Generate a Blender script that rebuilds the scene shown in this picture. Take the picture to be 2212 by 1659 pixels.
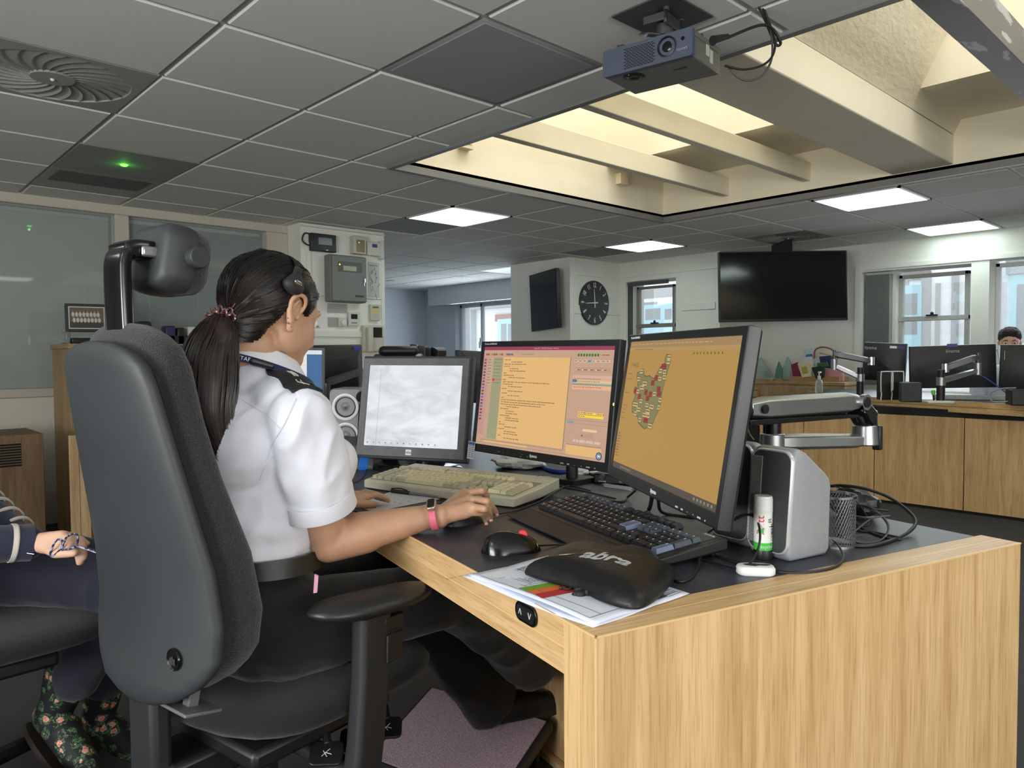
import bpy, bmesh, math, random
from math import pi, sin, cos, radians as R
from mathutils import Vector as V, Matrix as M4, noise
import numpy as np
random.seed(7)
for o in list(bpy.data.objects): bpy.data.objects.remove(o)
SC = bpy.context.scene; COL = SC.collection
# ------------------------------------------------------------------ camera
W, H = 2212, 1659
FPX, PITCH, ROLL, YAW, CH = 1602.3, -.038245, -.0071756, .818703, 1.12
CZ = CH + 1.0874                                   # ceiling height
cF = V((cos(YAW)*cos(PITCH), sin(YAW)*cos(PITCH), sin(PITCH)))
_r = cF.cross(V((0, 0, 1))).normalized(); _u = _r.cross(cF)
cR = _r*cos(ROLL) + _u*sin(ROLL); cU = -_r*sin(ROLL) + _u*cos(ROLL)
EYE = V((0, 0, CH))
cam = bpy.data.cameras.new('camera'); camo = bpy.data.objects.new('camera', cam); COL.objects.link(camo)
cam.sensor_width = 36; cam.lens = FPX/W*36; cam.clip_start = .03; cam.clip_end = 200
camo.matrix_world = M4(((cR.x, cU.x, -cF.x, 0), (cR.y, cU.y, -cF.y, 0), (cR.z, cU.z, -cF.z, CH), (0, 0, 0, 1)))
SC.camera = camo
# survey helpers: where a sight line of the photograph meets a known plane of the room
def ray(x, y): return cF + cR*((x-W/2)/FPX) - cU*((y-H/2)/FPX)
def pz(x, y, z): d = ray(x, y); return EYE + d*((z-CH)/d.z)
def pd(x, y, k): return EYE + ray(x, y)*k
def pX(x, y, X): d = ray(x, y); return EYE + d*(X/d.x)
def pY(x, y, Y): d = ray(x, y); return EYE + d*(Y/d.y)
# ------------------------------------------------------------------ world, exposure, daylight
SC.view_settings.view_transform = 'Standard'; SC.view_settings.look = 'None'
SC.view_settings.exposure = 0.0; SC.view_settings.gamma = 1.0; SC.view_settings.use_curve_mapping = False
wd = bpy.data.worlds.new('sky'); SC.world = wd; wd.use_nodes = True
bg = wd.node_tree.nodes['Background']; bg.inputs[0].default_value = (.90, .95, 1.0, 1); bg.inputs[1].default_value = 2.3
SC.cycles.use_denoising = True
SC.cycles.max_bounces = 8; SC.cycles.diffuse_bounces = 6; SC.cycles.glossy_bounces = 4; SC.cycles.transparent_max_bounces = 10
SC.cycles.sample_clamp_indirect = 4.0; SC.cycles.caustics_reflective = False; SC.cycles.caustics_refractive = False
def area(name, loc, to, sx, sy, watts, col=(1, 1, 1), spread=180):
    l = bpy.data.lights.new(name, 'AREA'); l.shape = 'RECTANGLE'; l.size = sx; l.size_y = sy; l.energy = watts; l.color = col
    l.spread = R(spread)
    o = bpy.data.objects.new(name, l); COL.objects.link(o); o.location = loc
    o.rotation_euler = (V(to)-V(loc)).to_track_quat('-Z', 'Y').to_euler(); return o
# daylight entering: roof glazing over the two wells, unseen windows behind and beside the camera; plus added upward ceiling fill
area('daylight_roof_glazing', (3.7, 2.62, 4.3), (3.7, 2.62, 0), 2.2, 1.6, 105, (1, .97, .91))
area('daylight_roof_glazing', (3.7, .35, 4.3), (3.7, .35, 0), 2.2, 1.5, 105, (1, .97, .91))
area('daylight_unseen_window_behind', (-.4, -2.55, 1.55), (.6, 1.5, .9), 2.8, 1.2, 15, (.94, .97, 1.0))  # lamp in front of the closed rear wall, for an unseen window
area('ceiling_fill_behind', (.2, -2.5, 1.15), (1.2, 1.0, 2.3), 3.0, .8, 60, (1, .98, .95))  # added upward lamp, brightens the ceiling near the camera
area('ceiling_fill_side', (-2.6, .6, 1.1), (.6, 1.3, 2.3), 2.2, .7, 75, (1, .98, .95))  # second added lamp aimed up from the left, lifts the near ceiling
area('daylight_unseen_window_side', (-2.6, .7, 1.5), (.6, 1.2, .8), 2.0, 1.1, 50, (.94, .97, 1.0))  # unseen window's light; lamp hangs inside the closed left wall
area('daylight_window_far_room', (7.28, 8.2, 1.6), (4, 8.2, 1.2), 1.8, 1.0, 40, (.78, .89, 1.0))
area('daylight_window_right', (7.5, 2.0, 1.5), (4, 2.0, -.2), 1.9, .9, 14, (.90, .96, 1.0), 130)
# ------------------------------------------------------------------ materials
def lin(c): return tuple(((v/255)/12.92 if v/255 <= .04045 else ((v/255+.055)/1.055)**2.4) for v in c)+(1,)
MATS = {}
def mat(name, col, rough=.6, metal=0, spec=.5, var=0, vscale=30, bump=0, bscale=200, bdist=.001, emit=0, alpha=1, trans=0, coat=0, stretch=None, sheen=0, col2=None, mottle=None, sss=0):
    if name in MATS: return MATS[name]
    m = bpy.data.materials.new(name); m.use_nodes = True; nt = m.node_tree; N = nt.nodes; L = nt.links
    b = N['Principled BSDF']; c = lin(col) if max(col) > 1 else tuple(col)+(1,)
    b.inputs['Base Color'].default_value = c; b.inputs['Roughness'].default_value = rough; b.inputs['Metallic'].default_value = metal
    b.inputs['Specular IOR Level'].default_value = spec; b.inputs['Alpha'].default_value = alpha
    b.inputs['Transmission Weight'].default_value = trans; b.inputs['Coat Weight'].default_value = coat
    b.inputs['Sheen Weight'].default_value = sheen
    if sss: b.inputs['Subsurface Weight'].default_value = sss; b.inputs['Subsurface Radius'].default_value = (.012, .004, .002); b.inputs['Subsurface Scale'].default_value = 1.0
    if emit: b.inputs['Emission Color'].default_value = c; b.inputs['Emission Strength'].default_value = emit
    tc = None
    if var or bump or col2:
        tc = N.new('ShaderNodeTexCoord'); mp = N.new('ShaderNodeMapping'); L.new(tc.outputs['Object'], mp.inputs[0])
        if stretch: mp.inputs['Scale'].default_value = stretch
    if var or col2:
        nz = N.new('ShaderNodeTexNoise'); nz.inputs['Scale'].default_value = vscale; nz.inputs['Detail'].default_value = 5; L.new(mp.outputs[0], nz.inputs['Vector'])
        mx = N.new('ShaderNodeMix'); mx.data_type = 'RGBA'; rp = N.new('ShaderNodeValToRGB')
        lo, hi = mottle or (.35, .65)
        rp.color_ramp.elements[0].position = lo; rp.color_ramp.elements[1].position = hi
        L.new(nz.outputs[0], rp.inputs[0]); L.new(rp.outputs[0], mx.inputs[0])
        c2 = lin(col2) if col2 else tuple(min(1, x*(1+var)) for x in c[:3])+(1,)
        c1 = c if col2 else tuple(x*(1-var) for x in c[:3])+(1,)
        mx.inputs[6].default_value = c1; mx.inputs[7].default_value = c2
        L.new(mx.outputs[2], b.inputs['Base Color'])
    if bump:
        nb = N.new('ShaderNodeTexNoise'); nb.inputs['Scale'].default_value = bscale; nb.inputs['Detail'].default_value = 4; L.new(mp.outputs[0], nb.inputs['Vector'])
        bp = N.new('ShaderNodeBump'); bp.inputs['Strength'].default_value = bump; bp.inputs['Distance'].default_value = bdist
        L.new(nb.outputs[0], bp.inputs['Height']); L.new(bp.outputs[0], b.inputs['Normal'])
    MATS[name] = m; return m
def wood(name, axis, base=(222, 187, 138), dark=(198, 160, 110), rough=.42, sc=1.0):
    if name in MATS: return MATS[name]
    m = bpy.data.materials.new(name); m.use_nodes = True; nt = m.node_tree; N = nt.nodes; L = nt.links; b = N['Principled BSDF']
    tc = N.new('ShaderNodeTexCoord'); mp = N.new('ShaderNodeMapping'); L.new(tc.outputs['Object'], mp.inputs[0])
    s = [14*sc, 14*sc, 14*sc]; s[axis] = 1.1*sc; mp.inputs['Scale'].default_value = s
    n1 = N.new('ShaderNodeTexNoise'); n1.inputs['Scale'].default_value = 1.6; n1.inputs['Detail'].default_value = 6; n1.inputs['Distortion'].default_value = .9; L.new(mp.outputs[0], n1.inputs[0])
    mp2 = N.new('ShaderNodeMapping'); L.new(tc.outputs['Object'], mp2.inputs[0]); s2 = [260*sc, 260*sc, 260*sc]; s2[axis] = 9*sc; mp2.inputs['Scale'].default_value = s2
    n2 = N.new('ShaderNodeTexNoise'); n2.inputs['Scale'].default_value = 1; n2.inputs['Detail'].default_value = 3; L.new(mp2.outputs[0], n2.inputs[0])
    mp3 = N.new('ShaderNodeMapping'); L.new(tc.outputs['Object'], mp3.inputs[0]); s3 = [60*sc, 60*sc, 60*sc]; s3[axis] = 2.6*sc; mp3.inputs['Scale'].default_value = s3
    n3 = N.new('ShaderNodeTexNoise'); n3.inputs['Scale'].default_value = 1; n3.inputs['Detail'].default_value = 2; n3.inputs['Distortion'].default_value = .4; L.new(mp3.outputs[0], n3.inputs[0])
    r1 = N.new('ShaderNodeValToRGB'); e = r1.color_ramp.elements; e[0].position = .30; e[0].color = lin(dark); e[1].position = .62; e[1].color = lin(base)
    x = r1.color_ramp.elements.new(.48); x.color = lin(tuple((a*.65+c*.35) for a, c in zip(base, dark)))
    L.new(n1.outputs[0], r1.inputs[0])
    r2 = N.new('ShaderNodeValToRGB'); e = r2.color_ramp.elements; e[0].position = .36; e[0].color = (.78, .73, .66, 1); e[1].position = .50; e[1].color = (1, 1, 1, 1); L.new(n2.outputs[0], r2.inputs[0])
    r3 = N.new('ShaderNodeValToRGB'); e = r3.color_ramp.elements; e[0].position = .33; e[0].color = (.86, .82, .76, 1); e[1].position = .55; e[1].color = (1, 1, 1, 1); L.new(n3.outputs[0], r3.inputs[0])
    mx = N.new('ShaderNodeMix'); mx.data_type = 'RGBA'; mx.blend_type = 'MULTIPLY'; mx.inputs[0].default_value = .8
    L.new(r1.outputs[0], mx.inputs[6]); L.new(r2.outputs[0], mx.inputs[7])
    my = N.new('ShaderNodeMix'); my.data_type = 'RGBA'; my.blend_type = 'MULTIPLY'; my.inputs[0].default_value = .8
    L.new(mx.outputs[2], my.inputs[6]); L.new(r3.outputs[0], my.inputs[7]); L.new(my.outputs[2], b.inputs['Base Color'])
    b.inputs['Roughness'].default_value = rough
    bp = N.new('ShaderNodeBump'); bp.inputs['Strength'].default_value = .12; bp.inputs['Distance'].default_value = .0006; L.new(n2.outputs[0], bp.inputs['Height']); L.new(bp.outputs[0], b.inputs['Normal'])
    MATS[name] = m; return m
def emis(name, col, k=1.0): return mat(name, col, rough=.5, emit=k, spec=.1)
# ------------------------------------------------------------------ mesh building
def frame(loc=(0, 0, 0), az=0, tilt=0, roll=0):
    "local x = forward, y = left, z = up"
    return M4.Translation(V(loc)) @ M4.Rotation(az, 4, 'Z') @ M4.Rotation(-tilt, 4, 'Y') @ M4.Rotation(roll, 4, 'X')
class MB:
    def __init__(s, mx=None): s.v = []; s.f = []; s.mi = []; s.mx = mx or M4(); s.m = 0; s.uvcol = None
    def add(s, vs, fs, mx=None):
        k = len(s.v); T = s.mx @ mx if mx is not None else s.mx
        s.v += [tuple(T @ V(p)) for p in vs]; s.f += [tuple(i+k for i in f) for f in fs]; s.mi += [s.m]*len(fs); return s
    def box(s, x0, x1, y0, y1, z0, z1, mx=None):
        vs = [(x, y, z) for x in (x0, x1) for y in (y0, y1) for z in (z0, z1)]
        return s.add(vs, [(0, 1, 3, 2), (4, 6, 7, 5), (0, 4, 5, 1), (2, 3, 7, 6), (0, 2, 6, 4), (1, 5, 7, 3)], mx)
    def cbox(s, c, d, mx=None): return s.box(c[0]-d[0]/2, c[0]+d[0]/2, c[1]-d[1]/2, c[1]+d[1]/2, c[2]-d[2]/2, c[2]+d[2]/2, mx)
    def rbox(s, c, d, r=.004, mx=None, seg=3, axis=2):
        "box with rounded corners around one axis and softened rims"
        i = [k for k in range(3) if k != axis]; hx, hy, hz = d[i[0]]/2, d[i[1]]/2, d[axis]/2
        r = min(r, hx*.98, hy*.98)
        def ring(ins, z):
            out = []
            rr = max(r-ins, 1e-5)
            for q, (sx, sy) in enumerate(((1, 1), (-1, 1), (-1, -1), (1, -1))):
                for k in range(seg+1):
                    a = q*pi/2 + k*pi/2/seg; p = [0, 0, 0]
                    p[i[0]] = c[i[0]] + sx*(hx-r) + (rr)*cos(a); p[i[1]] = c[i[1]] + sy*(hy-r) + (rr)*sin(a); p[axis] = c[axis]+z; out.append(tuple(p))
            return out
        e = min(r*.45, hz*.45, .006)
        rings = [ring(e, -hz), ring(e*.3, -hz+e*.3), ring(0, -hz+e), ring(0, hz-e), ring(e*.3, hz-e*.3), ring(e, hz)]
        return s.loft(rings, mx=mx, cap=True)
    def loft(s, rings, mx=None, cap=True, closed=False, ringclosed=True):
        n = len(rings[0]); vs = [p for r in rings for p in r]; fs = []
        K = len(rings)
        for a in range(K if closed else K-1):
            b = (a+1) % K
            for i in range(n if ringclosed else n-1):
                j = (i+1) % n; fs.append((a*n+i, a*n+j, b*n+j, b*n+i))
        if cap and not closed and ringclosed: fs.append(tuple(range(n))[::-1]); fs.append(tuple(range((K-1)*n, K*n)))
        return s.add(vs, fs, mx)
    def cyl(s, p0, p1, r0, r1=None, seg=16, cap=True):
        p0, p1 = V(p0), V(p1); r1 = r0 if r1 is None else r1; d = (p1-p0).normalized()
        a = d.orthogonal().normalized(); b = d.cross(a)
        return s.loft([[tuple(p+a*r*cos(2*pi*k/seg)+b*r*sin(2*pi*k/seg)) for k in range(seg)] for p, r in ((p0, r0), (p1, r1))], cap=cap)
    def lathe(s, prof, mx=None, seg=24, cap=False):
        return s.loft([[(r*cos(2*pi*k/seg), r*sin(2*pi*k/seg), z) for k in range(seg)] for r, z in prof], mx=mx, cap=cap)
    def tube(s, pts, r, seg=8, sm=6, cap=True, flat=1.0):
        P = smooth_path(pts, sm) if sm else [V(p) for p in pts]
        rs = r if isinstance(r, (list, tuple)) else None; n = len(P); rings = []
        t0 = (P[1]-P[0]).normalized(); a = t0.orthogonal().normalized()
        for i, p in enumerate(P):
            t = (P[min(i+1, n-1)]-P[max(i-1, 0)]).normalized(); a = (a - t*a.dot(t)).normalized(); b = t.cross(a)
            rr = r
            if rs: q = i/(n-1)*(len(rs)-1); k = min(int(q), len(rs)-2); rr = rs[k]*(1-(q-k))+rs[k+1]*(q-k)
            rings.append([tuple(p+a*rr*cos(2*pi*k/seg)+b*rr*flat*sin(2*pi*k/seg)) for k in range(seg)])
        return s.loft(rings, cap=cap)
    def ball(s, c, r, seg=16, mx=None):
        rx = r if isinstance(r, (list, tuple, V)) else (r, r, r); h = seg//2
        vs = [(c[0], c[1], c[2]-rx[2])]; fs = []
        for i in range(1, h):
            th = pi*i/h
            vs += [(c[0]+rx[0]*sin(th)*cos(2*pi*k/seg), c[1]+rx[1]*sin(th)*sin(2*pi*k/seg), c[2]-rx[2]*cos(th)) for k in range(seg)]
        vs.append((c[0], c[1], c[2]+rx[2])); L = len(vs)-1
        for k in range(seg):
            fs.append((0, 1+(k+1) % seg, 1+k)); fs.append((L, L-seg+k, L-seg+(k+1) % seg))
        for i in range(h-2):
            for k in range(seg):
                a = 1+i*seg+k; b = 1+i*seg+(k+1) % seg; fs.append((a, b, b+seg, a+seg))
        return s.add(vs, fs, mx)
    def cap(s, p0, p1, r0, r1, seg=14, flat=1, up=None):
        "tapered capsule (closed), optional flattening"
        p0, p1 = V(p0), V(p1); d = p1-p0; L = d.length; d.normalize(); a = (up.copy() if up is not None else d.orthogonal()); a = (a-d*a.dot(d)).normalized(); b = d.cross(a)
        rings = []
        for i in range(1, 6): th = pi/2*i/5; rings.append((p0-d*r0*cos(th), r0*sin(th)))
        for i in range(4, 0, -1): th = pi/2*i/5; rings.append((p1+d*r1*cos(th), r1*sin(th)))
        rings.insert(5, (p1, r1))
        return s.loft([[tuple(p+a*r*flat*cos(2*pi*k/seg)+b*r*sin(2*pi*k/seg)) for k in range(seg)] for p, r in rings])
    def prism(s, pts, z0, z1, mx=None):
        "outline in local xy, extruded in z"
        n = len(pts); return s.loft([[(x, y, z0) for x, y in pts], [(x, y, z1) for x, y in pts]], mx=mx)
    def quad(s, a, b, c, d): return s.add([a, b, c, d], [(0, 1, 2, 3)])
    def build(s, name, mats, parent=None, smooth=40, bevel=0, world=False, kind=None, label=None, seg=2):
        me = bpy.data.meshes.new(name); me.from_pydata(s.v, [], s.f); me.update()
        bm = bmesh.new(); bm.from_mesh(me); bmesh.ops.recalc_face_normals(bm, faces=bm.faces); bm.to_mesh(me); bm.free()
        mats = mats if isinstance(mats, (list, tuple)) else [mats]
        for m in mats: me.materials.append(m)
        if len(mats) > 1: me.polygons.foreach_set('material_index', s.mi)
        if smooth: me.shade_smooth(); me.set_sharp_from_angle(angle=R(smooth))
        o = bpy.data.objects.new(name, me); COL.objects.link(o)
        if parent is not None:
            o.parent = parent
            if world: o.matrix_parent_inverse = WM[parent.name].inverted() if parent.name in WM else M4()
        if bevel:
            b = o.modifiers.new('bevel', 'BEVEL'); b.width = bevel; b.segments = seg; b.limit_method = 'ANGLE'; b.angle_limit = R(40)
        if kind: o['kind'] = kind
        if label: o['label'] = label
        return o
WM = {}
def smooth_path(pts, n):
    P = [V(p) for p in pts]; out = []
    for i in range(len(P)-1):
        p0, p1, p2, p3 = P[max(i-1, 0)], P[i], P[i+1], P[min(i+2, len(P)-1)]
        for k in range(n):
            t = k/n; out.append(.5*((2*p1)+(p2-p0)*t+(2*p0-5*p1+4*p2-p3)*t*t+(3*p1-p0-3*p2+p3)*t*t*t))
    out.append(P[-1]); return out
def tag(o, label=None, cat=None, group=None, kind=None):
    if label: o['label'] = label
    if cat: o['category'] = cat
    if group: o['group'] = group
    if kind: o['kind'] = kind
    return o
def thing(name, label, cat, mx=None, group=None):
    o = bpy.data.objects.new(name, None); COL.objects.link(o); o.empty_display_size = .05
    mx = mx or M4(); o.matrix_world = mx; WM[o.name] = mx.copy(); return tag(o, label, cat, group)
def part(name, parent, world=M4()):
    "an Empty part (holds sub-parts)"
    o = bpy.data.objects.new(name, None); COL.objects.link(o); o.parent = parent; return o
def dup(root, mx, label=None, group=None):
    r = root.copy(); COL.objects.link(r); r.matrix_world = mx; WM[r.name] = mx.copy()
    if label: r['label'] = label
    if group: r['group'] = group
    def rec(a, b):
        for ch in a.children:
            c = ch.copy(); COL.objects.link(c); c.parent = b; rec(ch, c)
    rec(root, r); return r
def struct(mb, name, m, **k): return mb.build(name, m, kind='structure', **k)
FONTN = [0]
def textmesh(mb, s, size, mx, depth=.0004, align='CENTER', sx=1.0, sp=1.0, bold=0):
    "lettering added to a mesh: local x = reading direction, y = up, z = out"
    c = bpy.data.curves.new('t', 'FONT'); c.body = s; c.size = size; c.align_x = align; c.align_y = 'CENTER'; c.extrude = depth; c.resolution_u = 2; c.space_character = sp; c.offset = bold
    o = bpy.data.objects.new('t', c); COL.objects.link(o); me = bpy.data.meshes.new_from_object(o)
    mb.add([(v.co.x*sx, v.co.y, v.co.z) for v in me.vertices], [tuple(p.vertices) for p in me.polygons], mx)
    bpy.data.objects.remove(o); bpy.data.curves.remove(c); bpy.data.meshes.remove(me)
def basis(o, x, y, z):
    x, y, z = V(x), V(y), V(z); return M4(((x.x, y.x, z.x, o[0]), (x.y, y.y, z.y, o[1]), (x.z, y.z, z.z, o[2]), (0, 0, 0, 1)))
def remeshed(mb, voxel, smooth=4, factor=.5, name='tmp'):
    "one continuous skin over overlapping closed shapes; returns verts, faces"
    me = bpy.data.meshes.new('tmp'); me.from_pydata(mb.v, [], mb.f); me.update()
    bm = bmesh.new(); bm.from_mesh(me); bmesh.ops.recalc_face_normals(bm, faces=bm.faces); bm.to_mesh(me); bm.free()
    o = bpy.data.objects.new('tmp', me); COL.objects.link(o)
    r = o.modifiers.new('r', 'REMESH'); r.mode = 'VOXEL'; r.voxel_size = voxel; r.use_smooth_shade = True
    if smooth: s = o.modifiers.new('s', 'SMOOTH'); s.factor = factor; s.iterations = smooth
    dg = bpy.context.evaluated_depsgraph_get(); m2 = bpy.data.meshes.new_from_object(o.evaluated_get(dg))
    vs = [tuple(v.co) for v in m2.vertices]; fs = [tuple(p.vertices) for p in m2.polygons]
    bpy.data.objects.remove(o); bpy.data.meshes.remove(me); bpy.data.meshes.remove(m2)
    out = MB(); out.v = vs; out.f = fs; out.mi = [0]*len(fs); return out
# ------------------------------------------------------------------ shared materials
tile_m = mat('ceiling_tile', (214, 214, 209), rough=.95, var=.035, vscale=300, bump=.25, bscale=420, bdist=.0008)
tee_m = mat('ceiling_tee', (170, 170, 166), rough=.6)
dark_tile_m = mat('dark_tile', (150, 151, 154), rough=.9)
cream_m = mat('cream_paint', (236, 229, 208), rough=.9, var=.03, vscale=3)
rough_cream_m = mat('rough_cream_plaster', (236, 229, 208), rough=.95, var=.03, vscale=12, bump=.55, bscale=40, bdist=.008, stretch=(.5, 1, 1))
white_m = mat('white_paint', (230, 230, 222), rough=.75, var=.02, vscale=4)
pale_blue_m = mat('pale_blue_paint', (196, 203, 212), rough=.8)
frame_m = mat('cream_joinery', (196, 190, 176), rough=.6)
carpet_m = mat('carpet', (60, 61, 63), rough=1, var=.35, vscale=420, bump=.8, bscale=500, bdist=.004)
floor_m = carpet_m
black_m = mat('black_plastic', (24, 25, 27), rough=.42)
black_g = mat('black_gloss', (14, 15, 17), rough=.16)
black_s = mat('black_satin', (34, 35, 37), rough=.55, bump=.25, bscale=900, bdist=.0004)
dgrey_m = mat('dark_grey_plastic', (58, 60, 62), rough=.5)
grey_m = mat('grey_plastic', (128, 130, 131), rough=.5)
steel_m = mat('brushed_steel', (168, 170, 172), rough=.32, metal=.9, bump=.15, bscale=60, stretch=(1, 30, 30), bdist=.0004)
chrome_m = mat('chrome', (215, 217, 220), rough=.12, metal=1)
offwhite_m = mat('offwhite_plastic', (205, 205, 196), rough=.45)
whiteplastic_m = mat('white_plastic', (226, 227, 226), rough=.4)
pane_m = mat('window_pane', (235, 245, 245), rough=.02, trans=1, alpha=.25, spec=.5)
beige_m = mat('beige_box', (196, 192, 176), rough=.5)
oakX = wood('oak_x', 0); oakY = wood('oak_y', 1); oakZ = wood('oak_z', 2)
oak_dull = wood('oak_dull', 2, (176, 148, 110), (146, 118, 84), .6)
oak_dullY = wood('oak_dull_y', 1, (176, 148, 110), (146, 118, 84), .6)
# ------------------------------------------------------------------ floor and ceiling
XM0, XM1, YM0, YM1 = -3.0, 7.67, -3.0, 10.1
struct(MB().box(XM0-.3, 14.5, YM0-.3, YM1+.3, -.12, 0), 'floor', floor_m)
def GX(i): return .9993+.6*i
def GY(j): return 2.4348+.6057*j
HX0, HX1, HY0, HY1 = 2.452, 5.07, -1.45, 3.60
special = {}
for k in ((4, 3), (8, 3), (7, -1), (10, -1), (-4, -3), (-4, 1), (1, -5), (9, -5)): special[k] = 'light'
for k in ((-1, 1), (9, 1)): special[k] = 'vent'
for k in ((1, -1), (4, 4), (8, 4)): special[k] = 'dark'
special[(0, 3)] = 'led'; special[(0, 4)] = 'grille'
cb = MB(); tees = MB(); darks = MB()
def tile(mb, x0, x1, y0, y1, g=.011, drop=.007, ch=.004):
    x0 += g; x1 -= g; y0 += g; y1 -= g
    if x1-x0 < .02 or y1-y0 < .02: return
    mb.loft([[(x0, y0, CZ+.012), (x1, y0, CZ+.012), (x1, y1, CZ+.012), (x0, y1, CZ+.012)], [(x0, y0, CZ+.003), (x1, y0, CZ+.003), (x1, y1, CZ+.003), (x0, y1, CZ+.003)],
             [(x0+ch, y0+ch, CZ-drop+.005), (x1-ch, y0+ch, CZ-drop+.005), (x1-ch, y1-ch, CZ-drop+.005), (x0+ch, y1-ch, CZ-drop+.005)]])
for i in range(-7, 12):
    for j in range(-9, 13):
        x0, x1, y0, y1 = GX(i), GX(i+1), GY(j), GY(j+1)
        x0, x1, y0, y1 = max(x0, XM0), min(x1, XM1), max(y0, YM0), min(y1, YM1)
        if x1 <= x0 or y1 <= y0 or (i, j) in special: continue
        if x0 < 2.9 and y0 > 5.8: continue
        if x0 < 2.9 and y1 > 5.8: y1 = 5.8
        rects = [(x0, x1, y0, y1)]
        if x1 > HX0 and x0 < HX1 and y1 > HY0 and y0 < HY1:
            rects = []
            if x0 < HX0: rects.append((x0, HX0, y0, y1))
            if x1 > HX1: rects.append((HX1, x1, y0, y1))
            if y1 > HY1: rects.append((max(x0, HX0), min(x1, HX1), HY1, y1))
            if y0 < HY0: rects.append((max(x0, HX0), min(x1, HX1), y0, HY0))
        for r in rects: tile(cb, *r)
# suspended grid behind the tiles (with the roof-light opening left out)
for r in ((XM0, HX0, YM0, YM1), (HX1, XM1, YM0, YM1), (HX0, HX1, HY1, YM1), (HX0, HX1, YM0, HY0)):
    cb.m = 1; cb.box(r[0], r[1], r[2], r[3], CZ+.006, CZ+.05)
ce = struct(cb, 'ceiling', [tile_m, tee_m], smooth=0)
for k in (k for k, v in special.items() if v == 'dark'):
    mb = MB(); tile(mb, GX(k[0]), GX(k[0]+1), GY(k[1]), GY(k[1]+1), drop=.004)
    mb.box(GX(k[0])+.03, GX(k[0]+1)-.03, GY(k[1])+.03, GY(k[1]+1)-.03, CZ-.001, CZ+.002)
    tag(mb.build('ceiling_panel', dark_tile_m), {(1, -1): 'dark grey flush ceiling panel in front of the projector', (4, 4): 'dark ceiling panel beside the square light nearest the wall boxes', (8, 4): 'dark ceiling panel beside the ceiling light above the clock'}[k], 'ceiling panel')
# roof-light opening: edge trims, shafts, beams
tr = MB()
for r in ((HX0-.03, HX0+.004, HY0, HY1), (HX1-.004, HX1+.02, HY0, HY1+.02), (HX0-.03, HX1+.02, HY1-.004, HY1+.03)): tr.box(*r, CZ-.012, CZ+.03)
struct(tr, 'trim_1', mat('edge_trim', (120, 121, 120), rough=.5))
ZS = pX(1786, 319, HX1).z; ZT = 3.9; XI = 4.36
sh = MB()
sh.box(HX1, HX1+.1, HY0, HY1+.1, CZ+.012, ZS+.02)                       # far wall of the opening
sh.box(HX0-.1, HX1+.1, HY1, HY1+.1, CZ+.012, ZT)                        # left wall
sh.box(HX0-.1, HX0, HY0, HY1, CZ+.03, ZT)                               # near wall
sh.box(HX0-.1, HX1+.1, HY0-.1, HY0, CZ+.03, ZT)
sh.add([(HX1, HY0, ZS), (HX1, HY1, ZS), (XI, HY1, ZS+.02), (XI, HY0, ZS+.02), (HX1, HY0, ZS+.1), (HX1, HY1, ZS+.1), (XI, HY1, ZS+.12), (XI, HY0, ZS+.12)], [(0, 1, 2, 3), (4, 5, 6, 7), (0, 1, 5, 4), (2, 3, 7, 6), (1, 2, 6, 5), (0, 3, 7, 4)])
sh.box(XI-.006, XI+.1, HY0, HY1, ZS+.012, ZT)
struct(sh, 'wall_skylight', cream_m, smooth=0)
g = MB(); g.box(HX0, XI, HY0, HY1, ZT+.02, ZT+.04); 
gl = struct(g, 'window_1', pane_m)
gb = MB()
for y in (HY0+.02, -.4, .5, 1.45, 2.3, 3.0): gb.box(HX0, XI, y-.03, y+.03, ZT-.06, ZT+.02)
struct(gb, 'trim_2', white_m)
# beams (their underside and side heights read off the far wall)
def beamz(x, y): return pX(x, y, HX1).z
z1, z2, z3 = beamz(1565, 425), beamz(1740, 393), beamz(1927, 378)
def ay(x, y): return pX(x, y, HX1).y
underm = cream_m
b1 = MB().box(HX0, HX1, ay(1575, 420), ay(1565, 425)+.02, z1, z1+.135); struct(b1, 'trim_3', underm, bevel=.004)
b2 = MB().box(HX0, HX1, ay(1751, 392), ay(1740, 393)+.02, z2, z2+.125); struct(b2, 'trim_4', underm, bevel=.004)
y3a, y3b = ay(2059, 356), ay(1927, 378)
b3 = MB().box(HX0, HX1, y3a, y3b, z3, z3+.18)
struct(b3, 'trim_5', underm, bevel=.006)
b4 = MB()
struct(MB().box(HX0, HX1, .79, .90, z3, z3+.14), 'trim_6', mat('worn_steel_beam', (120, 121, 120), rough=.55, col2=(190, 194, 198), vscale=3.5, mottle=(.56, .60), stretch=(1, 4, 4)), bevel=.003)
rp = MB()   # rough plastered slope above the broad beam, right-hand well, and its mate in the left-hand well
zt3 = z3+.18
rp.loft([[(x, y3a, zt3), (x, y3a-.20, zt3+.40), (x, y3a-.24, ZT), (x, y3a-.05, ZT), (x, y3a+.02, zt3+.12)] for x in (HX0, XI+.2, HX1)])
rp.loft([[(x, y3b, zt3), (x, y3b+.10, zt3+.30), (x, y3b+.10, ZT), (x, y3b-.05, ZT), (x, y3b-.04, zt3)] for x in (HX0, XI+.2, HX1)])
struct(rp, 'wall_skylight_middle', rough_cream_m, smooth=0)
st = MB(); pA, pB = pz(1508, 192, 3.0), pz(1543, 265, 2.75)
st.cyl(tuple(pz(1500, 180, 3.3)), tuple(pz(1545, 270, 2.85)), .035, seg=4)
struct(st, 'trim_7', cream_m)
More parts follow.
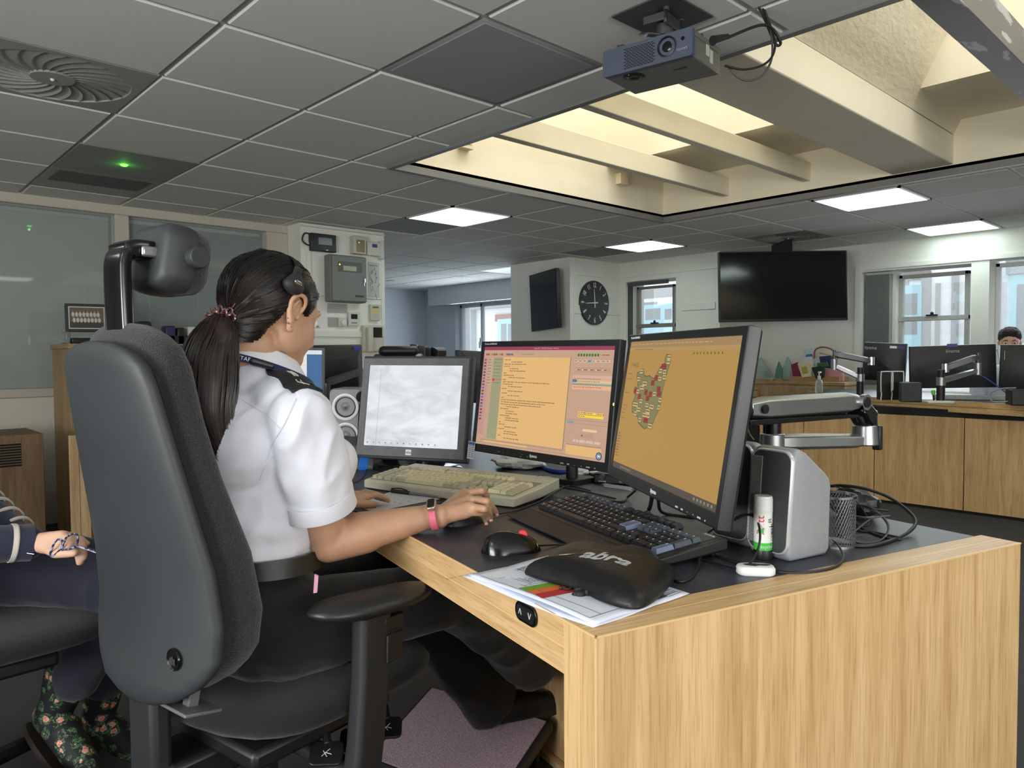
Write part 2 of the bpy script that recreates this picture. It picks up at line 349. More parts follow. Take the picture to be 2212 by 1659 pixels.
for nm, q in (('junction_box', (1000, 312)), ('junction_box', (1338, 390))):
    p = pY(*q, HY1)
    mb = MB().box(p.x-.045, p.x+.045, HY1-.05, HY1, p.z-.035, p.z+.045); mb.box(p.x-.02, p.x+.03, HY1-.054, HY1-.05, p.z-.01, p.z+.035)
    tag(mb.build('junction_box', mat('cream_box', (232, 220, 192), rough=.5), bevel=.004), 'small cream box on the skylight wall, ' + ('nearer the corner by the tiles at left' if q[0] < 1100 else 'below the thin beam ends'), 'box')
# ------------------------------------------------------------------ walls
def wall_x(name, X, t, y0, y1, z0, z1, op, m, extra=None):
    "wall in the plane x = X (thickness t away from the room) with openings (y0, y1, z0, z1)"
    mb = MB(); ys = sorted({y0, y1} | {a for o in op for a in o[:2]})
    for a, b in zip(ys[:-1], ys[1:]):
        hit = [o for o in op if o[0] <= a+1e-6 and o[1] >= b-1e-6]
        if hit:
            o = hit[0]
            if o[2] > z0: mb.box(X, X+t, a, b, z0, o[2])
            if o[3] < z1: mb.box(X, X+t, a, b, o[3], z1)
        else: mb.box(X, X+t, a, b, z0, z1)
    return struct(mb, name, m, smooth=0)
def window(name, X, y0, y1, z0, z1, fr=.045, rail=None, mull=(), m=frame_m, depth=.06, latch=True):
    t = MB(); t.box(X, X+depth, y0, y0+fr, z0, z1); t.box(X, X+depth, y1-fr, y1, z0, z1); t.box(X, X+depth, y0, y1, z0, z0+fr); t.box(X, X+depth, y0, y1, z1-fr, z1)
    if rail: t.box(X-.012, X+depth, y0, y1, rail-.022, rail+.022)
    for y in mull: t.box(X, X+depth, y-.02, y+.02, z0, z1)
    w = struct(t, name, m, bevel=.004)
    MB().box(X+depth*.4, X+depth*.45, y0+fr, y1-fr, z0+fr, z1-fr).build('pane', pane_m, w)
    if rail and latch:
        l = MB(); yc = (y0+y1)/2; l.box(X-.03, X+.0, yc-.05, yc+.05, rail+.022, rail+.035); l.ball((X-.015, yc, rail+.045), .016); l.build('latch', black_m, w)
    return w
P = lambda x, y, X: pX(x, y, X)
# right-hand wall (television, sash windows)
XW = 7.67
wy0, wy1 = P(2098, 600, XW).y, P(1862, 600, XW).y; wzt = P(1990, 578, XW).z
w2y1 = P(2137, 600, XW).y
wall_x('wall_right', XW, .32, YM0, 4.27, 0, CZ+.05, [(wy0, wy1, .75, wzt), (.2, w2y1, .75, wzt+.03)], white_m)
zr = P(2020, 687, XW+.2).z
gy0, gy1 = P(2093, 620, XW+.2).y, P(1942, 620, XW+.2).y
window('window_2', XW+.2, gy0, gy1+.0, .80, wzt-.04, fr=.035, rail=zr, m=mat('painted_sash', (176, 177, 172), rough=.5))
window('window_3', XW+.2, .25, w2y1, .80, wzt, fr=.035, m=mat('painted_sash_white', (214, 216, 212), rough=.5))
struct(MB().box(XW-.02, XW, wy1, wy1+.06, .7, wzt+.06).box(XW-.015, XW, .2, wy1+.06, wzt+.02, wzt+.06), 'trim_8', white_m)
# vertical blind gathered at the left of the sash window
bl = MB(); n = 26
for k in range(n):
    y = gy1+.03+(wy1-gy1-.06)*k/(n-1); bl.box(XW+.03, XW+.115, y-.0015, y+.0015, .8, wzt-.03, )
tag(bl.build('vertical_blind', mat('blind_fabric', (150, 153, 150), rough=.85)), 'grey vertical blind gathered to the left of the right-hand sash window', 'blind')
struct(MB().box(XW+.12, XW+.3, gy1, wy1+.0, .75, wzt), 'wall_window_return', white_m)
# projecting wall with the narrow window, the clock pier, the far room
X1W = 7.0; Y1a = 4.27; Y1b = 5.59
ny0, ny1 = P(1460, 640, X1W).y, P(1349, 640, X1W).y; nzt = P(1400, 605, X1W).z
wall_x('wall_centre', X1W, .35, Y1a, Y1b, 0, CZ+.05, [(ny0, ny1-.02, .9, nzt)], white_m)
struct(MB().box(X1W, XW, Y1a-.02, Y1a+.0, 0, CZ+.05), 'wall_centre_return', white_m)
sy0, sy1 = P(1457, 640, X1W+.2).y, P(1376, 640, X1W+.2).y
window('window_4', X1W+.2, sy0, sy1, 1.0, P(1416, 617, X1W+.2).z, fr=.03, rail=P(1416, 703, X1W+.2).z, m=mat('painted_sash_dark', (140, 140, 134), rough=.5))
bl = MB()
for k in range(9):
    y = sy1+.02+(ny1-.05-sy1)*k/8; bl.box(X1W+.04, X1W+.12, y-.002, y+.002, .95, nzt-.02)
bl.box(X1W+.02, X1W+.06, sy0-.02, ny1-.03, nzt-.05, nzt-.01)
tag(bl.build('vertical_blind', mat('blind_fabric_dark', (84, 87, 88), rough=.85)), 'dark grey vertical blind beside the narrow window near the clock', 'blind')
struct(MB().box(X1W-.012, X1W, 4.30, 4.72, P(1500, 670, X1W).z, P(1500, 655, X1W).z).box(X1W-.012, X1W, 4.27, 5.5, P(1450, 588, X1W).z-.01, P(1450, 588, X1W).z+.004), 'trim_9', white_m, bevel=.003)
XP0 = 6.12; YP1 = 6.55
struct(MB().box(XP0, X1W+.35, Y1b, YP1, 0, CZ+.05), 'wall_pier', white_m)
tz = [pY(1260, 572, Y1b).z, pY(1260, 596, Y1b).z, pY(1260, 660, Y1b).z, pY(1260, 678, Y1b).z]
struct(MB().box(XP0+.07, X1W-.01, Y1b-.014, Y1b, tz[1], tz[0]).box(XP0+.07, X1W-.01, Y1b-.010, Y1b, tz[3], tz[2]).box(XP0+.06, XP0+.07, Y1b-.008, Y1b, 0, CZ), 'trim_10', white_m, bevel=.003)
XF = 7.46
fy0, fy1 = 7.0, P(983, 660, XF).y; fzt = P(1060, 652, XF).z
wall_x('wall_far_room', XF, .3, YP1, YM1, 0, CZ+.05, [(fy0, fy1, .9, fzt)], pale_blue_m)
struct(MB().box(3.6, XF, YM1, YM1+.1, 0, CZ+.05), 'wall_far', pale_blue_m)
bh = P(1100, 655, XF-.25).z
struct(MB().box(XF-.28, XF, YP1, P(928, 650, XF-.25).y, fzt-.01, CZ+.01), 'trim_11', pale_blue_m)
fm = [P(1040, 700, XF+.1).y, P(1112, 700, XF+.1).y]
w5 = window('window_5', XF+.1, fy0, fy1, .92, fzt, fr=.05, mull=fm, m=mat('upvc_white', (206, 212, 216), rough=.4))
ya, yb = fy0+.08, fm[1]-.06
for yy in fm:
    l = MB(); l.box(XF+.07, XF+.1, yy-.012, yy+.012, 1.28, 1.40); l.box(XF+.05, XF+.07, yy-.008, yy+.008, 1.24, 1.34); l.build('handle', steel_m, w5)
# left: pier carrying the electrical boxes, glazed partition and the office behind it
YE = 5.57; XE0, XE1 = P(0, 0, 1).x*0+2.88, 3.675
YPt = 5.80
struct(MB().box(XE0, XE1, YE, YE+.9, 0, CZ+.05).box(XE1-.1, XE1, YE+.9, YM1, 0, CZ+.05), 'wall_left_pier', white_m)
struct(MB().box(XE0+.02, XE1, YE-.012, YE, pY(700, 640, YE).z-.0, pY(700, 640, YE).z+.0).box(XE0+.06, XE1-.02, YE-.02, YE, pY(740, 728, YE).z, pY(740, 715, YE).z).box(XE0+.05, XE0+.085, YE-.014, YE, .95, 2.05).box(XE1-.035, XE1, YE-.01, YE, .7, CZ)
       .box(XE0+.0, XE1, YE-.03, YE, pY(700, 518, YE).z+.09, pY(700, 518, YE).z+.1), 'trim_12', white_m, bevel=.003)
mx0, mx1 = pY(250, 600, YPt).x, pY(281, 600, YPt).x; zsill = pY(100, 838, YPt).z; ztr = pY(150, 452, YPt).z
pr = MB(); pr.box(XM0, XE0+.02, YPt, YPt+.07, 0, zsill-.05); 
struct(pr, 'wall_partition', mat('partition_paint', (218, 212, 198), rough=.8))
pf = MB()
pf.box(XM0, XE0, YPt-.02, YPt+.09, zsill-.06, zsill); pf.box(XM0, XE0, YPt-.015, YPt+.08, ztr, CZ+.01)
pf.box(mx0, mx1, YPt-.015, YPt+.08, zsill, ztr); pf.box(pY(577, 600, YPt).x, XE0, YPt-.015, YPt+.08, zsill, ztr); pf.box(-.42, -.30, YPt-.015, YPt+.08, zsill, ztr); pf.box(-2.4, -2.3, YPt-.015, YPt+.08, zsill, ztr)
pw = struct(pf, 'window_6', frame_m, bevel=.006)
xr = pY(577, 600, YPt).x
for a, b in ((-2.3, -.42), (-.30, mx0), (mx1, xr)): MB().box(a, b, YPt+.03, YPt+.036, zsill, ztr).build('pane', mat('partition_glass', (215, 228, 226), rough=.03, alpha=.22, spec=1.0), pw)
slat_m = mat('blind_slat', (150, 152, 144), rough=.6)
def vblind(x0, x1, z0, z1, n, tiltd, label, m=slat_m):
    b = MB()
    for k in range(n):
        z = z0+(z1-z0)*k/(n-1); c, s_ = cos(R(tiltd))*.0125, sin(R(tiltd))*.0125
        b.add([(x0, YPt+.12-c, z-s_), (x1, YPt+.12-c, z-s_), (x1, YPt+.12+c, z+s_), (x0, YPt+.12+c, z+s_)], [(0, 1, 2, 3)])
    b.box(x0, x1, YPt+.10, YPt+.14, z1+.005, z1+.03); b.box(x0, x1, YPt+.11, YPt+.13, z0-.02, z0-.008)
    for x in np.linspace(x0+.15, x1-.15, 3): b.box(x-.001, x+.001, YPt+.105, YPt+.107, z0, z1)
    return tag(b.build('venetian_blind', m), label, 'blind')
vblind(-.30, mx0-.01, zsill+.02, ztr-.04, 62, 68, 'closed grey venetian blind behind the left glass panel')
vblind(mx1+.01, xr-.01, zsill+.02, ztr-.04, 50, 4, 'open venetian blind behind the glass panel right of the mullion')
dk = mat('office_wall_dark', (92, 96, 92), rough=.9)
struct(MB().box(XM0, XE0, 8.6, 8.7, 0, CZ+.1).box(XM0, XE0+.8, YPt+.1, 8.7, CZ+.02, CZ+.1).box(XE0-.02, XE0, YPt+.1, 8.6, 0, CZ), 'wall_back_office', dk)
struct(MB().box(XM0-.1, XM0, YM0, 8.7, 0, CZ+.05), 'wall_left', white_m)
struct(MB().box(XM0, XW+.3, YM0-.1, YM0, 0, CZ+.05), 'wall_behind', white_m)
# ------------------------------------------------------------------ ceiling fittings
led_m = emis('led_panel', (236, 255, 250), 6.5)
def ceil_light(k, label, m=led_m):
    x0, x1, y0, y1 = GX(k[0]), GX(k[0]+1), GY(k[1]), GY(k[1]+1)
    t = thing('ceiling_light', label, 'ceiling light', M4.Translation(((x0+x1)/2, (y0+y1)/2, CZ)), 'square ceiling light panels')
    f = MB(); h = .298
    for a in ((-h, h, -h, -h+.02), (-h, h, h-.02, h), (-h, -h+.02, -h, h), (h-.02, h, -h, h)): f.box(*a, -.006, .008)
    f.build('frame', whiteplastic_m, t); MB().box(-h+.02, h-.02, -h+.02, h-.02, -.002, .004).build('diffuser', m, t)
for k, l in (((4, 3), 'lit square ceiling light left of the skylight corner, nearest the wall boxes'), ((8, 3), 'small distant lit ceiling light above the clock, with a green dot'), ((7, -1), 'larger lit ceiling light just below the right end of the skylight'),
             ((10, -1), 'lit ceiling light nearest the right-hand window wall')): ceil_light(k, l)
for k in ((-4, -3), (-4, 1), (1, -5), (9, -5)): ceil_light(k, 'lit square ceiling light out of frame behind the photographer')
off_m = mat('led_off', (190, 202, 212), rough=.4)
p = pz(1107, 584, CZ); t = thing('ceiling_light', 'unlit pale ceiling light in the far blue room', 'ceiling light', M4.Translation((p.x, p.y, CZ-.004))); MB().box(-.28, .28, -.28, .28, -.002, .002).build('diffuser', off_m, t); MB().box(-.3, .3, -.3, .3, 0, .004).build('frame', whiteplastic_m, t)
vent_m = mat('vent_grey', (150, 150, 146), rough=.5); hole_m = mat('vent_dark', (14, 14, 15), rough=.9)
def swirl_vent(x, y, label, n=24, r=.27, sq=.298):
    t = thing('ceiling_vent', label, 'air vent', M4.Translation((x, y, CZ)))
    p = MB(); seg = 48
    ring = lambda rr, z: [(rr*cos(2*pi*k/seg), rr*sin(2*pi*k/seg), z) for k in range(seg)]
    def sqr(z):
        out = []
        for k in range(seg): a = 2*pi*k/seg; c, s_ = cos(a), sin(a); q = sq/max(abs(c), abs(s_)); out.append((q*c, q*s_, z))
        return out
    p.loft([sqr(.006), sqr(0), ring(r+.004, 0), ring(r, .012)], cap=False); p.build('face_plate', vent_m, t)
    MB().loft([ring(r+.01, .03), ring(r+.01, .032)]).build('duct', hole_m, t)
    b = MB()
    for k in range(n):
        a0 = 2*pi*k/n; A, B = [], []
        for q in range(7):
            u = q/6; rr = .075+(r-.078)*u; a = a0+.55*u; w = .013+.030*u*(1-.2*u)
            dx, dy = -sin(a), cos(a)
            A.append((rr*cos(a)-dx*w*.5, rr*sin(a)-dy*w*.5, -.001)); B.append((rr*cos(a)+dx*w*.42, rr*sin(a)+dy*w*.42, .017))
        for q in range(6): b.quad(A[q], A[q+1], B[q+1], B[q])
    b.build('vane', vent_m, t, kind='stuff')
    MB().lathe([(.001, -.004), (.075, -.003), (.08, .004)], seg=32).build('hub', vent_m, t); MB().ball((0, 0, -.004), .008).build('screw', whiteplastic_m, t)
for k, l in (((-1, 1), 'large round swirl air vent in the ceiling at top left'), ((9, 1), 'swirl air vent in the ceiling above the big television')): swirl_vent(GX(k[0])+.3, GY(k[1])+.303, l)
for q, l in (((999, 599), 'round air vent in the ceiling of the far blue room'),  ((842, 606), 'distant air vent at the left edge of the far room ceiling')): p = pz(*q, CZ); swirl_vent(p.x, p.y, l, r=.24, sq=.28)
x0, y0 = GX(0), GY(3)
t = thing('emergency_light', 'grey ceiling tile with a glowing green indicator light', 'emergency light', M4.Translation((x0+.3, y0+.303, CZ)))
MB().box(-.297, .297, -.30, .30, -.002, .008).build('panel', mat('grey_tile', (140, 141, 138), rough=.7), t)
p = pz(268, 355, CZ); mb = MB(); mb.ball((p.x-x0-.3, p.y-y0-.303, -.004), (.02, .02, .008)); mb.build('indicator', emis('green_led', (60, 255, 40), 14), t)
l = bpy.data.lights.new('indicator_glow', 'POINT'); l.energy = .10; l.color = (.1, 1, .1); l.shadow_soft_size = .01; o = bpy.data.objects.new('indicator_glow', l); COL.objects.link(o); o.location = (p.x, p.y, CZ-.035)
y0 = GY(4)
t = thing('ceiling_grille', 'rectangular dark mesh grille in the ceiling beside the green light', 'air vent', M4.Translation((x0+.3, y0+.303, CZ)))
MB().box(-.297, .297, -.30, .30, -.001, .008).build('frame', vent_m, t)
MB().box(-.25, .25, -.26, .05, -.005, -.001).build('mesh', mat('mesh_grille', (98, 104, 102), rough=.6, bump=1, bscale=160, bdist=.004, col2=(70, 75, 74), vscale=200), t)
# ------------------------------------------------------------------ the operator's desk
DZ = .745; UA = R(-15.2)
C0 = pz(1287, 1376, DZ); DM = frame((C0.x, C0.y, 0), UA)              # local x = into the desk, y = leftwards along the user edge
DI = DM.inverted()
def dl(x, y, z=DZ): return DI @ pz(x, y, z)
DL, DD = 2.35, .985
edge_m = mat('oak_edge_band', (226, 190, 136), rough=.35)
lino_m = mat('blue_black_linoleum', (52, 54, 64), rough=.42, var=.22, vscale=9, bump=.06, bscale=500, bdist=.0005, spec=.45)
desk = thing('operator_desk', 'large oak desk with blue-black top and thick end panel, in the foreground', 'desk', DM)
MB().box(.0024, DD, .0745, DL, DZ-.012, DZ+.0004).build('desktop', lino_m, desk, bevel=.0015)
g = MB(); g.box(0, DD+.02, 0, .037, 0, DZ); g.box(0, DD+.02, .0385, .0745, 0, DZ); g.build('end_panel', [oakZ], desk, bevel=.0012)
e = MB()
e.box(-.0006, DD+.0206, -.0006, .0022, DZ-.0022, DZ+.0007); e.box(-.0006, .0022, -.0006, .0745, DZ-.0022, DZ+.0007); e.box(-.0006, .0016, -.0006, .0016, 0, DZ); e.box(.0, DD+.02, .0366, .0392, DZ-.001, DZ+.0006); e.box(-.0007, .001, .0366, .0392, 0, DZ); e.box(-.0006, .001, .0733, .0747, 0, DZ)
e.build('edge_strip', edge_m, desk)
tp = MB(); tp.box(0, DD+.02, .0, .037, DZ-.0005, DZ+.0004); tp.box(0, DD+.02, .0385, .0745, DZ-.0005, DZ+.0004); tp.build('end_panel_top', oakX, desk)
f = MB(); f.box(0, .03, .0745, DL, DZ-.0385, DZ); f.box(0, .03, .0745, DL, DZ-.0765, DZ-.0395); f.build('front_rail', oakY, desk, bevel=.0012)
e = MB(); e.box(-.0005, .0022, .0745, DL, DZ-.0015, DZ+.0009); e.box(-.0006, .001, .0745, DL, DZ-.0402, DZ-.0378); e.box(-.0005, .001, .0745, DL, DZ-.0775, DZ-.076); e.build('edge_strip', edge_m, desk)
MB().box(.52, .555, .0745, DL, 0.02, .60).box(.50, .52, .0745, DL, 0, .02).build('back_panel', oakZ, desk, bevel=.001)
MB().box(DD-.03, DD, .0745, DL, DZ-.06, DZ-.012).build('rear_rail', oakY, desk)
# height switch let into the front rail
s = MB(); qs = dl(1155, 1325, DZ-.025); yc = .175
mxs = basis((-.0005, yc, DZ-.021), (0, -1, 0), (0, 0, 1), (-1, 0, 0))
def rrect(w, h, r, n=6):
    out = []
    for q, (sx, sy) in enumerate(((1, 1), (-1, 1), (-1, -1), (1, -1))):
        for k in range(n+1): a = q*pi/2+k*pi/2/n; out.append((sx*(w/2-r)+r*cos(a), sy*(h/2-r)+r*sin(a)))
    return out
s.prism(rrect(.062, .031, .0145), -.001, .0035, mxs); sw = s.build('height_switch', black_g, desk, bevel=.001)
s = MB(); s.prism(rrect(.052, .022, .010), .0035, .0042, mxs); s.build('rocker', black_m, sw)
s = MB()
for a, b in (((.010, .005), (.014, -.004)), ((.014, -.004), (.018, .005))): s.cyl(mxs @ V((a[0], a[1], .0045)), mxs @ V((b[0], b[1], .0045)), .0005, seg=6)
for a, b in (((-.018, -.004), (-.014, .005)), ((-.014, .005), (-.010, -.004))): s.cyl(mxs @ V((a[0], a[1], .0045)), mxs @ V((b[0], b[1], .0045)), .0005, seg=6)
s.build('arrow', whiteplastic_m, sw)
def skew(o):
    for c in o.children:
        if c.type == 'MESH':
            for v in c.data.vertices: v.co.x -= .040*v.co.y
        skew(c)
skew(desk)          # the user edge is not quite square to the end panel
# ------------------------------------------------------------------ screens
def fitmx(o, yawd, tiltd, rolld=0):
    "screen frame: x = viewer's right, y = up, z = towards the viewer"
    a, t = R(yawd), R(tiltd); n = V((cos(a), sin(a), 0)); z = V((0, 0, 1)); r = z.cross(n); nn = n*cos(t)+z*sin(t); u = nn.cross(r)
    rr = R(rolld); r2 = r*cos(rr)+u*sin(rr); u2 = -r*sin(rr)+u*cos(rr); return basis(o, r2, u2, nn)
class Screen:
    "flat picture built of thin coloured patches, coordinates 0..1 from the top left"
    def __init__(s, w, h): s.w, s.h = w, h; s.mb = MB(); s.mats = []; s.lay = 0
    def mi(s, m):
        if m not in s.mats: s.mats.append(m)
        s.mb.m = s.mats.index(m)
    def rect(s, x0, y0, x1, y1, m, z=1):
        s.mi(m); X = lambda x: (x-.5)*s.w; Y = lambda y: (.5-y)*s.h; zz = z*.00012
        s.mb.add([(X(x0), Y(y1), zz), (X(x1), Y(y1), zz), (X(x1), Y(y0), zz), (X(x0), Y(y0), zz)], [(0, 1, 2, 3)])
    def poly(s, pts, m, z=1):
        s.mi(m); s.mb.add([((x-.5)*s.w, (.5-y)*s.h, z*.00012) for x, y in pts], [tuple(range(len(pts)))])
    def text(s, t, x, y, size, m, z=3, align='LEFT'):
        s.mi(m); textmesh(s.mb, t, size, M4.Translation(((x-.5)*s.w, (.5-y)*s.h, z*.00012)), depth=0, align=align)
    def dashes(s, x, y, n, m, h=.008, wmin=.004, wmax=.016, gap=.004, z=3, rnd=random):
        for _ in range(n):
            w = rnd.uniform(wmin, wmax); s.rect(x, y, x+w, y+h, m, z); x += w+gap
        return x
    def build(s, parent, name='screen_image'): return s.mb.build(name, s.mats, parent, smooth=0)
def monitor(name, label, mx, w, h, bez, depth=.05, cat='monitor', body=black_m, back=None, bot=None, r=.008, lip=.002):
    "mx at the centre of the visible panel; bez = left/right/top bezel, bot = bottom bezel"
    t = thing(name, label, cat, mx); bot = bot or bez
    W2, H2 = w/2+bez, h/2+bez; yb = -h/2-bot
    fr = MB()
    outer = lambda z, ins=0: [(-W2+ins, yb+ins, z), (W2-ins, yb+ins, z), (W2-ins, H2-ins, z), (-W2+ins, H2-ins, z)]
    inner = lambda z: [(-w/2, -h/2, z), (w/2, -h/2, z), (w/2, h/2, z), (-w/2, h/2, z)]
    fr.loft([inner(-.004), inner(lip), outer(lip, .0015), outer(0, 0), outer(-.022, 0), outer(-.022, .03)], cap=False); fr.build('bezel', body, t, bevel=.001)
    b = MB(); b.loft([outer(-.018, .002), outer(-.028, .004), [(x*.80, (y-(H2+yb)/2)*.80+(H2+yb)/2, -depth) for x, y, _ in outer(0)]]); b.build('back_cover', back or body, t, bevel=.004)
    return t
iiy = mat('monitor_black', (26, 27, 29), rough=.34)
EM = {}
def em(r, g, b, k=1.0):
    key = (r, g, b, k)
    if key not in EM: EM[key] = emis('glow_%d_%d_%d' % (r, g, b), (r, g, b), k); EM[key].node_tree.nodes['Principled BSDF'].inputs['Base Color'].default_value = (.01, .01, .01, 1)
    return EM[key]
def tilted(img_em_list): pass
# --- middle monitor: control-room incident log
M1 = fitmx((1.482, 1.473, .997), 177.9, 7.35, -.5)
m1 = monitor('computer_monitor', 'middle black widescreen monitor showing an orange and pink text log', M1, .531, .299, .017, bot=.024, body=iiy, depth=.055)
s = Screen(.531, .299); pk = em(203, 165, 140, .92); og = em(232, 186, 122, .95); tx = em(96, 78, 66); mg = em(150, 62, 88); ol = em(158, 156, 122); ye = em(250, 216, 60); ln = em(150, 130, 108); lt = em(214, 188, 170)
s.rect(0, 0, 1, 1, pk, 0); s.rect(0, 0, 1, .035, mg); s.text('Scope 4K - CSCSW Operator  Mode D', .52, .018, .0062, em(226, 170, 180), align='CENTER')
rg = random.Random(3)
for k in range(9): s.rect(.02+k*.017, .068, .032+k*.017, .088, [em(150, 60, 60), tx, em(190, 150, 60), ln][k % 4], 2)
for k in range(5): s.rect(.20+k*.012, .068, .208+k*.012, .088, em(60, 80, 110), 2)
for k in range(7): s.rect(.33+k*.014, .072, .339+k*.014, .082, ln, 2)
for k in range(8): s.rect(.755+k*.019, .068, .768+k*.019, .092, em(50, 120, 60), 2)
s.dashes(.92, .076, 6, tx, .007, .004, .010, .002, rnd=rg)
s.rect(.0, .11, .055, .90, em(190, 148, 140)); 
for k in range(20): s.rect(.008, .125+k*.032, .028, .143+k*.032, [em(120, 100, 150), em(170, 50, 60), em(90, 80, 110)][k % 3], 2)
for k in range(9): s.rect(.036, .12+k*.030, .082, .142+k*.030, em(196, 168, 140), 2); s.dashes(.042, .128+k*.03, 3, tx, .006, .005, .012, .003, rnd=rg)
s.rect(.092, .11, .175, .93, ol); s.ball = None
for k in range(8): s.dashes(.10, .125+k*.034, 3, em(100, 110, 90), .005, .012, .022, .004, rnd=rg)
s.poly([(.105+.010*cos(2*pi*k/14), .335+.014*sin(2*pi*k/14)*1.2) for k in range(14)], em(225, 60, 50), 4)
s.rect(.178, .105, .705, .935, og)
y = .125
for n, ind in ((2, 0), (5, .06), (9, 0), (3, 0), (4, .05), (5, .05), (1, 0), (4, 0), (5, .05), (1, 0), (17, 0), (4, 0), (5, .05), (2, 0), (5, .05), (2, 0), (5, .05), (1, 0), (18, 0), (17, 0), (16, 0), (5, .05), (3, 0), (4, .05), (5, .05), (3, 0), (4, .05), (5, .05), (1, 0), (2, 0), (5, .05), (3, 0), (4, .05), (5, .05), (1, 0), (5, .05)):
    xx = .19+ind
    for _ in range(n):
        w = rg.uniform(.008, .026)
        for c in np.arange(0, w, .0052): s.rect(xx+c, y+rg.uniform(0, .002), xx+c+.0036, y+.0095, tx, 3)
        xx += w+.006
    y += .0222
s.rect(.706, .105, .712, .94, ln, 2); s.rect(.04, .945, .71, .950, ln, 2); s.rect(.07, .955, .44, .972, og, 2); s.rect(0, .976, 1, .979, ln, 2)
for k, w in enumerate((.045, .05, .03, .034, .03, .03, .025, .024)): s.rect(.735+k*.031, .125, .761+k*.031, .145, lt if k != 3 else em(120, 170, 180), 2); s.dashes(.738+k*.031, .131, 1, tx, .006, .012, .018, rnd=rg)
s.rect(.745, .19, .985, .235, em(190, 150, 130), 2); 
for k in range(5): s.rect(.752+k*.045, .208, .757+k*.045, .218, em(240, 230, 225), 3); s.dashes(.76+k*.045, .21, 1, tx, .006, .018, .028, rnd=rg)
s.rect(.735, .262, 1, .39, em(214, 176, 148), 2)
for k in range(4): s.rect(.735, .285+k*.025, 1, .300+k*.025, [em(206, 170, 150), em(226, 190, 140), em(128, 164, 140), em(236, 176, 130)][k], 3); s.dashes(.745, .289+k*.025, 9, [ln, ln, ln, em(214, 90, 60)][k], .006, .010, .022, rnd=rg, z=4)
s.rect(.735, .300, .765, .325, em(96, 110, 150), 4)
for a in ((.795, .585, .835, .603), (.85, .587, .915, .605), (.92, .59, .965, .608), (.795, .615, .965, .635)): s.rect(*a, ye, 3); s.dashes(a[0]+.004, (a[1]+a[3])/2-.003, 3, tx, .006, .006, .016, rnd=rg, z=4)
s.rect(.725, .66, 1, .663, ln, 2); s.rect(.725, .675, .77, .690, em(120, 160, 170), 3); s.rect(.725, .692, 1, .695, ln, 2)
s.rect(.835, .735, .93, .757, em(234, 200, 150), 2); s.rect(.825, .775, .91, .812, em(190, 150, 130), 2); s.rect(.83, .79, .84, .80, tx, 3)
for k in range(5): s.rect((.775, .797, .82, .865, .92)[k], .835, (.791, .813, .858, .912, .958)[k], .857, lt, 3)
s.rect(.73, .88, .97, .885, ln, 2); s.rect(.73, .89, .97, .975, og, 3)
s.poly([(.958+.020*cos(2*pi*k/20), .955+.034*sin(2*pi*k/20)) for k in range(20)], em(40, 70, 130), 5); s.poly([(.958+.014*cos(2*pi*k/20), .955+.024*sin(2*pi*k/20)) for k in range(20)], em(180, 200, 220), 6); s.poly([(.958+.011*cos(2*pi*k/20), .955+.019*sin(2*pi*k/20)) for k in range(20)], em(40, 70, 130), 7); s.rect(.950, .945, .966, .965, em(240, 220, 160), 8)
s.build(m1)
lg = MB(); mk = lambda x, y: M4.Translation((x, y, .0022))
textmesh(lg, 'ProLite B2409HDS', .0075, mk(-.235, .299/2+.0085), align='CENTER'); textmesh(lg, 'iiyama', .012, mk(0, -.299/2-.012), bold=.0002)
for k, w in enumerate(('AUTO', 'EXIT', '<', '>', 'ENTER', 'O')): textmesh(lg, w, .0045, mk(.115+k*.024, -.299/2-.0185))
lg.build('lettering', whiteplastic_m, m1)
# paper calendar card clipped on the lower left corner
c = MB(mx=M4()); c.m = 0; c.box(-.296, -.262, -.299/2-.050, -.299/2+.004, .004, .0045); cd = c.build('card', whiteplastic_m, m1)
c = MB(); c.box(-.295, -.263, -.299/2-.006, -.299/2+.002, .0046, .0047); c.m = 1
for i in range(2):
    for j in range(7): c.box(-.293+i*.015, -.280+i*.015, -.156-.0058*j-.0035, -.156-.0058*j, .0046, .0047)
c.build('print', [mat('card_blue', (66, 110, 180), rough=.6), mat('card_grey', (150, 160, 185), rough=.6)], cd)
c = MB()
for k in range(14): x = rg.uniform(-.22, -.02); c.ball((x, -.165+rg.uniform(-.005, .005), .0021), (rg.uniform(.0004, .0015), rg.uniform(.0004, .001), .0002), seg=6)
c.build('scratch', whiteplastic_m, m1)
# --- right monitor: map of callers
M2 = fitmx((1.25, .88, 1.003), 147.6, 9.2, 0)
m2 = monitor('computer_monitor', 'largest black monitor on the right, amber screen with a green map outline', M2, .541, .299, .017, bot=.026, body=iiy, depth=.045)
s = Screen(.541, .299); s.rect(0, 0, 1, 1, em(186, 146, 82, .88), 0); s.rect(0, 0, 1, .05, em(160, 130, 90)); s.rect(0, .05, 1, .075, em(176, 142, 92), 2)
rg = random.Random(5)
s.dashes(.02, .022, 22, em(190, 160, 120), .006, .01, .035, .012, rnd=rg); s.dashes(.06, .062, 12, em(140, 110, 70), .006, .008, .02, rnd=rg)
for k in range(9): s.rect(.66+k*.027, .09, .668+k*.027, .103, em(110, 84, 50), 3)
s.text('11:44:03', .035, .185, .016, em(110, 90, 70))
for yy in (.25, .29, .40, .50, .53, .56, .60): s.dashes(.02, yy, 2, em(140, 110, 74), .007, .014, .03, rnd=rg)
for k in range(9): s.rect(.015, .72+k*.022, .03, .732+k*.022, em(130+8*(k % 3), 96, 70), 3); s.dashes(.035, .722+k*.022, 1, em(140, 110, 74), .007, .01, .024, rnd=rg)
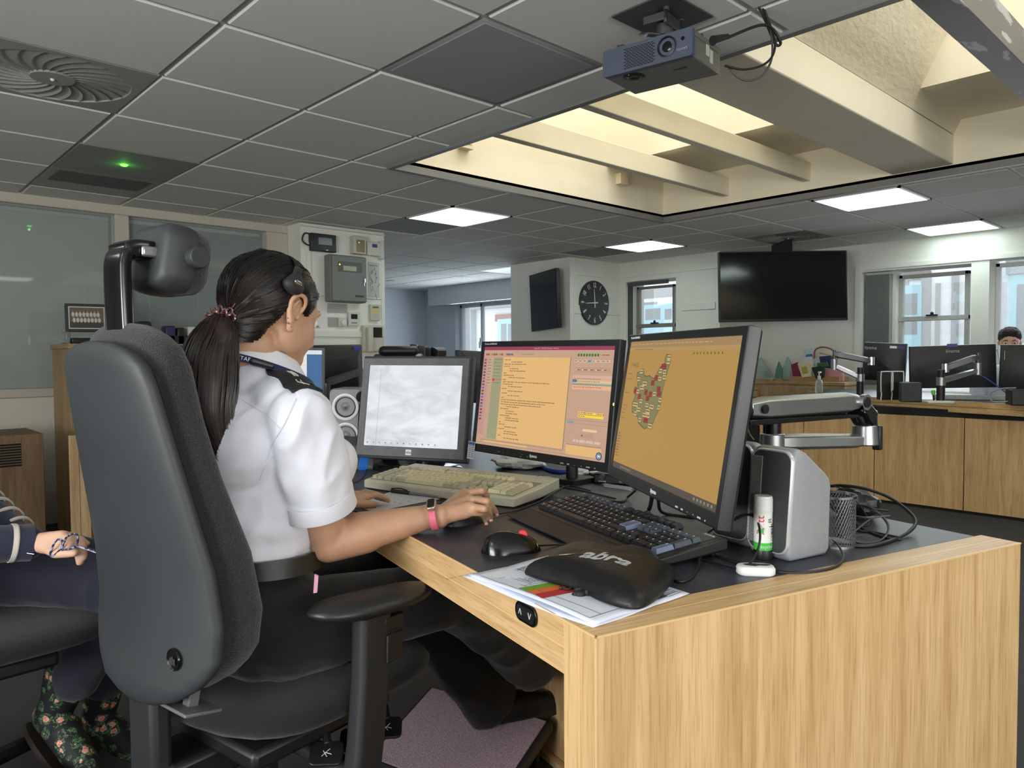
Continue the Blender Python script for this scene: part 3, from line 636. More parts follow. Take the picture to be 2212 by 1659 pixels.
def mp(px, py):
    "point of the map, read on the panel"
    d = ray(px, py); n = V((M2[0][2], M2[1][2], M2[2][2])); o = V((M2[0][3], M2[1][3], M2[2][3])); t = (o-EYE).dot(n)/d.dot(n); q = M2.inverted() @ (EYE+d*t); return (q.x/.541+.5, .5-q.y/.299)
ox, oy, k_ = 1280, 690, 1/3.3175
outl = [(540, 250), (552, 262), (560, 300), (545, 350), (530, 400), (512, 470), (497, 530), (492, 590), (480, 640), (455, 690), (435, 740), (405, 765), (375, 785), (345, 760), (328, 740), (325, 700), (300, 672), (283, 660), (285, 600), (303, 560), (305, 520), (302, 490), (312, 482), (322, 500), (325, 450), (318, 420), (320, 385), (335, 375), (355, 372), (364, 352), (370, 375), (372, 400), (390, 410), (408, 402), (425, 418), (440, 424), (455, 405), (465, 380), (480, 350), (500, 330), (518, 310), (520, 280), (530, 255)]
outl = [mp(ox+x*k_, oy+y*k_) for x, y in outl]
s.poly(outl, em(134, 130, 88, .9), 2)
for a, b in zip(outl, outl[1:]+outl[:1]):
    dx, dy = b[0]-a[0], b[1]-a[1]; l = math.hypot(dx, dy*.55) or 1; nx, ny = -dy*.55/l*.0016, dx/l*.0016/.55; s.poly([(a[0]-nx, a[1]-ny), (b[0]-nx, b[1]-ny), (b[0]+nx, b[1]+ny), (a[0]+nx, a[1]+ny)], em(84, 78, 50), 3)
red = em(164, 52, 52); wht = em(196, 172, 120); brd = em(70, 60, 42)
for x, y, w, m in ((550, 272, 24, 0), (545, 305, 22, 0), (512, 338, 34, 1), (488, 370, 22, 0), (518, 377, 22, 0), (352, 374, 24, 0), (457, 420, 20, 1), (484, 426, 22, 0), (516, 415, 22, 0), (332, 428, 22, 0), (375, 460, 32, 0), (433, 455, 22, 1), (355, 489, 30, 0), (308, 514, 20, 1), (326, 517, 20, 0), (475, 500, 22, 1), (384, 522, 20, 1), (415, 536, 20, 1), (445, 535, 22, 0), (478, 534, 26, 1), (337, 552, 20, 1), (395, 566, 20, 1), (348, 586, 20, 0), (486, 579, 22, 0), (308, 610, 38, 0), (391, 615, 22, 0), (424, 627, 32, 0), (476, 631, 20, 0), (330, 646, 28, 0), (397, 659, 30, 0), (308, 674, 20, 0), (375, 685, 30, 0), (400, 691, 20, 0), (340, 720, 20, 0), (382, 722, 30, 1), (413, 764, 32, 0)):
    a = mp(ox+(x-w/2)*k_, oy+(y)*k_); b = mp(ox+(x+w/2)*k_, oy+(y)*k_); hh = .016; yy = (a[1]+b[1])/2
    s.rect(a[0]-.0018, yy-hh-.003, b[0]+.0018, yy+hh+.003, brd, 4); s.rect(a[0], yy-hh, b[0], yy+hh, red if m else wht, 5)
    s.rect(a[0]+.003, yy-.006, b[0]-.003, yy+.004, em(120, 60, 50) if m else em(120, 104, 70), 6)
s.rect(0, .955, 1, 1, em(84, 78, 70), 2)
for k in range(6): s.rect(.10+k*.022, .968, .112+k*.022, .985, em(130, 122, 108), 3)
for k in range(6): s.rect(.83+k*.026, .968, .842+k*.026, .985, em(140, 130, 112), 3)
s.build(m2)
lg = MB(); textmesh(lg, 'ProLite B2409HDS', .0075, mk(-.24, .299/2+.0085), align='CENTER'); textmesh(lg, 'iiyama', .012, mk(0, -.299/2-.013), bold=.0002)
for k, w in enumerate(('AUTO', 'EXIT', '<', '>', 'ENTER', 'O')): textmesh(lg, w, .0045, mk(.12+k*.024, -.299/2-.020))
lg.build('lettering', whiteplastic_m, m2)
MB().ball((.531/2+.016, -.02, -.002), (.002, .003, .002)).build('status_light', whiteplastic_m, m2)
MB().ball((.531/2+.013, 0, .002), (.002, .004, .001)).build('status_light', emis('lime_led', (190, 255, 60), 3), m1)
# --- elo touch screen on its own foot
M3 = fitmx((1.421, 1.997, .957), 207, 9.9, -.4)
elo_m = mat('elo_grey', (92, 94, 98), rough=.55, var=.12, vscale=25)
m3 = monitor('touch_screen_monitor', 'square grey-framed touch screen with a glaring white display', M3, .343, .27, .024, bot=.034, body=elo_m, back=dgrey_m, depth=.09, lip=.006)
rim = MB(); 
for z in (0,): rim.loft([[( -.1955, -.171, -.004), (.1955, -.171, -.004), (.1955, .161, -.004), (-.1955, .161, -.004)], [(-.201, -.177, -.006), (.201, -.177, -.006), (.201, .167, -.006), (-.201, .167, -.006)], [(-.203, -.179, -.03), (.203, -.179, -.03), (.203, .169, -.03), (-.203, .169, -.03)], [(-.18, -.15, -.055), (.18, -.15, -.055), (.18, .14, -.055), (-.18, .14, -.055)]])
rim.build('casing', dgrey_m, m3, bevel=.004)
scm = bpy.data.materials.new('touch_display'); scm.use_nodes = True; nt = scm.node_tree; b = nt.nodes['Principled BSDF']
tc = nt.nodes.new('ShaderNodeTexCoord'); mpn = nt.nodes.new('ShaderNodeMapping'); nt.links.new(tc.outputs['Object'], mpn.inputs[0]); mpn.inputs['Scale'].default_value = (6, 14, 1)
nz = nt.nodes.new('ShaderNodeTexNoise'); nz.inputs['Scale'].default_value = 1.1; nz.inputs['Detail'].default_value = 6; nz.inputs['Distortion'].default_value = 1.2; nt.links.new(mpn.outputs[0], nz.inputs[0])
rp_ = nt.nodes.new('ShaderNodeValToRGB'); rp_.color_ramp.elements[0].position = .30; rp_.color_ramp.elements[0].color = lin((200, 202, 206)); rp_.color_ramp.elements[1].position = .62; rp_.color_ramp.elements[1].color = lin((234, 238, 243)); nt.links.new(nz.outputs[0], rp_.inputs[0]); nt.links.new(rp_.outputs[0], b.inputs['Emission Color']); b.inputs['Emission Strength'].default_value = .93; b.inputs['Base Color'].default_value = (.05, .05, .05, 1); b.inputs['Roughness'].default_value = .2
s = Screen(.343, .27); s.rect(0, 0, 1, 1, scm, 0); lg2 = em(188, 190, 198)
s.rect(.128, .03, .131, .985, em(150, 156, 186), 2); s.rect(0, .93, .78, .932, lg2, 2); s.rect(.0, .90, .2, .901, lg2, 2); s.rect(0, .865, .13, .866, lg2, 2)
for k in range(12): x = .03+k*.066; s.rect(x, .952, x+.016, .966, [em(120, 130, 150), em(150, 170, 160), em(176, 150, 130)][k % 3], 3); s.rect(x-.004, .975, x+.026, .979, lg2, 3)
for k in range(3): s.dashes(.02, .875+k*.018, 3, lg2, .005, .01, .02, rnd=rg)
s.build(m3)
b_ = MB(); b_.box(-.010, .010, -.161, -.143, .006, .0066); lb = b_.build('badge', whiteplastic_m, m3); b_ = MB(); textmesh(b_, 'elo', .014, M4.Translation((0, -.152, .0068))); b_.build('lettering', dgrey_m, lb)
pc = M3 @ V((0, -.10, -.06)); b_ = MB(); b_.loft([[(x+pc.x+.05, y+pc.y-.0, z) for x, y in rrect(.10, .06, .02)] for z in (DZ+.01, .92)]); b_.build('neck', black_m, m3, world=True)
b_ = MB(); b_.loft([[(x*k+pc.x-.02, y*k+pc.y-.02, z) for x, y in rrect(.22, .34, .09)] for k, z in ((1, DZ), (1, DZ+.006), (.9, DZ+.016))]); b_.build('foot', black_g, m3, world=True)
# ------------------------------------------------------------------ arm that carries the right monitor
t = thing('monitor_arm', 'large silver and black jointed monitor arm behind the right-hand monitor', 'monitor arm')
k1, k2 = 1.72, 1.84
A0, A1 = pd(1612, 884, 1.58), pd(1850, 868, 1.80)
def bar(mb, a, b, wa, wb, th, up=V((0, 0, 1)), r=.4, ext=0):
    a, b = V(a), V(b); d = (b-a).normalized(); s_ = d.cross(up).normalized(); u2 = s_.cross(d)
    a = a-d*ext; b = b+d*ext
    rings = []
    for q in range(9):
        f_ = q/8; p = a.lerp(b, f_); w = wa*(1-f_)+wb*f_; e = 1 if 0 < q < 8 else .7
        rings.append([tuple(p+s_*x*th*e+u2*y*w*e) for x, y in [(.5, -.5+r*.4), (.5, .5-r*.4), (.5-r, .5), (-.5+r, .5), (-.5, .5-r*.4), (-.5, -.5+r*.4), (-.5+r, -.5), (.5-r, -.5)]])
    return mb.loft(rings)
b_ = bar(MB(), A0, A1, .050, .050, .048); b_.build('upper_arm', steel_m, t, bevel=.002)
b_ = bar(MB(), A0+V((-.005, 0, -.027)), A1+V((0, 0, -.032)), .018, .012, .040); b_.build('arm_channel', black_g, t, bevel=.001)
sd = (A1-A0).cross(V((0, 0, 1))).normalized()
if sd.dot(EYE-A0) < 0: sd = -sd
b_ = MB(); b_.cyl(A1+sd*.015-V((.0, 0, .0)), A1+sd*.028, .019, seg=24); b_.build('pivot_ring', chrome_m, t)
b_ = MB(); b_.cyl(A1+sd*.026, A1+sd*.030, .013, seg=24); b_.cyl(A0+(A1-A0)*.08+sd*.02, A0+(A1-A0)*.08+sd*.026, .010, seg=16); b_.build('pivot_screw', black_m, t)
K = pd(1872, 905, 1.83); El = pd(1868, 968, 1.83)
b_ = MB(); b_.cyl(K-V((0, 0, .035)), K+V((0, 0, .022)), .026, .024, seg=20); bar(b_, A1-V((0, 0, .008)), K+V((.006, 0, -.006)), .046, .06, .05); b_.build('knuckle', black_g, t, bevel=.003)
b_ = MB(); b_.cyl(pd(1868, 918, 1.83), pd(1868, 962, 1.83), .0285, .031, seg=24); L0 = pd(1668, 954, 1.74); L1 = pd(1868, 952, 1.83)
bar(b_, L0, L1, .040, .034, .046, ext=.0); b_.cyl(L0-V((0, 0, .022)), L0+V((0, 0, .020)), .028, seg=24); b_.build('lower_arm', steel_m, t, bevel=.003)
b_ = MB(); b_.cyl(L0+V((0, 0, .020)), L0+V((0, 0, .052)), .021, seg=24); b_.cyl(V((L0.x, L0.y, DZ)), L0-V((0, 0, .022)), .018, seg=20); b_.cyl(V((L0.x, L0.y, DZ)), V((L0.x, L0.y, DZ+.02)), .045, seg=20); b_.build('post', black_g, t)
b_ = MB(); q = pd(1893, 945, 1.83); b_.box(q.x-.012, q.x+.006, q.y-.014, q.y+.006, q.z-.03, q.z+.03); b_.build('cable_clip', black_m, t, bevel=.003)
b_ = MB(); a = M2 @ V((0, 0, -.045)); b_.tube([a, a.lerp(A0, .5)-V((0, 0, .01)), A0], .022, seg=10); b_.cyl(a, M2 @ V((0, 0, -.062)), .05, seg=20); b_.build('head_joint', black_m, t)
b_ = MB(); q = pd(1612, 915, 1.6); b_.tube([q, q+V((.004, -.004, -.02)), q+V((.010, -.012, -.035))], .006, seg=6, flat=.2); b_.build('tape_tag', mat('yellowed_tape', (206, 200, 160), rough=.6), t)
# arm behind the middle monitor
t = thing('monitor_arm', 'dark post and arm hidden behind the middle monitor', 'monitor arm')
a = M1 @ V((0, 0, -.055)); b_ = MB(); b_.cyl(a, a+V((.06, 0, 0)), .03); b_.cyl((a.x+.08, a.y, DZ), (a.x+.08, a.y, a.z+.04), .018); b_.box(a.x+.03, a.x+.13, a.y-.05, a.y+.05, DZ, DZ+.015); b_.build('post', black_m, t)
# ------------------------------------------------------------------ keyboards
kb_mesh = {}
def keycap(w, h, mt, U, hgt, legend=None):
    k = (round(w, 2), round(h, 2), mt.name, legend)
    if k in kb_mesh: return kb_mesh[k]
    m = MB(); x, y = w*U/2-.0006, h*U/2-.0006; ix, iy, oy = .0028, .0026, .0008
    m.loft([[(-x, -y, 0), (x, -y, 0), (x, y, 0), (-x, y, 0)], [(-x+ix, -y+iy, hgt), (x-ix, -y+iy, hgt), (x-ix, y-iy+oy, hgt), (-x+ix, y-iy+oy, hgt)], [(-x+ix+.001, -y+iy+.001, hgt-.0005), (x-ix-.001, -y+iy+.001, hgt-.0005), (x-ix-.001, y-iy, hgt-.0005), (-x+ix+.001, y-iy, hgt-.0005)]])
    if legend == 'dash': m.m = 1; m.box(-x+ix+.0018, -x+ix+.0036, y-iy-.0052, y-iy-.0016, hgt-.0005, hgt-.0002)
    me_o = m.build('key', [mt, whiteplastic_m] if legend else [mt], None, smooth=30); kb_mesh[k] = me_o.data; bpy.data.objects.remove(me_o); return kb_mesh[k]
def keyboard(name, label, mx, Wd, Dp, z0, z1, keys, case, mats, U=.019, hgt=.0085, rest=0, legend=None, curve=0, lip=.0, org=(0, 0)):
    "keys: (x, y, w, h, material index) in key units from the lower left"
    t = thing(name, label, 'keyboard', mx); sl = math.atan2(z1-z0, Dp)
    b = MB(); n = 8
    def prof(z0_, z1_, ins):
        pts = [(-0+ins, 0+ins)] + [(Wd*k/n, 0+ins-curve*sin(pi*k/n)) for k in range(1, n)] + [(Wd-ins, 0+ins), (Wd-ins+curve, Dp*.5), (Wd-ins, Dp-ins), (0+ins, Dp-ins), (0+ins-curve, Dp*.5)]
        return [(x, y, z0_+(z1_-z0_)*max(0, min(1, y/Dp))) for x, y in pts]
    b.loft([prof(.002, .004+(z1-z0)*.5, .003), prof(.004, .008+(z1-z0)*.5, 0), prof(z0-.003, z1-.003, 0), prof(z0, z1, .003)]); b.build('case', case, t, bevel=.001)
    T = M4.Translation((org[0], org[1], z0+math.tan(sl)*org[1]-.001)) @ M4.Rotation(sl, 4, 'X')
    w_ = MB(); xs = [k[0] for k in keys]; w_.mx = T; 
    w_.box(-.004, max(k[0]+k[2] for k in keys)*U+.004, -.004, max(k[1]+k[3] for k in keys)*U+.004, .0003, .0016); w_.build('key_well', mats[-1], t)
    keys = sorted(keys, key=lambda k: -k[2]*k[3])
    rest_k = MB()
    for i, (x, y, w, h, mi) in enumerate(keys):
        L = T @ M4.Translation(((x+w/2)*U, (y+h/2)*U, .001))
        if i < 96:
            o = bpy.data.objects.new('key', keycap(w, h, mats[mi], U, hgt, legend)); COL.objects.link(o); o.parent = t; o.matrix_local = L
        else:
            me = keycap(w, h, mats[mi], U, hgt, legend); rest_k.add([v.co for v in me.vertices], [tuple(p.vertices) for p in me.polygons], L)
    if rest_k.v: rest_k.build('keys', mats[0], t, kind='stuff')
    return t
def std_keys(x0=0, fgap=.5, npx=18.5, navx=15.25, mi=0, mj=1, yF=5.5):
    K = []
    for k in range(13): K.append((x0+k, 4, 1, 1, mi))
    K.append((x0+13, 4, 2, 1, mj)); K.append((x0, 3, 1.5, 1, mj))
    for k in range(12): K.append((x0+1.5+k, 3, 1, 1, mi))
    K.append((x0+13.5, 2, 1.5, 2, mj)); K.append((x0, 2, 1.75, 1, mj))
    for k in range(11): K.append((x0+1.75+k, 2, 1, 1, mi))
    K.append((x0+12.75, 2, .75, 1, mi)); K.append((x0, 1, 1.25, 1, mj))
    for k in range(11): K.append((x0+1.25+k, 1, 1, 1, mi))
    K.append((x0+12.25, 1, 2.75, 1, mj))
    return K
A = pz(787, 1055, DZ); B = pz(1110, 1099, DZ); xd = (B-A).normalized(); yd = V((0, 0, 1)).cross(xd)
KB = basis(A, xd, yd, (0, 0, 1))
cream_k = mat('key_cream', (222, 214, 174), rough=.5); greyk = mat('key_grey', (184, 182, 156), rough=.5); casek = mat('keyboard_beige', (205, 202, 182), rough=.5, var=.03, vscale=60); wellk = mat('key_well_beige', (150, 146, 122), rough=.7)
K = [(a, b, 1, 1, 1) for a in (0, 1) for b in range(0, 5)] + std_keys(2.35) + [(2.35, 0, 1.5, 1, 1), (3.85, 0, 1, 1, 1), (4.85, 0, 1.5, 1, 1), (6.35, 0, 7.0, 1, 0), (13.35, 0, 1.5, 1, 1), (14.85, 0, 1, 1, 1), (15.85, 0, 1.5, 1, 1)]
K += [(17.65+a, b, 1, 1, 1) for a in range(3) for b in (3, 4)] + [(17.65+a, 0, 1, 1, 1) for a in range(3)] + [(18.65, 1, 1, 1, 1)]
K += [(20.95+a, b, 1, 1, 0) for a in range(3) for b in (1, 2, 3)] + [(20.95+a, 4, 1, 1, 1) for a in range(4)] + [(20.95, 0, 2, 1, 0), (22.95, 0, 1, 1, 0), (23.95, 0, 1, 2, 1), (23.95, 2, 1, 2, 1)]
K += [(.0, 5.6, 2, 1, 1), (2.35, 5.6, 1.2, 1, 1)] + [(4.6+g*4.5+a, 5.6, 1, 1, 1) for g in range(3) for a in range(4)] + [(17.65+a+.4, 5.6, .9, 1, 1) for a in range(3)]
wkb = (B-A).length
ksc = (wkb-.028)/25.0
kbo = keyboard('keyboard', 'wide old beige keyboard with coloured label strips, under the operator\'s hand', KB, wkb, .215, .026, .046, K, casek, [cream_k, greyk, wellk], U=ksc, hgt=.010, curve=.008, org=(.014, .016))
lb = MB(mx=M4.Translation((0, 0, .0365))); sl = math.atan2(.02, .215)
def strip(x0, x1, y0, y1, m): lb.m = m; lb.add([(x0, y0, .026+y0*.0930+.0008-.0365), (x1, y0, .026+y0*.0930+.0008-.0365), (x1, y1, .026+y1*.0930+.0008-.0365), (x0, y1, .026+y1*.0930+.0008-.0365)], [(0, 1, 2, 3)])
lb = MB()
def strip(x0, x1, y0, y1, m, e=.0008): f_ = lambda y: .026+y*.0930+e; lb.m = m; lb.add([(x0, y0, f_(y0)), (x1, y0, f_(y0)), (x1, y1, f_(y1)), (x0, y1, f_(y1))], [(0, 1, 2, 3)])
ys0, ys1 = .168, .180
strip(.135, .345, ys0-.002, ys1+.002, 0); strip(.14, .155, ys0, ys1, 1, .001); strip(.158, .173, ys0, ys1, 2, .001); strip(.30, .315, ys0-.004, ys1-.004, 3, .0012)
strip(.345, .40, ys0-.004, ys1-.002, 0)
for k in range(15): strip(.178+k*.0142, .188+k*.0142, ys0+.003, ys0+.005, 4, .0014); strip(.178+k*.0142, .186+k*.0142, ys0+.007, ys0+.009, 4, .0014)
lb.build('label_strip', [whiteplastic_m, mat('label_green', (168, 200, 70), rough=.6), mat('label_red', (220, 70, 60), rough=.6), mat('label_yellow', (230, 190, 40), rough=.6), mat('label_ink', (120, 124, 140), rough=.6)], kbo, smooth=0)
b_ = MB(); b_.box(wkb-.06, wkb-.03, .185, .192, -.0, .03); b_.build('foot', casek, kbo)
# --- black keyboard with palm rest
q0, q1, q2, q3 = pz(1142, 1105, DZ+.01), pz(1243, 1060, DZ+.035), pz(1522, 1150, DZ+.035), None
xd = (q2-q1).normalized(); xd.z = 0; xd.normalize(); yd = V((0, 0, 1)).cross(xd); o_ = V((q0.x, q0.y, DZ))
KB2 = basis(o_, xd, yd, (0, 0, 1)); w2 = (q2-q1).xy.length*1.0; d2 = (V((q1.x, q1.y, 0))-V((o_.x, o_.y, 0))).dot(yd)
kblack = mat('key_black', (30, 31, 34), rough=.45); kslate = mat('key_slate', (66, 72, 80), rough=.45); kblue = mat('key_blue_grey', (110, 122, 150), rough=.5); kcase = mat('keyboard_black', (34, 33, 32), rough=.45)
K = std_keys(0, mj=0) + [(0, 0, 1.25, 1, 0), (1.25, 0, 1.25, 1, 0), (2.5, 0, 1.25, 1, 0), (3.75, 0, 6.25, 1, 0), (10, 0, 1.25, 1, 0), (11.25, 0, 1.25, 1, 0), (12.5, 0, 1.25, 1, 0), (13.75, 0, 1.25, 1, 0)]
K = [k if not (k[0] == 13.5 and k[3] == 2) else (13.5, 2, 1.5, 2, 2) for k in K]
K += [(15.3+a, b, 1, 1, 1) for a in range(3) for b in (3, 4)] + [(15.3+a, 0, 1, 1, 0) for a in range(3)] + [(16.3, 1, 1, 1, 0)]
K += [(18.6+a, b, 1, 1, 0) for a in range(3) for b in (1, 2, 3)] + [(18.6+a, 4, 1, 1, 1) for a in range(4)] + [(18.6, 0, 2, 1, 0), (20.6, 0, 1, 1, 0), (21.6, 0, 1, 2, 2), (21.6, 2, 1, 2, 1)]
K += [(0, 5.4, 1, 1, 1)] + [(2+g*4.4+a, 5.4, 1, 1, 1) for g in range(3) for a in range(4)] + [(15.3+a, 5.4, 1, 1, 1) for a in range(3)]
u2 = (w2-.03)/22.6; kd = 6.4*u2+.02; rest_d = max(.04, d2-kd)
kbk = keyboard('keyboard', 'black keyboard with palm rest and white key marks, partly under the pouch', KB2, w2, d2, .018, .038, K, kcase, [kblack, kslate, kblue, black_m], U=u2, hgt=.009, legend='dash', org=(.012, d2-kd+.006), curve=.001)
b_ = MB(); b_.loft([[(x, y, z) for x, y, z in ((0, -.055, .004+e), (w2, -.055, .004+e), (w2, .0, .004+e*4.2), (0, .0, .004+e*4.2))] for e in (0, .003)]); b_.build('palm_rest', black_s, kbk, bevel=.002)
lg = MB(); textmesh(lg, 'lenovo', .011, M4.Translation((w2-.035, d2-.012, .0375)) @ M4.Rotation(math.atan2(.02, d2), 4, 'X')); lg.build('lettering', mat('lettering_grey', (170, 172, 175), rough=.5), kbk)
b_ = MB(); b_.box(w2-.10, w2-.04, d2-.006, d2-.001, .018, .034); b_.box(w2-.05, w2-.02, d2-.02, d2-.012, 0, .02); b_.build('foot', black_m, kbk)
# ------------------------------------------------------------------ mice
def mouse(label, mx, L=.112, Wd=.060, Hh=.037, wheel=None, gloss=black_g):
    t = thing('computer_mouse', label, 'mouse', mx); b = MB(); rings = []; n = 12
    for i in range(n+1):
        u = i/n; x = L*(u-.5); w = Wd/2*(max(0, 1-(abs(2*u-1.02))**3.2)**.5*.96+.04); hh = Hh*(sin(pi*min(1, (u+.10)/1.16)**.80)**.62 if 0 < u < 1 else .12)
        rings.append([(x, w*cos(a)*(1 if sin(a) < .2 else 1-.12*sin(a)), max(.0, hh*sin(a)) if k not in () else 0) for k, a in enumerate([pi*q/12 for q in range(13)])])
    b.loft(rings); b.build('shell', gloss, t, smooth=60)
    b2 = MB(); b2.tube([(L*.45, 0, Hh*.42), (L*.25, 0, Hh*.80), (0, 0, Hh*1.0), ], .0007, seg=6); b2.build('button_seam', dgrey_m, t)
    w_ = MB(mx=M4.Translation((L*.20, 0, Hh*.76)) @ M4.Rotation(pi/2, 4, 'X')); w_.lathe([(.0001, -.0035), (.0085, -.0035), (.0095, -.002), (.0095, .002), (.0085, .0035), (.0001, .0035)], seg=24); w_.build('scroll_wheel', wheel or dgrey_m, t)
    return t
a, b = pz(1037, 1196, DZ), pz(1170, 1188, DZ); d = (b-a).normalized()
MO = basis(a.lerp(b, .52)+V((-.0, .004, 0)), d, V((0, 0, 1)).cross(d), (0, 0, 1))
mouse('glossy black mouse with a red scroll wheel on the desk corner', MO, L=.115, Wd=.062, Hh=.040, wheel=mat('red_wheel', (226, 60, 66), rough=.5))
MH = frame((1.050, 1.285, DZ), R(-6)); mouse('black mouse under the operator\'s right hand', MH, L=.108, Hh=.034, gloss=black_m)
def cable(name, label, pts, r, m, cat='cable', sm=6, flat=1, group=None):
    b = MB(); b.tube(pts, r, seg=8, sm=sm, flat=flat); return tag(b.build(name, m, smooth=60), label, cat, group)
cab_m = mat('black_cable', (26, 27, 28), rough=.45)
z = DZ+.003
cable('mouse_cable', 'thin black cable running from the red-wheeled mouse to behind the black keyboard', [MO @ V((.055, 0, .008)), pz(1200, 1177, z), pz(1235, 1176, z), pz(1290, 1178, z), pz(1360, 1172, z)], .0018, cab_m)
cable('mouse_cable', 'thin black cable running from the hand-held mouse under the beige keyboard edge', [MH @ V((.052, 0, .008)), pz(1110, 1104, z), pz(1165, 1083, z), pz(1200, 1062, z), pz(1225, 1050, z), pz(1245, 1052, z), pz(1275, 1060, z)], .0018, cab_m)
cable('keyboard_cable', 'black cable leaving the back of the beige keyboard towards the centre', [pz(1155, 1030, z+.01), pz(1175, 1028, z), pz(1200, 1045, z), pz(1222, 1053, z), pz(1262, 1061, z), pz(1330, 1077, z)], .002, cab_m)
cable('white_cable', 'thick white cable on the desk behind the beige keyboard', [pz(1118, 1028, z), pz(1165, 1031, z), pz(1210, 1033, z+.002), pz(1245, 1026, z+.004), pz(1290, 1020, z), pz(1350, 1022, z)], .0045, mat('white_cable', (214, 212, 202), rough=.5))
cable('blue_cable', 'thick blue cable sagging below the middle monitor', [pz(1150, 990, z+.02), pz(1165, 1005, z+.004), pz(1195, 1018, z+.003), pz(1225, 1019, z+.004), pz(1262, 1015, z+.006), pz(1300, 1008, z+.01)], .009, mat('blue_cable', (38, 62, 150), rough=.45))
cable('black_cable', 'black cable looping behind the blue cable bundle', [pz(1262, 1014, z+.004), pz(1285, 1027, z), pz(1320, 1020, z+.01), pz(1350, 1005, z+.02)], .004, cab_m)
# crumpled tissues
def crumple(name, label, c, r, sq, m, seed, cat='tissue'):
    b = MB(); b.ball((0, 0, 0), 1, seg=28); rn = random.Random(seed); off = V((rn.random()*9, rn.random()*9, 0)); vs = []
    for v in b.v:
        v = V(v); n = noise.noise(v*1.6+off)*.5+abs(noise.noise(v*3.5+off))*.35; v2 = v*(1+n*.7); vs.append((c[0]+v2.x*r[0], c[1]+v2.y*r[1], max(c[2]-r[2]+.001, c[2]+v2.z*r[2])))
    b.v = vs; o = b.build(name, m, smooth=25); return tag(o, label, cat)
tis = mat('tissue_paper', (226, 224, 220), rough=.9)
p = pz(1112, 1004, DZ+.01); crumple('crumpled_tissue', 'crumpled white paper bag behind the beige keyboard', (p.x+.02, p.y, DZ+.020), (.075, .085, .020), 1, tis, 2, 'paper')
p = pz(1253, 1019, DZ+.01); crumple('crumpled_tissue', 'small white tape knot around the blue cable end', (p.x, p.y, DZ+.010), (.022, .026, .010), 1, tis, 5, 'tape')
# volume bar under the right monitor with a clear pen lying on it
p = pz(1345, 1046, DZ); t = thing('speaker_control_bar', 'small black control bar with white volume markings below the monitors', 'control bar', frame((p.x-.01, p.y+.02, DZ), R(200)))
b_ = MB(); b_.box(-.02, .02, -.06, .07, 0, .030); b_.build('body', black_m, t, bevel=.005); b_ = MB(); b_.cyl((.02, -.03, .022), (.030, -.03, .022), .008); b_.build('knob', dgrey_m, t)
lg = MB(); textmesh(lg, 'VOLUME', .006, basis((.0206, -.032, .008), (0, 1, 0), (0, 0, 1), (1, 0, 0))); textmesh(lg, 'ON/OFF', .006, basis((.0206, .03, .010), (0, 1, 0), (0, 0, 1), (1, 0, 0))); lg.build('lettering', whiteplastic_m, t)
clear_m = mat('clear_plastic', (220, 226, 230), rough=.1, trans=.8, alpha=.7)
a, b = pz(1305, 1047, DZ+.012), pz(1366, 1056, DZ+.006); b_ = MB(); b_.cyl(a, b, .0045, seg=10); t = b_.build('pen', clear_m); tag(t, 'clear ballpoint pen lying below the control bar', 'pen'); MB().cyl(a.lerp(b, -.1), a, .001, .0035, seg=8).build('nib', steel_m, t)
for q in (((1372, 1060), (1344, 1080)), ((1412, 1072), (1404, 1100)), ((1420, 1078), (1430, 1108))): pass
cable('monitor_cable', 'black cables hanging from the back of the right-hand monitor onto the desk', [M2 @ V((-.12, -.12, -.04)), pz(1408, 1075, DZ+.05), pz(1402, 1100, DZ+.006), pz(1390, 1112, z)], .005, cab_m)
cable('monitor_cable', 'second black cable beside it, dropping behind the black keyboard', [M2 @ V((-.10, -.12, -.04)), pz(1422, 1080, DZ+.05), pz(1434, 1108, DZ+.006), pz(1500, 1118, z)], .004, cab_m)
cable('monitor_cable', 'thin black cable slanting from the right monitor towards the middle of the desk', [pz(1374, 1058, DZ+.05), pz(1358, 1072, DZ+.01), pz(1342, 1084, z), pz(1300, 1080, z)], .003, cab_m)
# ------------------------------------------------------------------ note paper and pen
nm = mat('note_paper', (206, 206, 210), rough=.9)
cs = [pz(760, 1092, z), pz(806, 1106, z), pz(950, 1078, z), pz(848, 1061, z)]
b_ = MB(); b_.loft([[tuple(p) for p in cs], [(p.x, p.y, p.z+.0006) for p in cs]]); npd = b_.build('note_sheet', nm); tag(npd, 'white handwritten note sheet under the ballpoint pen', 'paper')
b_ = MB(); rg = random.Random(8)
for k in range(5):
    for j in range(6):
        f0 = .2+k*.15; g0 = .12+j*.12+rg.uniform(0, .03); w_ = rg.uniform(.03, .09)
        pa = cs[0].lerp(cs[3], f0).lerp(cs[1].lerp(cs[2], f0), g0); pb = cs[0].lerp(cs[3], f0+rg.uniform(-.015, .015)).lerp(cs[1].lerp(cs[2], f0), g0+w_)
        b_.cyl((pa.x, pa.y, z+.0008), (pb.x, pb.y, z+.0008), .0005, seg=4)
b_.build('handwriting', mat('ink_grey', (150, 150, 160), rough=.8), npd)
a, b = pz(846, 1060, z+.006), pz(962, 1076, z+.003)
t = thing('pen', 'black-capped ballpoint pen lying across the note sheet', 'pen', M4.Translation(a)); T0 = a
b_ = MB(mx=M4.Translation(-T0)); b_.cyl(a.lerp(b, .34), a.lerp(b, .88), .0036, seg=8); b_.build('barrel', mat('smoke_plastic', (110, 112, 118), rough=.15), t)
b_ = MB(mx=M4.Translation(-T0)); b_.cyl(a, a.lerp(b, .34), .0052, seg=10); q = (b-a).normalized(); b_.tube([a+V((0, 0, .006)), a.lerp(b, .15)+V((.002, 0, .009)), a.lerp(b, .30)+V((0, 0, .006))], .0018, seg=6); b_.build('cap', black_m, t)
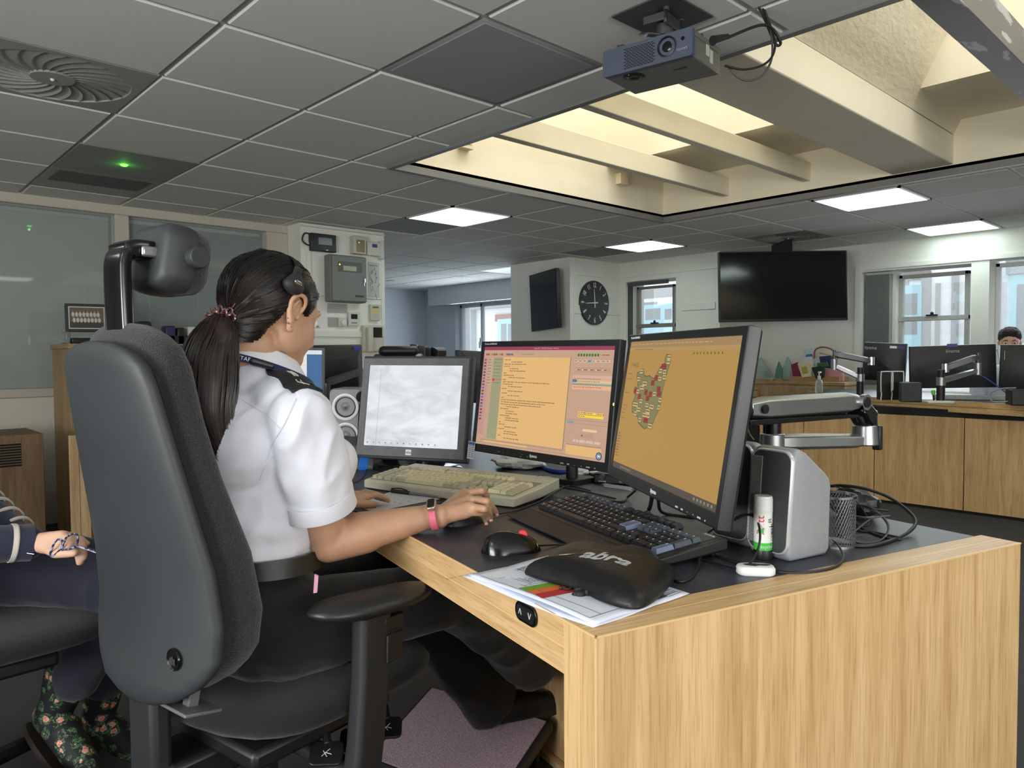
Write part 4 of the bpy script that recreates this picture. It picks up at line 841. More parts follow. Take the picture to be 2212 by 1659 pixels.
b_ = MB(mx=M4.Translation(-T0)); b_.cyl(a.lerp(b, .88), b, .0036, .0008, seg=8); b_.build('tip', mat('brass_tip', (170, 140, 100), rough=.35, metal=.6), t)
# dark folder edge under the sheet
b_ = MB(); c2 = [pz(740, 1100, z-.002), pz(812, 1114, z-.002), pz(972, 1084, z-.002), pz(950, 1070, z-.002), pz(850, 1066, z-.002)]; b_.loft([[(p.x, p.y, DZ) for p in c2], [(p.x, p.y, DZ+.0022) for p in c2]]); tag(b_.build('folder', black_s), 'thin black folder beneath the handwritten note sheet', 'folder')
# ------------------------------------------------------------------ printed sheets at the desk corner
pa, pb, pc_ = pz(1015, 1250, DZ+.002), pz(1283, 1356, DZ+.001), pz(1512, 1284, DZ+.001)
ux = (pa-pb); L1_ = ux.length; ux.normalize(); vy = (pc_-pb); vy = (vy-ux*vy.dot(ux)).normalized()
PM = basis((pb.x, pb.y, DZ), ux, vy, V((0, 0, 1)))      # local x up the long edge (towards the left corner), y across
PW, PH = .297, .210
def sheet(off, rot, dz, curl, seed):
    b = MB(mx=PM @ M4.Translation((off[0], off[1], dz)) @ M4.Rotation(rot, 4, 'Z')); n, m_ = 22, 14; vs = []; 
    for i in range(n+1):
        for j in range(m_+1):
            x, y = PW*i/n, PH*j/m_; zz = curl*max(0, 1-y/.09)**2*(x/PW) + .004*sin(x*16+seed)*max(0, 1-y/.12)*.5 + curl*.4*max(0, (x-.22)/.08)**2*.3 + .0012*(1+sin(y*30+x*10+seed)) ; vs.append((x, y, zz))
    fs = [(i*(m_+1)+j, (i+1)*(m_+1)+j, (i+1)*(m_+1)+j+1, i*(m_+1)+j+1) for i in range(n) for j in range(m_)]
    b.add(vs, fs); o = b.build('printed_sheet', mat('printer_paper', (222, 227, 240), rough=.85), smooth=60); so = o.modifiers.new('t', 'SOLIDIFY'); so.thickness = .0002; return o, vs
o1, _ = sheet((-.002, -.004, ), R(-1.3), .0014, .002, 3); tag(o1, 'lower plain edge of the printed sheets, showing below the coloured one', 'paper', None)
o2, svs = sheet((0, 0), 0, .0035, .004, 0); tag(o2, 'printed sheet with green, orange and red bands beneath the black pouch', 'paper')
def on_sheet(x, y, e=.0006): 
    zz = .004*max(0, 1-y/.09)**2*(x/PW) + .004*sin(x*16)*max(0, 1-y/.12)*.5 + .004*.4*max(0, (x-.22)/.08)**2*.3 + .0012*(1+sin(y*30+x*10)); return (x, y, zz+.0035+e)
inv = PM.inverted()
def sxy(px, py): q = inv @ pz(px, py, DZ+.006); return q.x, q.y
pr_ = MB(mx=PM); mats_p = [mat('print_green', (112, 160, 42), rough=.8), mat('print_orange', (222, 112, 44), rough=.8), mat('print_red', (190, 40, 44), rough=.8), mat('print_ink', (70, 74, 96), rough=.8), mat('print_blue', (140, 176, 214), rough=.8)]
def band(p0, p1, p2, p3, m, n=8, e=.0006):
    pr_.m = m
    for i in range(n):
        f0, f1 = i/n, (i+1)/n; q = [(p0[0]+(p1[0]-p0[0])*f0, p0[1]+(p1[1]-p0[1])*f0), (p0[0]+(p1[0]-p0[0])*f1, p0[1]+(p1[1]-p0[1])*f1), (p3[0]+(p2[0]-p3[0])*f1, p3[1]+(p2[1]-p3[1])*f1), (p3[0]+(p2[0]-p3[0])*f0, p3[1]+(p2[1]-p3[1])*f0)]
        pr_.add([on_sheet(x, y, e) for x, y in q], [(0, 1, 2, 3)])
yb_ = [sxy(1120, 1274), sxy(1137, 1281), sxy(1155, 1288), sxy(1171, 1298)]
for k in range(3):
    (xa, ya), (xb, yb2) = yb_[k], yb_[k+1]; band((xa, ya), (xa, .17), (xb-.0, .17), (xb, yb2), k)
def line(a, b, w=.0005, m=3):
    d = V((b[0]-a[0], b[1]-a[1])); n = V((-d.y, d.x)).normalized()*w; band((a[0]-n.x, a[1]-n.y), (b[0]-n.x, b[1]-n.y), (b[0]+n.x, b[1]+n.y), (a[0]+n.x, a[1]+n.y), m, n=10)
line((.02, .012), (.28, .014)); line((.02, .035), (.20, .034)); line((.02, .012), (.02, .20)); line((.27, .03), (.27, .20)); line((.25, .03), (.25, .2)); line((.19, .034), (.19, .2)); line((.28, .05), (.19, .05))
rg = random.Random(4)
for k in range(13):
    x0_ = .200+k*.0062
    if .243 < x0_ < .252: continue
    yy = .055
    while yy < .14: w_ = rg.uniform(.004, .012); line((x0_, yy), (x0_, yy+w_), .0009); yy += w_+.0022
lg = MB(mx=PM); textmesh(lg, 'Document Number 4/2024', .0068, M4.Translation((.292, .03, .0085)) @ M4.Rotation(-pi/2-.0, 4, 'Z') @ M4.Rotation(pi, 4, 'Z') @ M4.Rotation(pi, 4, 'Z'), align='LEFT', depth=0)
for k in range(4): line((.012+k*.006, .175), (.012+k*.006, .205), .0005)
band((.030, .150), (.030, .200), (.045, .200), (.045, .150), 4); band((.014, .150), (.014, .175), (.024, .175), (.024, .150), 3)
pr_.build('print', mats_p, o2, smooth=0); lg.build('lettering', mats_p[3], o2)
# ------------------------------------------------------------------ black pouch with white lettering
pm = mat('pouch_nylon', (17, 18, 20), rough=.46, bump=.6, bscale=26, bdist=.005, spec=.4)
ol = [(1133, 1236), (1165, 1246), (1220, 1262), (1262, 1276), (1310, 1298), (1366, 1311), (1400, 1304), (1436, 1276), (1461, 1243), (1448, 1222), (1418, 1193), (1385, 1183), (1330, 1176), (1275, 1168), (1232, 1167), (1195, 1182), (1160, 1208)]
olw = [pz(x, y, DZ+(.012 if k < 9 else .030)) for k, (x, y) in enumerate(ol)]
cen_ = sum(olw, V())/len(olw); olw = [V((p.x, p.y, 0)) for p in olw]; c2 = V((cen_.x, cen_.y, 0)); OL = smooth_path(olw+[olw[0]], 4)[:-1]
b_ = MB(); N_ = len(OL); rings = []
lv = [(.90, .003), (.985, .0035), (1.0, .007), (.985, .013), (.94, .021), (.87, .027), (.72, .034), (.52, .038), (.34, .040), (.18, .041), (.02, .041)]
for s_, h_ in lv:
    ring = []
    for k, p in enumerate(OL):
        q = c2+(p-c2)*s_; n1 = noise.noise(q*9)*.004+(.3-abs(noise.noise(q*17+V((3, 1, 0)))))*.007+noise.noise(q*46)*.0018; base = DZ+.004
        zz = base+h_+n1*min(1, h_/.03)
        if q.x > 1.02 and s_ < .99 and h_ > .012: zz += min(.02, (q.x-1.02)*.22)
        ring.append((q.x, q.y, zz))
    rings.append(ring)
b_.loft(rings); pouch = b_.build('pouch', pm, smooth=50); tag(pouch, 'black fabric headset pouch with white lettering, on the printed sheets', 'pouch'); pbv = __import__('mathutils').bvhtree.BVHTree.FromPolygons([V(p) for p in b_.v], b_.f)
lg = MB(); a, b = pz(1234, 1186, DZ+.050), pz(1366, 1208, DZ+.052); xd_ = (b-a).normalized(); c_, d_ = pz(1345, 1190, DZ+.052), pz(1330, 1212, DZ+.050); yd_ = V((0, 0, 1)).cross(xd_).normalized(); LM = basis(a.lerp(b, .5)+V((0, 0, .0)), xd_, yd_, V((0, 0, 1)))
LM = LM @ M4(((1, .12, 0, 0), (0, 1, 0, 0), (0, 0, 1, 0), (0, 0, 0, 1)))
textmesh(lg, 'abra', .054, LM @ M4.Translation((.012, 0, 0)), sx=.94, bold=.0016, depth=.0005)
lg.tube([LM @ V((-.064, -.017, 0)), LM @ V((-.056, -.012, 0)), LM @ V((-.048, -.002, 0))], [.0015, .0012, .0008], seg=6); lg.ball(LM @ V((-.066, -.016, 0)), (.004, .004, .001), seg=10)
bmt = bmesh.new(); met = bpy.data.meshes.new('t'); met.from_pydata(lg.v, [], lg.f); bmt.from_mesh(met); bmesh.ops.triangulate(bmt, faces=bmt.faces); bmesh.ops.subdivide_edges(bmt, edges=[e_ for e_ in bmt.edges if e_.calc_length() > .006], cuts=3, use_grid_fill=False); bmesh.ops.triangulate(bmt, faces=bmt.faces)
lg = MB(); lg.v = [tuple(v.co) for v in bmt.verts]; lg.f = [tuple(v.index for v in f_.verts) for f_ in bmt.faces]; lg.mi = [0]*len(lg.f); bmt.free()
zlo = min(v[2] for v in lg.v); nv = []
for v in lg.v:
    h_ = pbv.ray_cast(V((v[0], v[1], DZ+.2)), V((0, 0, -1))); nv.append((v[0], v[1], (h_[0].z if h_[0] is not None else v[2])+.0011))
lg.v = nv; lt_ = lg.build('lettering', mat('white_print', (240, 241, 242), rough=.6), pouch, smooth=0)
b_ = MB(); p = pz(1255, 1279, DZ+.008)
for k in range(5): q = p+V((.000+.010*cos(k*1.3), .012-.006*k, .002*sin(k*2))); b_.ball(q, (.010, .008, .006), seg=8)
b_.tube([p+V((0, .02, .002)), pz(1225, 1273, DZ+.009), pz(1211, 1270, DZ+.008)], .0016, seg=6); b_.ball(pz(1211, 1270, DZ+.009), .0030, seg=8); b_.build('drawcord', black_s, pouch)
# ------------------------------------------------------------------ right-hand speakers
def rspeaker(label, mx, first=None):
    if first: return dup(first, mx, label)
    t = thing('speaker', label, 'speaker', mx, 'pair of silver desk speakers')
    # local: x = forward (grille side), y = left, z = up
    w, dpt, hh = .094, .118, .205
    def sec(xf, yb, z, ins): pass
    side = [(0, .006), (.004, .002), (.012, 0), (-.0, 0)]
    pr2 = []   # side outline in (x, z): the front leans back, the top slopes to the rear
    outl2 = [(.050, .006), (.044, 0), (-.052, 0), (-.060, .008), (-.064, .130), (-.060, .144), (-.052, .152), (.006, .196), (.022, .203), (.034, .200), (.040, .188), (.053, .020)]
    b = MB(); n = len(outl2); rings = []
    for y, s_ in ((-w/2, .94), (-w/2+.004, .985), (-w/2+.010, 1), (w/2-.010, 1), (w/2-.004, .985), (w/2, .94)):
        rings.append([((x-(-.005))*s_-.005, y, (z_-.1)*s_+.1) for x, z_ in outl2])
    b.loft(rings); b.build('cabinet', mat('silver_grey', (146, 149, 152), rough=.42, var=.04, vscale=90), t, smooth=60, bevel=.002)
    # front frame
    fx = lambda z_: .0545-(z_-.02)*.078
    f = MB(); o_ = []
    pts = rrect(w-.001, .188, .020, 6); z0_ = .105
    def fp(x, y, e): return (fx(y+z0_)+e, x, y+z0_)
    f.loft([[fp(x, y, -.012) for x, y in pts], [fp(x, y, .001) for x, y in pts], [fp(x*.97, y*.985, .003) for x, y in pts], [fp(x*.93, y*.965, .0025) for x, y in pts]], cap=False); f.build('front_frame', mat('silver_bright', (196, 198, 200), rough=.3, metal=.4), t)
    g_ = MB(); g_.loft([[fp(x*.93, y*.965, -.006) for x, y in pts], [fp(x*.93, y*.965, .0022) for x, y in pts], [fp(x*.6, y*.9, .0030) for x, y in pts]]); g_.build('grille', mat('speaker_cloth', (66, 70, 70), rough=.7, bump=.5, bscale=700, bdist=.001, col2=(50, 53, 53), vscale=900), t, smooth=50)
    pg = MB(); mm = mat('perforated_strip', (150, 152, 148), rough=.45); n_r, n_c = 58, 7
    s0 = -.93*w/2+.0075; st_ = []
    pg.loft([[fp(s0-.006, -.080, .0028), fp(s0+.017, -.080, .0030), fp(s0+.017, .080, .0030), fp(s0-.006, .080, .0028)], [fp(s0-.006, -.080, .0042), fp(s0+.017, -.080, .0044), fp(s0+.017, .080, .0044), fp(s0-.006, .080, .0042)]]); pgo = pg.build('side_strip', mm, t)
    h_ = MB()
    for r_ in range(54):
        for c in range(6):
            y = -.078+r_*.00292; x = s0-.0045+c*.0038+(.0019 if r_ % 2 else 0); cx = fp(x, y, .0046+.0001*c)
            h_.add([(cx[0], cx[1]+.00105*cos(k*pi/3), cx[2]+.00105*sin(k*pi/3)) for k in range(6)], [(0, 1, 2, 3, 4, 5)])
    h_.build('perforation', hole_m, pgo, smooth=0, kind='stuff')
    return t
az = R(167)
c_ = pz(1618, 1192, DZ).lerp(pz(1702, 1216, DZ), .5); fwd = V((cos(az), sin(az), 0)); c_ = c_-fwd*.052
S2 = rspeaker('silver desk speaker with grey grille behind the glue stick', frame((c_.x, c_.y, DZ), az))
c3 = c_+V((.040, .105, 0)); rspeaker('silver desk speaker half hidden behind the right-hand monitor', frame((c3.x, c3.y, DZ), az+R(4)), S2)
# ------------------------------------------------------------------ glue stick
p = pz(1648, 1206, DZ); t = thing('glue_stick', 'white glue stick with green band and black base, before the speaker', 'glue stick', frame((p.x, p.y, DZ), R(200)))
MB().lathe([(.0001, .018), (.0165, .018), (.0165, .085), (.0165, .086)], seg=32).build('label_tube', mat('glue_white', (232, 234, 230), rough=.35), t)
MB().lathe([(.0001, 0), (.0166, 0), (.0172, .002), (.0170, .014), (.0162, .018)], seg=32).build('twist_base', black_m, t)
b_ = MB(); b_.lathe([(.0167, .018), (.0167, .032)], seg=32); b_.build('green_band', mat('glue_green', (70, 190, 70), rough=.4), t)
b_ = MB(); prof = [(.0166, .086)]
for k in range(4): z0_ = .088+k*.006; prof += [(.0170, z0_), (.0170, z0_+.0045), (.0164, z0_+.005), (.0164, z0_+.006)]
prof += [(.0166, .1125), (.0155, .116), (.001, .1165)]; b_.lathe(prof, seg=32); b_.build('cap', whiteplastic_m, t)
def wrap_text(s, size, ang0, zc, rad, m, name, vertical=False):
    b = MB(); textmesh(b, s, size, M4(), depth=0); vs = []
    for x, y, z_ in b.v:
        if vertical: x, y = -y, x
        a_ = ang0+x/rad; vs.append((rad*cos(a_), rad*sin(a_), zc+y))
    b.v = vs; return b.build(name, m, t, smooth=0)
wrap_text('Pritt', .020, R(-6), .064, .01675, mat('glue_red', (210, 40, 50), rough=.5), 'lettering', True)
b_ = MB(); R_ = .0168
def patch(a0, a1, z0_, z1_, r_=.0168):
    n = 6; 
    for k in range(n): u, v_ = a0+(a1-a0)*k/n, a0+(a1-a0)*(k+1)/n; b_.add([(r_*cos(u), r_*sin(u), z0_), (r_*cos(v_), r_*sin(v_), z0_), (r_*cos(v_), r_*sin(v_), z1_), (r_*cos(u), r_*sin(u), z1_)], [(0, 1, 2, 3)])
rg = random.Random(2)
for k in range(14): z_ = .036+k*.0022; patch(R(62), R(88), z_, z_+rg.choice((.0006, .0011, .0015)))
for k in range(3): patch(R(40), R(80)-rg.uniform(0, .3), .0745-k*.0026, .0757-k*.0026)
patch(R(45), R(85), .0612, .0622); b_.build('barcode', black_m, t, smooth=0)
b_ = MB(); 
for k in range(1): patch(R(-22), R(12), .050, .058, .0169)
b_.build('green_spot', mat('glue_green', (70, 190, 70)), t)
wrap_text('recyclable', .0085, R(40), .025, .0169, whiteplastic_m, 'lettering')
# ------------------------------------------------------------------ white headset puck and its cable
p = pz(1632, 1240, DZ); a_ = pz(1590, 1240, DZ); b2_ = pz(1678, 1243, DZ); d_ = (b2_-a_).normalized()
PK = basis((p.x, p.y, DZ), d_, V((0, 0, 1)).cross(d_), (0, 0, 1)); t = thing('connector_box', 'small white connector box with a torn black sticker at the desk edge', 'connector box', PK)
b_ = MB(); b_.loft([[(x*k, y*k, z_) for x, y in rrect(.064, .036, .015)] for k, z_ in ((.9, 0), (1, .003), (1, .011), (.93, .0145), (.8, .0155))]); b_.build('shell', whiteplastic_m, t, smooth=60)
b_ = MB(); pts = [(-.020, .004), (-.006, .010), (.004, .008), (.020, .009), (.026, .003), (.018, -.003), (.006, -.002), (-.002, -.007), (-.018, -.002)]; b_.prism(pts, .0156, .0160); b_.build('torn_sticker', black_s, t)
cable('headset_cable', 'black cable curving from the monitor edge past the glue stick to the white box', [pz(1575, 1140, DZ+.02), pz(1590, 1118, DZ+.06), pz(1618, 1112, DZ+.075), pz(1636, 1125, DZ+.07), pz(1642, 1160, DZ+.05), pz(1634, 1195, DZ+.025), pz(1614, 1226, DZ+.012)], .0022, cab_m)
cable('headset_cable', 'black cable running along the desk edge in front of the silver speaker', [pz(1520, 1185, z), pz(1560, 1205, z), pz(1620, 1222, z), pz(1680, 1234, z), pz(1740, 1236, z), pz(1800, 1226, z), pz(1822, 1205, z+.004), pz(1812, 1180, z+.01), pz(1800, 1168, z+.01)], .0030, cab_m, flat=.6)
cable('usb_cable', 'black cable arching from the black keyboard to the pouch', [pz(1540, 1143, DZ+.03), pz(1518, 1162, DZ+.025), pz(1511, 1195, DZ+.012), pz(1508, 1225, z), pz(1490, 1250, z), pz(1465, 1256, z), pz(1440, 1240, z)], .0026, cab_m)
cable('usb_cable', 'black cable crossing the desk in front of the speakers', [pz(1490, 1186, z), pz(1500, 1205, z), pz(1530, 1212, z), pz(1590, 1228, z+.006)], .0022, cab_m)
# ------------------------------------------------------------------ mesh pen pot and the coil of cables
p = pz(1790, 1180, DZ); t = thing('pen_pot', 'silver wire-mesh pen pot behind the silver speaker', 'pen pot', frame((p.x+.02, p.y, DZ)))
wire = MB(); rr = .040; hh = .098
for k in range(44):
    for s_ in (1, -1): wire.tube([((rr-.0)*cos(2*pi*k/44+s_*j*.17), rr*sin(2*pi*k/44+s_*j*.17), .003+j*(hh-.006)/6) for j in range(7)], .00045, seg=4, sm=1)
wire.build('wire_mesh', steel_m, t, kind='stuff')
MB().lathe([(rr-.002, hh-.003), (rr+.003, hh-.002), (rr+.003, hh+.002), (rr-.002, hh+.002), (rr-.002, hh-.003)], seg=36).build('rim', chrome_m, t); MB().lathe([(.0001, 0), (rr+.001, 0), (rr+.001, .005), (.0001, .005)], seg=36).build('base', steel_m, t)
crumple('cable_bundle', 'dark lump of wound cable on the desk behind the pen pot', tuple(pz(1838, 1118, DZ)+V((.02, 0, .03))), (.045, .05, .032), 1, cab_m, 9, 'cable')
g_ = 'black cables coiled at the right end of the desk'
zc = DZ
cable('coiled_cable', 'thickest black cable making the widest loop at the right end of the desk', [pz(1795, 1050, zc+.065), pz(1822, 1049, zc+.070), pz(1870, 1056, zc+.068), pz(1920, 1074, zc+.055), pz(1960, 1102, zc+.035), pz(1978, 1125, zc+.020), pz(1968, 1145, zc+.008), pz(1935, 1164, zc+.004), pz(1880, 1179, zc+.004), pz(1800, 1176, zc+.004)], .0036, cab_m, group=g_)
cable('coiled_cable', 'middle grey-black flat cable making the inner loop on the desk', [pz(1800, 1092, zc+.03), pz(1850, 1091, zc+.035), pz(1890, 1104, zc+.03), pz(1917, 1130, zc+.015), pz(1915, 1155, zc+.006), pz(1890, 1172, zc+.004), pz(1850, 1172, zc+.004), pz(1805, 1150, zc+.006)], .0030, mat('grey_cable', (74, 76, 77), rough=.5), flat=.5, group=g_)
cable('coiled_cable', 'short cut black cable end pointing right above the coil', [pz(1810, 1088, zc+.045), pz(1860, 1091, zc+.045), pz(1890, 1100, zc+.04), pz(1918, 1104, zc+.03)], .0022, cab_m, group=g_)
cable('coiled_cable', 'grey cable crossing the coil diagonally with a grey tip', [pz(1835, 1112, zc+.03), pz(1875, 1118, zc+.03), pz(1922, 1114, zc+.03)], .0018, mat('grey_cable', (74, 76, 77)), group=g_)
cable('coiled_cable', 'thin cable rising from the desk through the coil', [pz(1822, 1172, z), pz(1850, 1145, zc+.01), pz(1880, 1122, zc+.02), pz(1905, 1116, zc+.02)], .0016, mat('grey_cable', (74, 76, 77)), group=g_)
cable('coiled_cable', 'thin black cable hanging from the speaker down to the desk in a hook', [pz(1800, 1049, zc+.07), pz(1828, 1062, zc+.06), pz(1856, 1090, zc+.04), pz(1874, 1118, zc+.015), pz(1876, 1134, z), pz(1862, 1137, z), pz(1830, 1140, z), pz(1800, 1165, z)], .0014, cab_m, group=g_)
cable('coiled_cable', 'pair of straight black cables lying under the loops, pointing right', [pz(1805, 1092, zc+.02), pz(1845, 1125, zc+.006), pz(1875, 1147, z), pz(1910, 1160, z), pz(1946, 1165, z)], .0032, cab_m, group=g_)
cable('coiled_cable', 'second straight black cable lying beside it on the desk', [pz(1815, 1130, z), pz(1850, 1145, z), pz(1885, 1150, z), pz(1940, 1161, z+.004)], .0030, cab_m, group=g_)
# ------------------------------------------------------------------ desk microphone unit and left-hand speakers
p = pz(760, 1014, DZ); az = R(228)
IM = frame((p.x+.035, p.y+.085, DZ), az); t = thing('desk_microphone', 'grey intercom unit with blue stripe and gooseneck microphone', 'microphone', IM)
b_ = MB(); hw = .105
def sect(y, s_=1): return [(.105, y, .0), (.108, y, .012), (.085, y, .036*s_), (.025, y, .046), (.012, y, .072*s_), (-.085, y, .092*s_), (-.095, y, .086*s_), (-.095, y, 0)]
b_.loft([sect(-hw, .96), sect(-hw+.01), sect(hw-.01), sect(hw, .96)]); b_.build('housing', mat('intercom_grey', (78, 80, 80), rough=.55), t, bevel=.003)
b_ = MB(); b_.loft([[(x*1.006, y, z_*1.012+.0006) for x, _, z_ in sect(0)] for y in (hw-.048, hw-.018)]); b_.build('blue_stripe', mat('stripe_blue', (34, 104, 190), rough=.4), t)
b_ = MB(); top = lambda x: .072+(.012-x)*.206; x_ = -.055
b_.tube([(x_, .028, top(x_)), (x_+.0, .030, top(x_)+.05), (x_+.012, .036, top(x_)+.105), (x_+.028, .044, top(x_)+.138)], .0042, seg=10); b_.lathe([(.011, 0), (.009, .006), (.005, .016)], mx=M4.Translation((x_, .028, top(x_)-.001))); b_.build('gooseneck', black_m, t)
b_ = MB(); b_.ball((x_+.034, .047, top(x_)+.150), (.019, .019, .020), seg=20); b_.build('foam_windshield', mat('foam', (20, 20, 21), rough=1, bump=.8, bscale=400, bdist=.003), t)
b_ = MB(); b_.cyl((-.025, .040, .078), (-.025, .040, .086), .013, seg=20); b_.build('knob', black_m, t); MB().ball((-.02, -.010, .0805), (.004, .004, .002)).build('indicator', emis('lime_led2', (200, 255, 70), 3), t)
cable('intercom_cable', 'thin black cables trailing from the intercom unit', [pz(742, 1040, z), pz(765, 1042, z), pz(785, 1030, z), pz(792, 1012, z)], .0014, cab_m)
def lspeaker(label, mx):
    t = thing('speaker', label, 'speaker', mx, 'pair of grey two-cone speakers'); w, hh, d_ = .118, .262, .15
    b = MB(); b.loft([[(x_, y_, z_+hh/2) for y_, z_ in rrect(w*k, hh*k, .018)] for k, x_ in ((.97, -d_), (1, -d_+.01), (1, -.008), (.97, 0))]); b.build('cabinet', mat('speaker_grey', (126, 128, 132), rough=.5, var=.05, vscale=20), t, smooth=50)
    for zc_, r_ in ((.196, .044), (.092, .044)):
        T = M4.Translation((0, 0, zc_)) @ M4.Rotation(pi/2, 4, 'Y'); c = MB(mx=T); c.lathe([(r_+.004, -.001), (r_+.004, .004), (r_-.002, .006), (r_-.006, .003)], seg=36); rg_ = c.build('trim_ring', whiteplastic_m, t)
        c = MB(mx=T); c.lathe([(r_-.006, .0035), (r_-.009, .004), (r_-.012, -.001), (r_-.014, -.002), (.0001, .0025)], seg=36); c.build('cone', mat('cone_dark', (46, 47, 49), rough=.35), rg_)
    c = MB(); c.cyl((0, .0, .025), (.008, .0, .025), .014, seg=24); c.build('knob', mat('speaker_grey', (126, 128, 132)), t); return t
p = pd(748, 975, 2.66); fz = R(224); SL = frame((p.x, p.y, DZ), fz); s1_ = lspeaker('left grey speaker with two white-ringed cones beside the microphone', SL)
dup(s1_, SL @ M4.Translation((-.012, .128, 0)), 'right grey speaker of the pair, mostly hidden by the touch screen')
# ------------------------------------------------------------------ footrest and carpet mat
fr_ = [pz(930, 1480, .135), pz(1195, 1557, .135), None, pz(786, 1640, .05)]; fr_[2] = fr_[1]+(fr_[3]-fr_[0])
t = thing('footrest', 'tilted footrest with purple-grey carpeted top and black rim under the desk', 'footrest', M4.Translation(fr_[3])); o3 = fr_[3]
nrm = (fr_[1]-fr_[0]).cross(fr_[3]-fr_[0]).normalized(); nrm = nrm if nrm.z > 0 else -nrm
b_ = MB(mx=M4.Translation(-o3)); b_.loft([[tuple(p-nrm*.03) for p in fr_], [tuple(p) for p in fr_]]); b_.build('tray', black_s, t, bevel=.008)
c_ = sum(fr_, V())/4; i2 = [c_+(p-c_)*.93 for p in fr_]; b_ = MB(mx=M4.Translation(-o3)); b_.loft([[tuple(p) for p in i2], [tuple(p+nrm*.005) for p in i2]]); b_.build('carpet_pad', mat('purple_carpet', (168, 148, 160), rough=1, var=.30, vscale=330, bump=.8, bscale=400, bdist=.004), t, bevel=.002)
b_ = MB(mx=M4.Translation(-o3)); b_.cyl(fr_[0]+V((0, 0, -.03))-(fr_[0]-c_)*.2, (fr_[0].x*.8+c_.x*.2, fr_[0].y*.8+c_.y*.2, 0), .012); b_.cyl(fr_[1]+V((0, 0, -.03))-(fr_[1]-c_)*.2, (fr_[1].x*.8+c_.x*.2, fr_[1].y*.8+c_.y*.2, 0), .012); b_.build('leg', black_m, t)
# ------------------------------------------------------------------ office chair (operator's)
fab_m = mat('black_tweed', (44, 45, 48), rough=.95, bump=1, bscale=420, bdist=.003, col2=(20, 21, 24), vscale=520, mottle=(.42, .56), sheen=.25)
seatfab_m = mat('black_seat_fabric', (15, 16, 18), rough=.95, bump=.7, bscale=520, bdist=.002, var=.35, vscale=600, sheen=.15)
shell_m = mat('chair_shell', (48, 51, 54), rough=.52, bump=.35, bscale=1500, bdist=.0004, var=.10, vscale=4)
arm_m = mat('arm_pad', (30, 31, 32), rough=.40)
def slab(mb, levels, n=36, p=2.6):
    "levels: (z, half width, xmid, half depth, bow) -> rounded slab rings"
    rings = []
    for z, hw, xm, hd, bow in levels:
        r = []
        for k in range(n):
            a = 2*pi*k/n; c, s_ = cos(a), sin(a); y = hw*math.copysign(abs(c)**(2/p), c); x = hd*math.copysign(abs(s_)**(2/p), s_)
            r.append((xm+x+bow*(y/max(.05, .22))**2, y, z))
        rings.append(r)
    return mb.loft(rings)
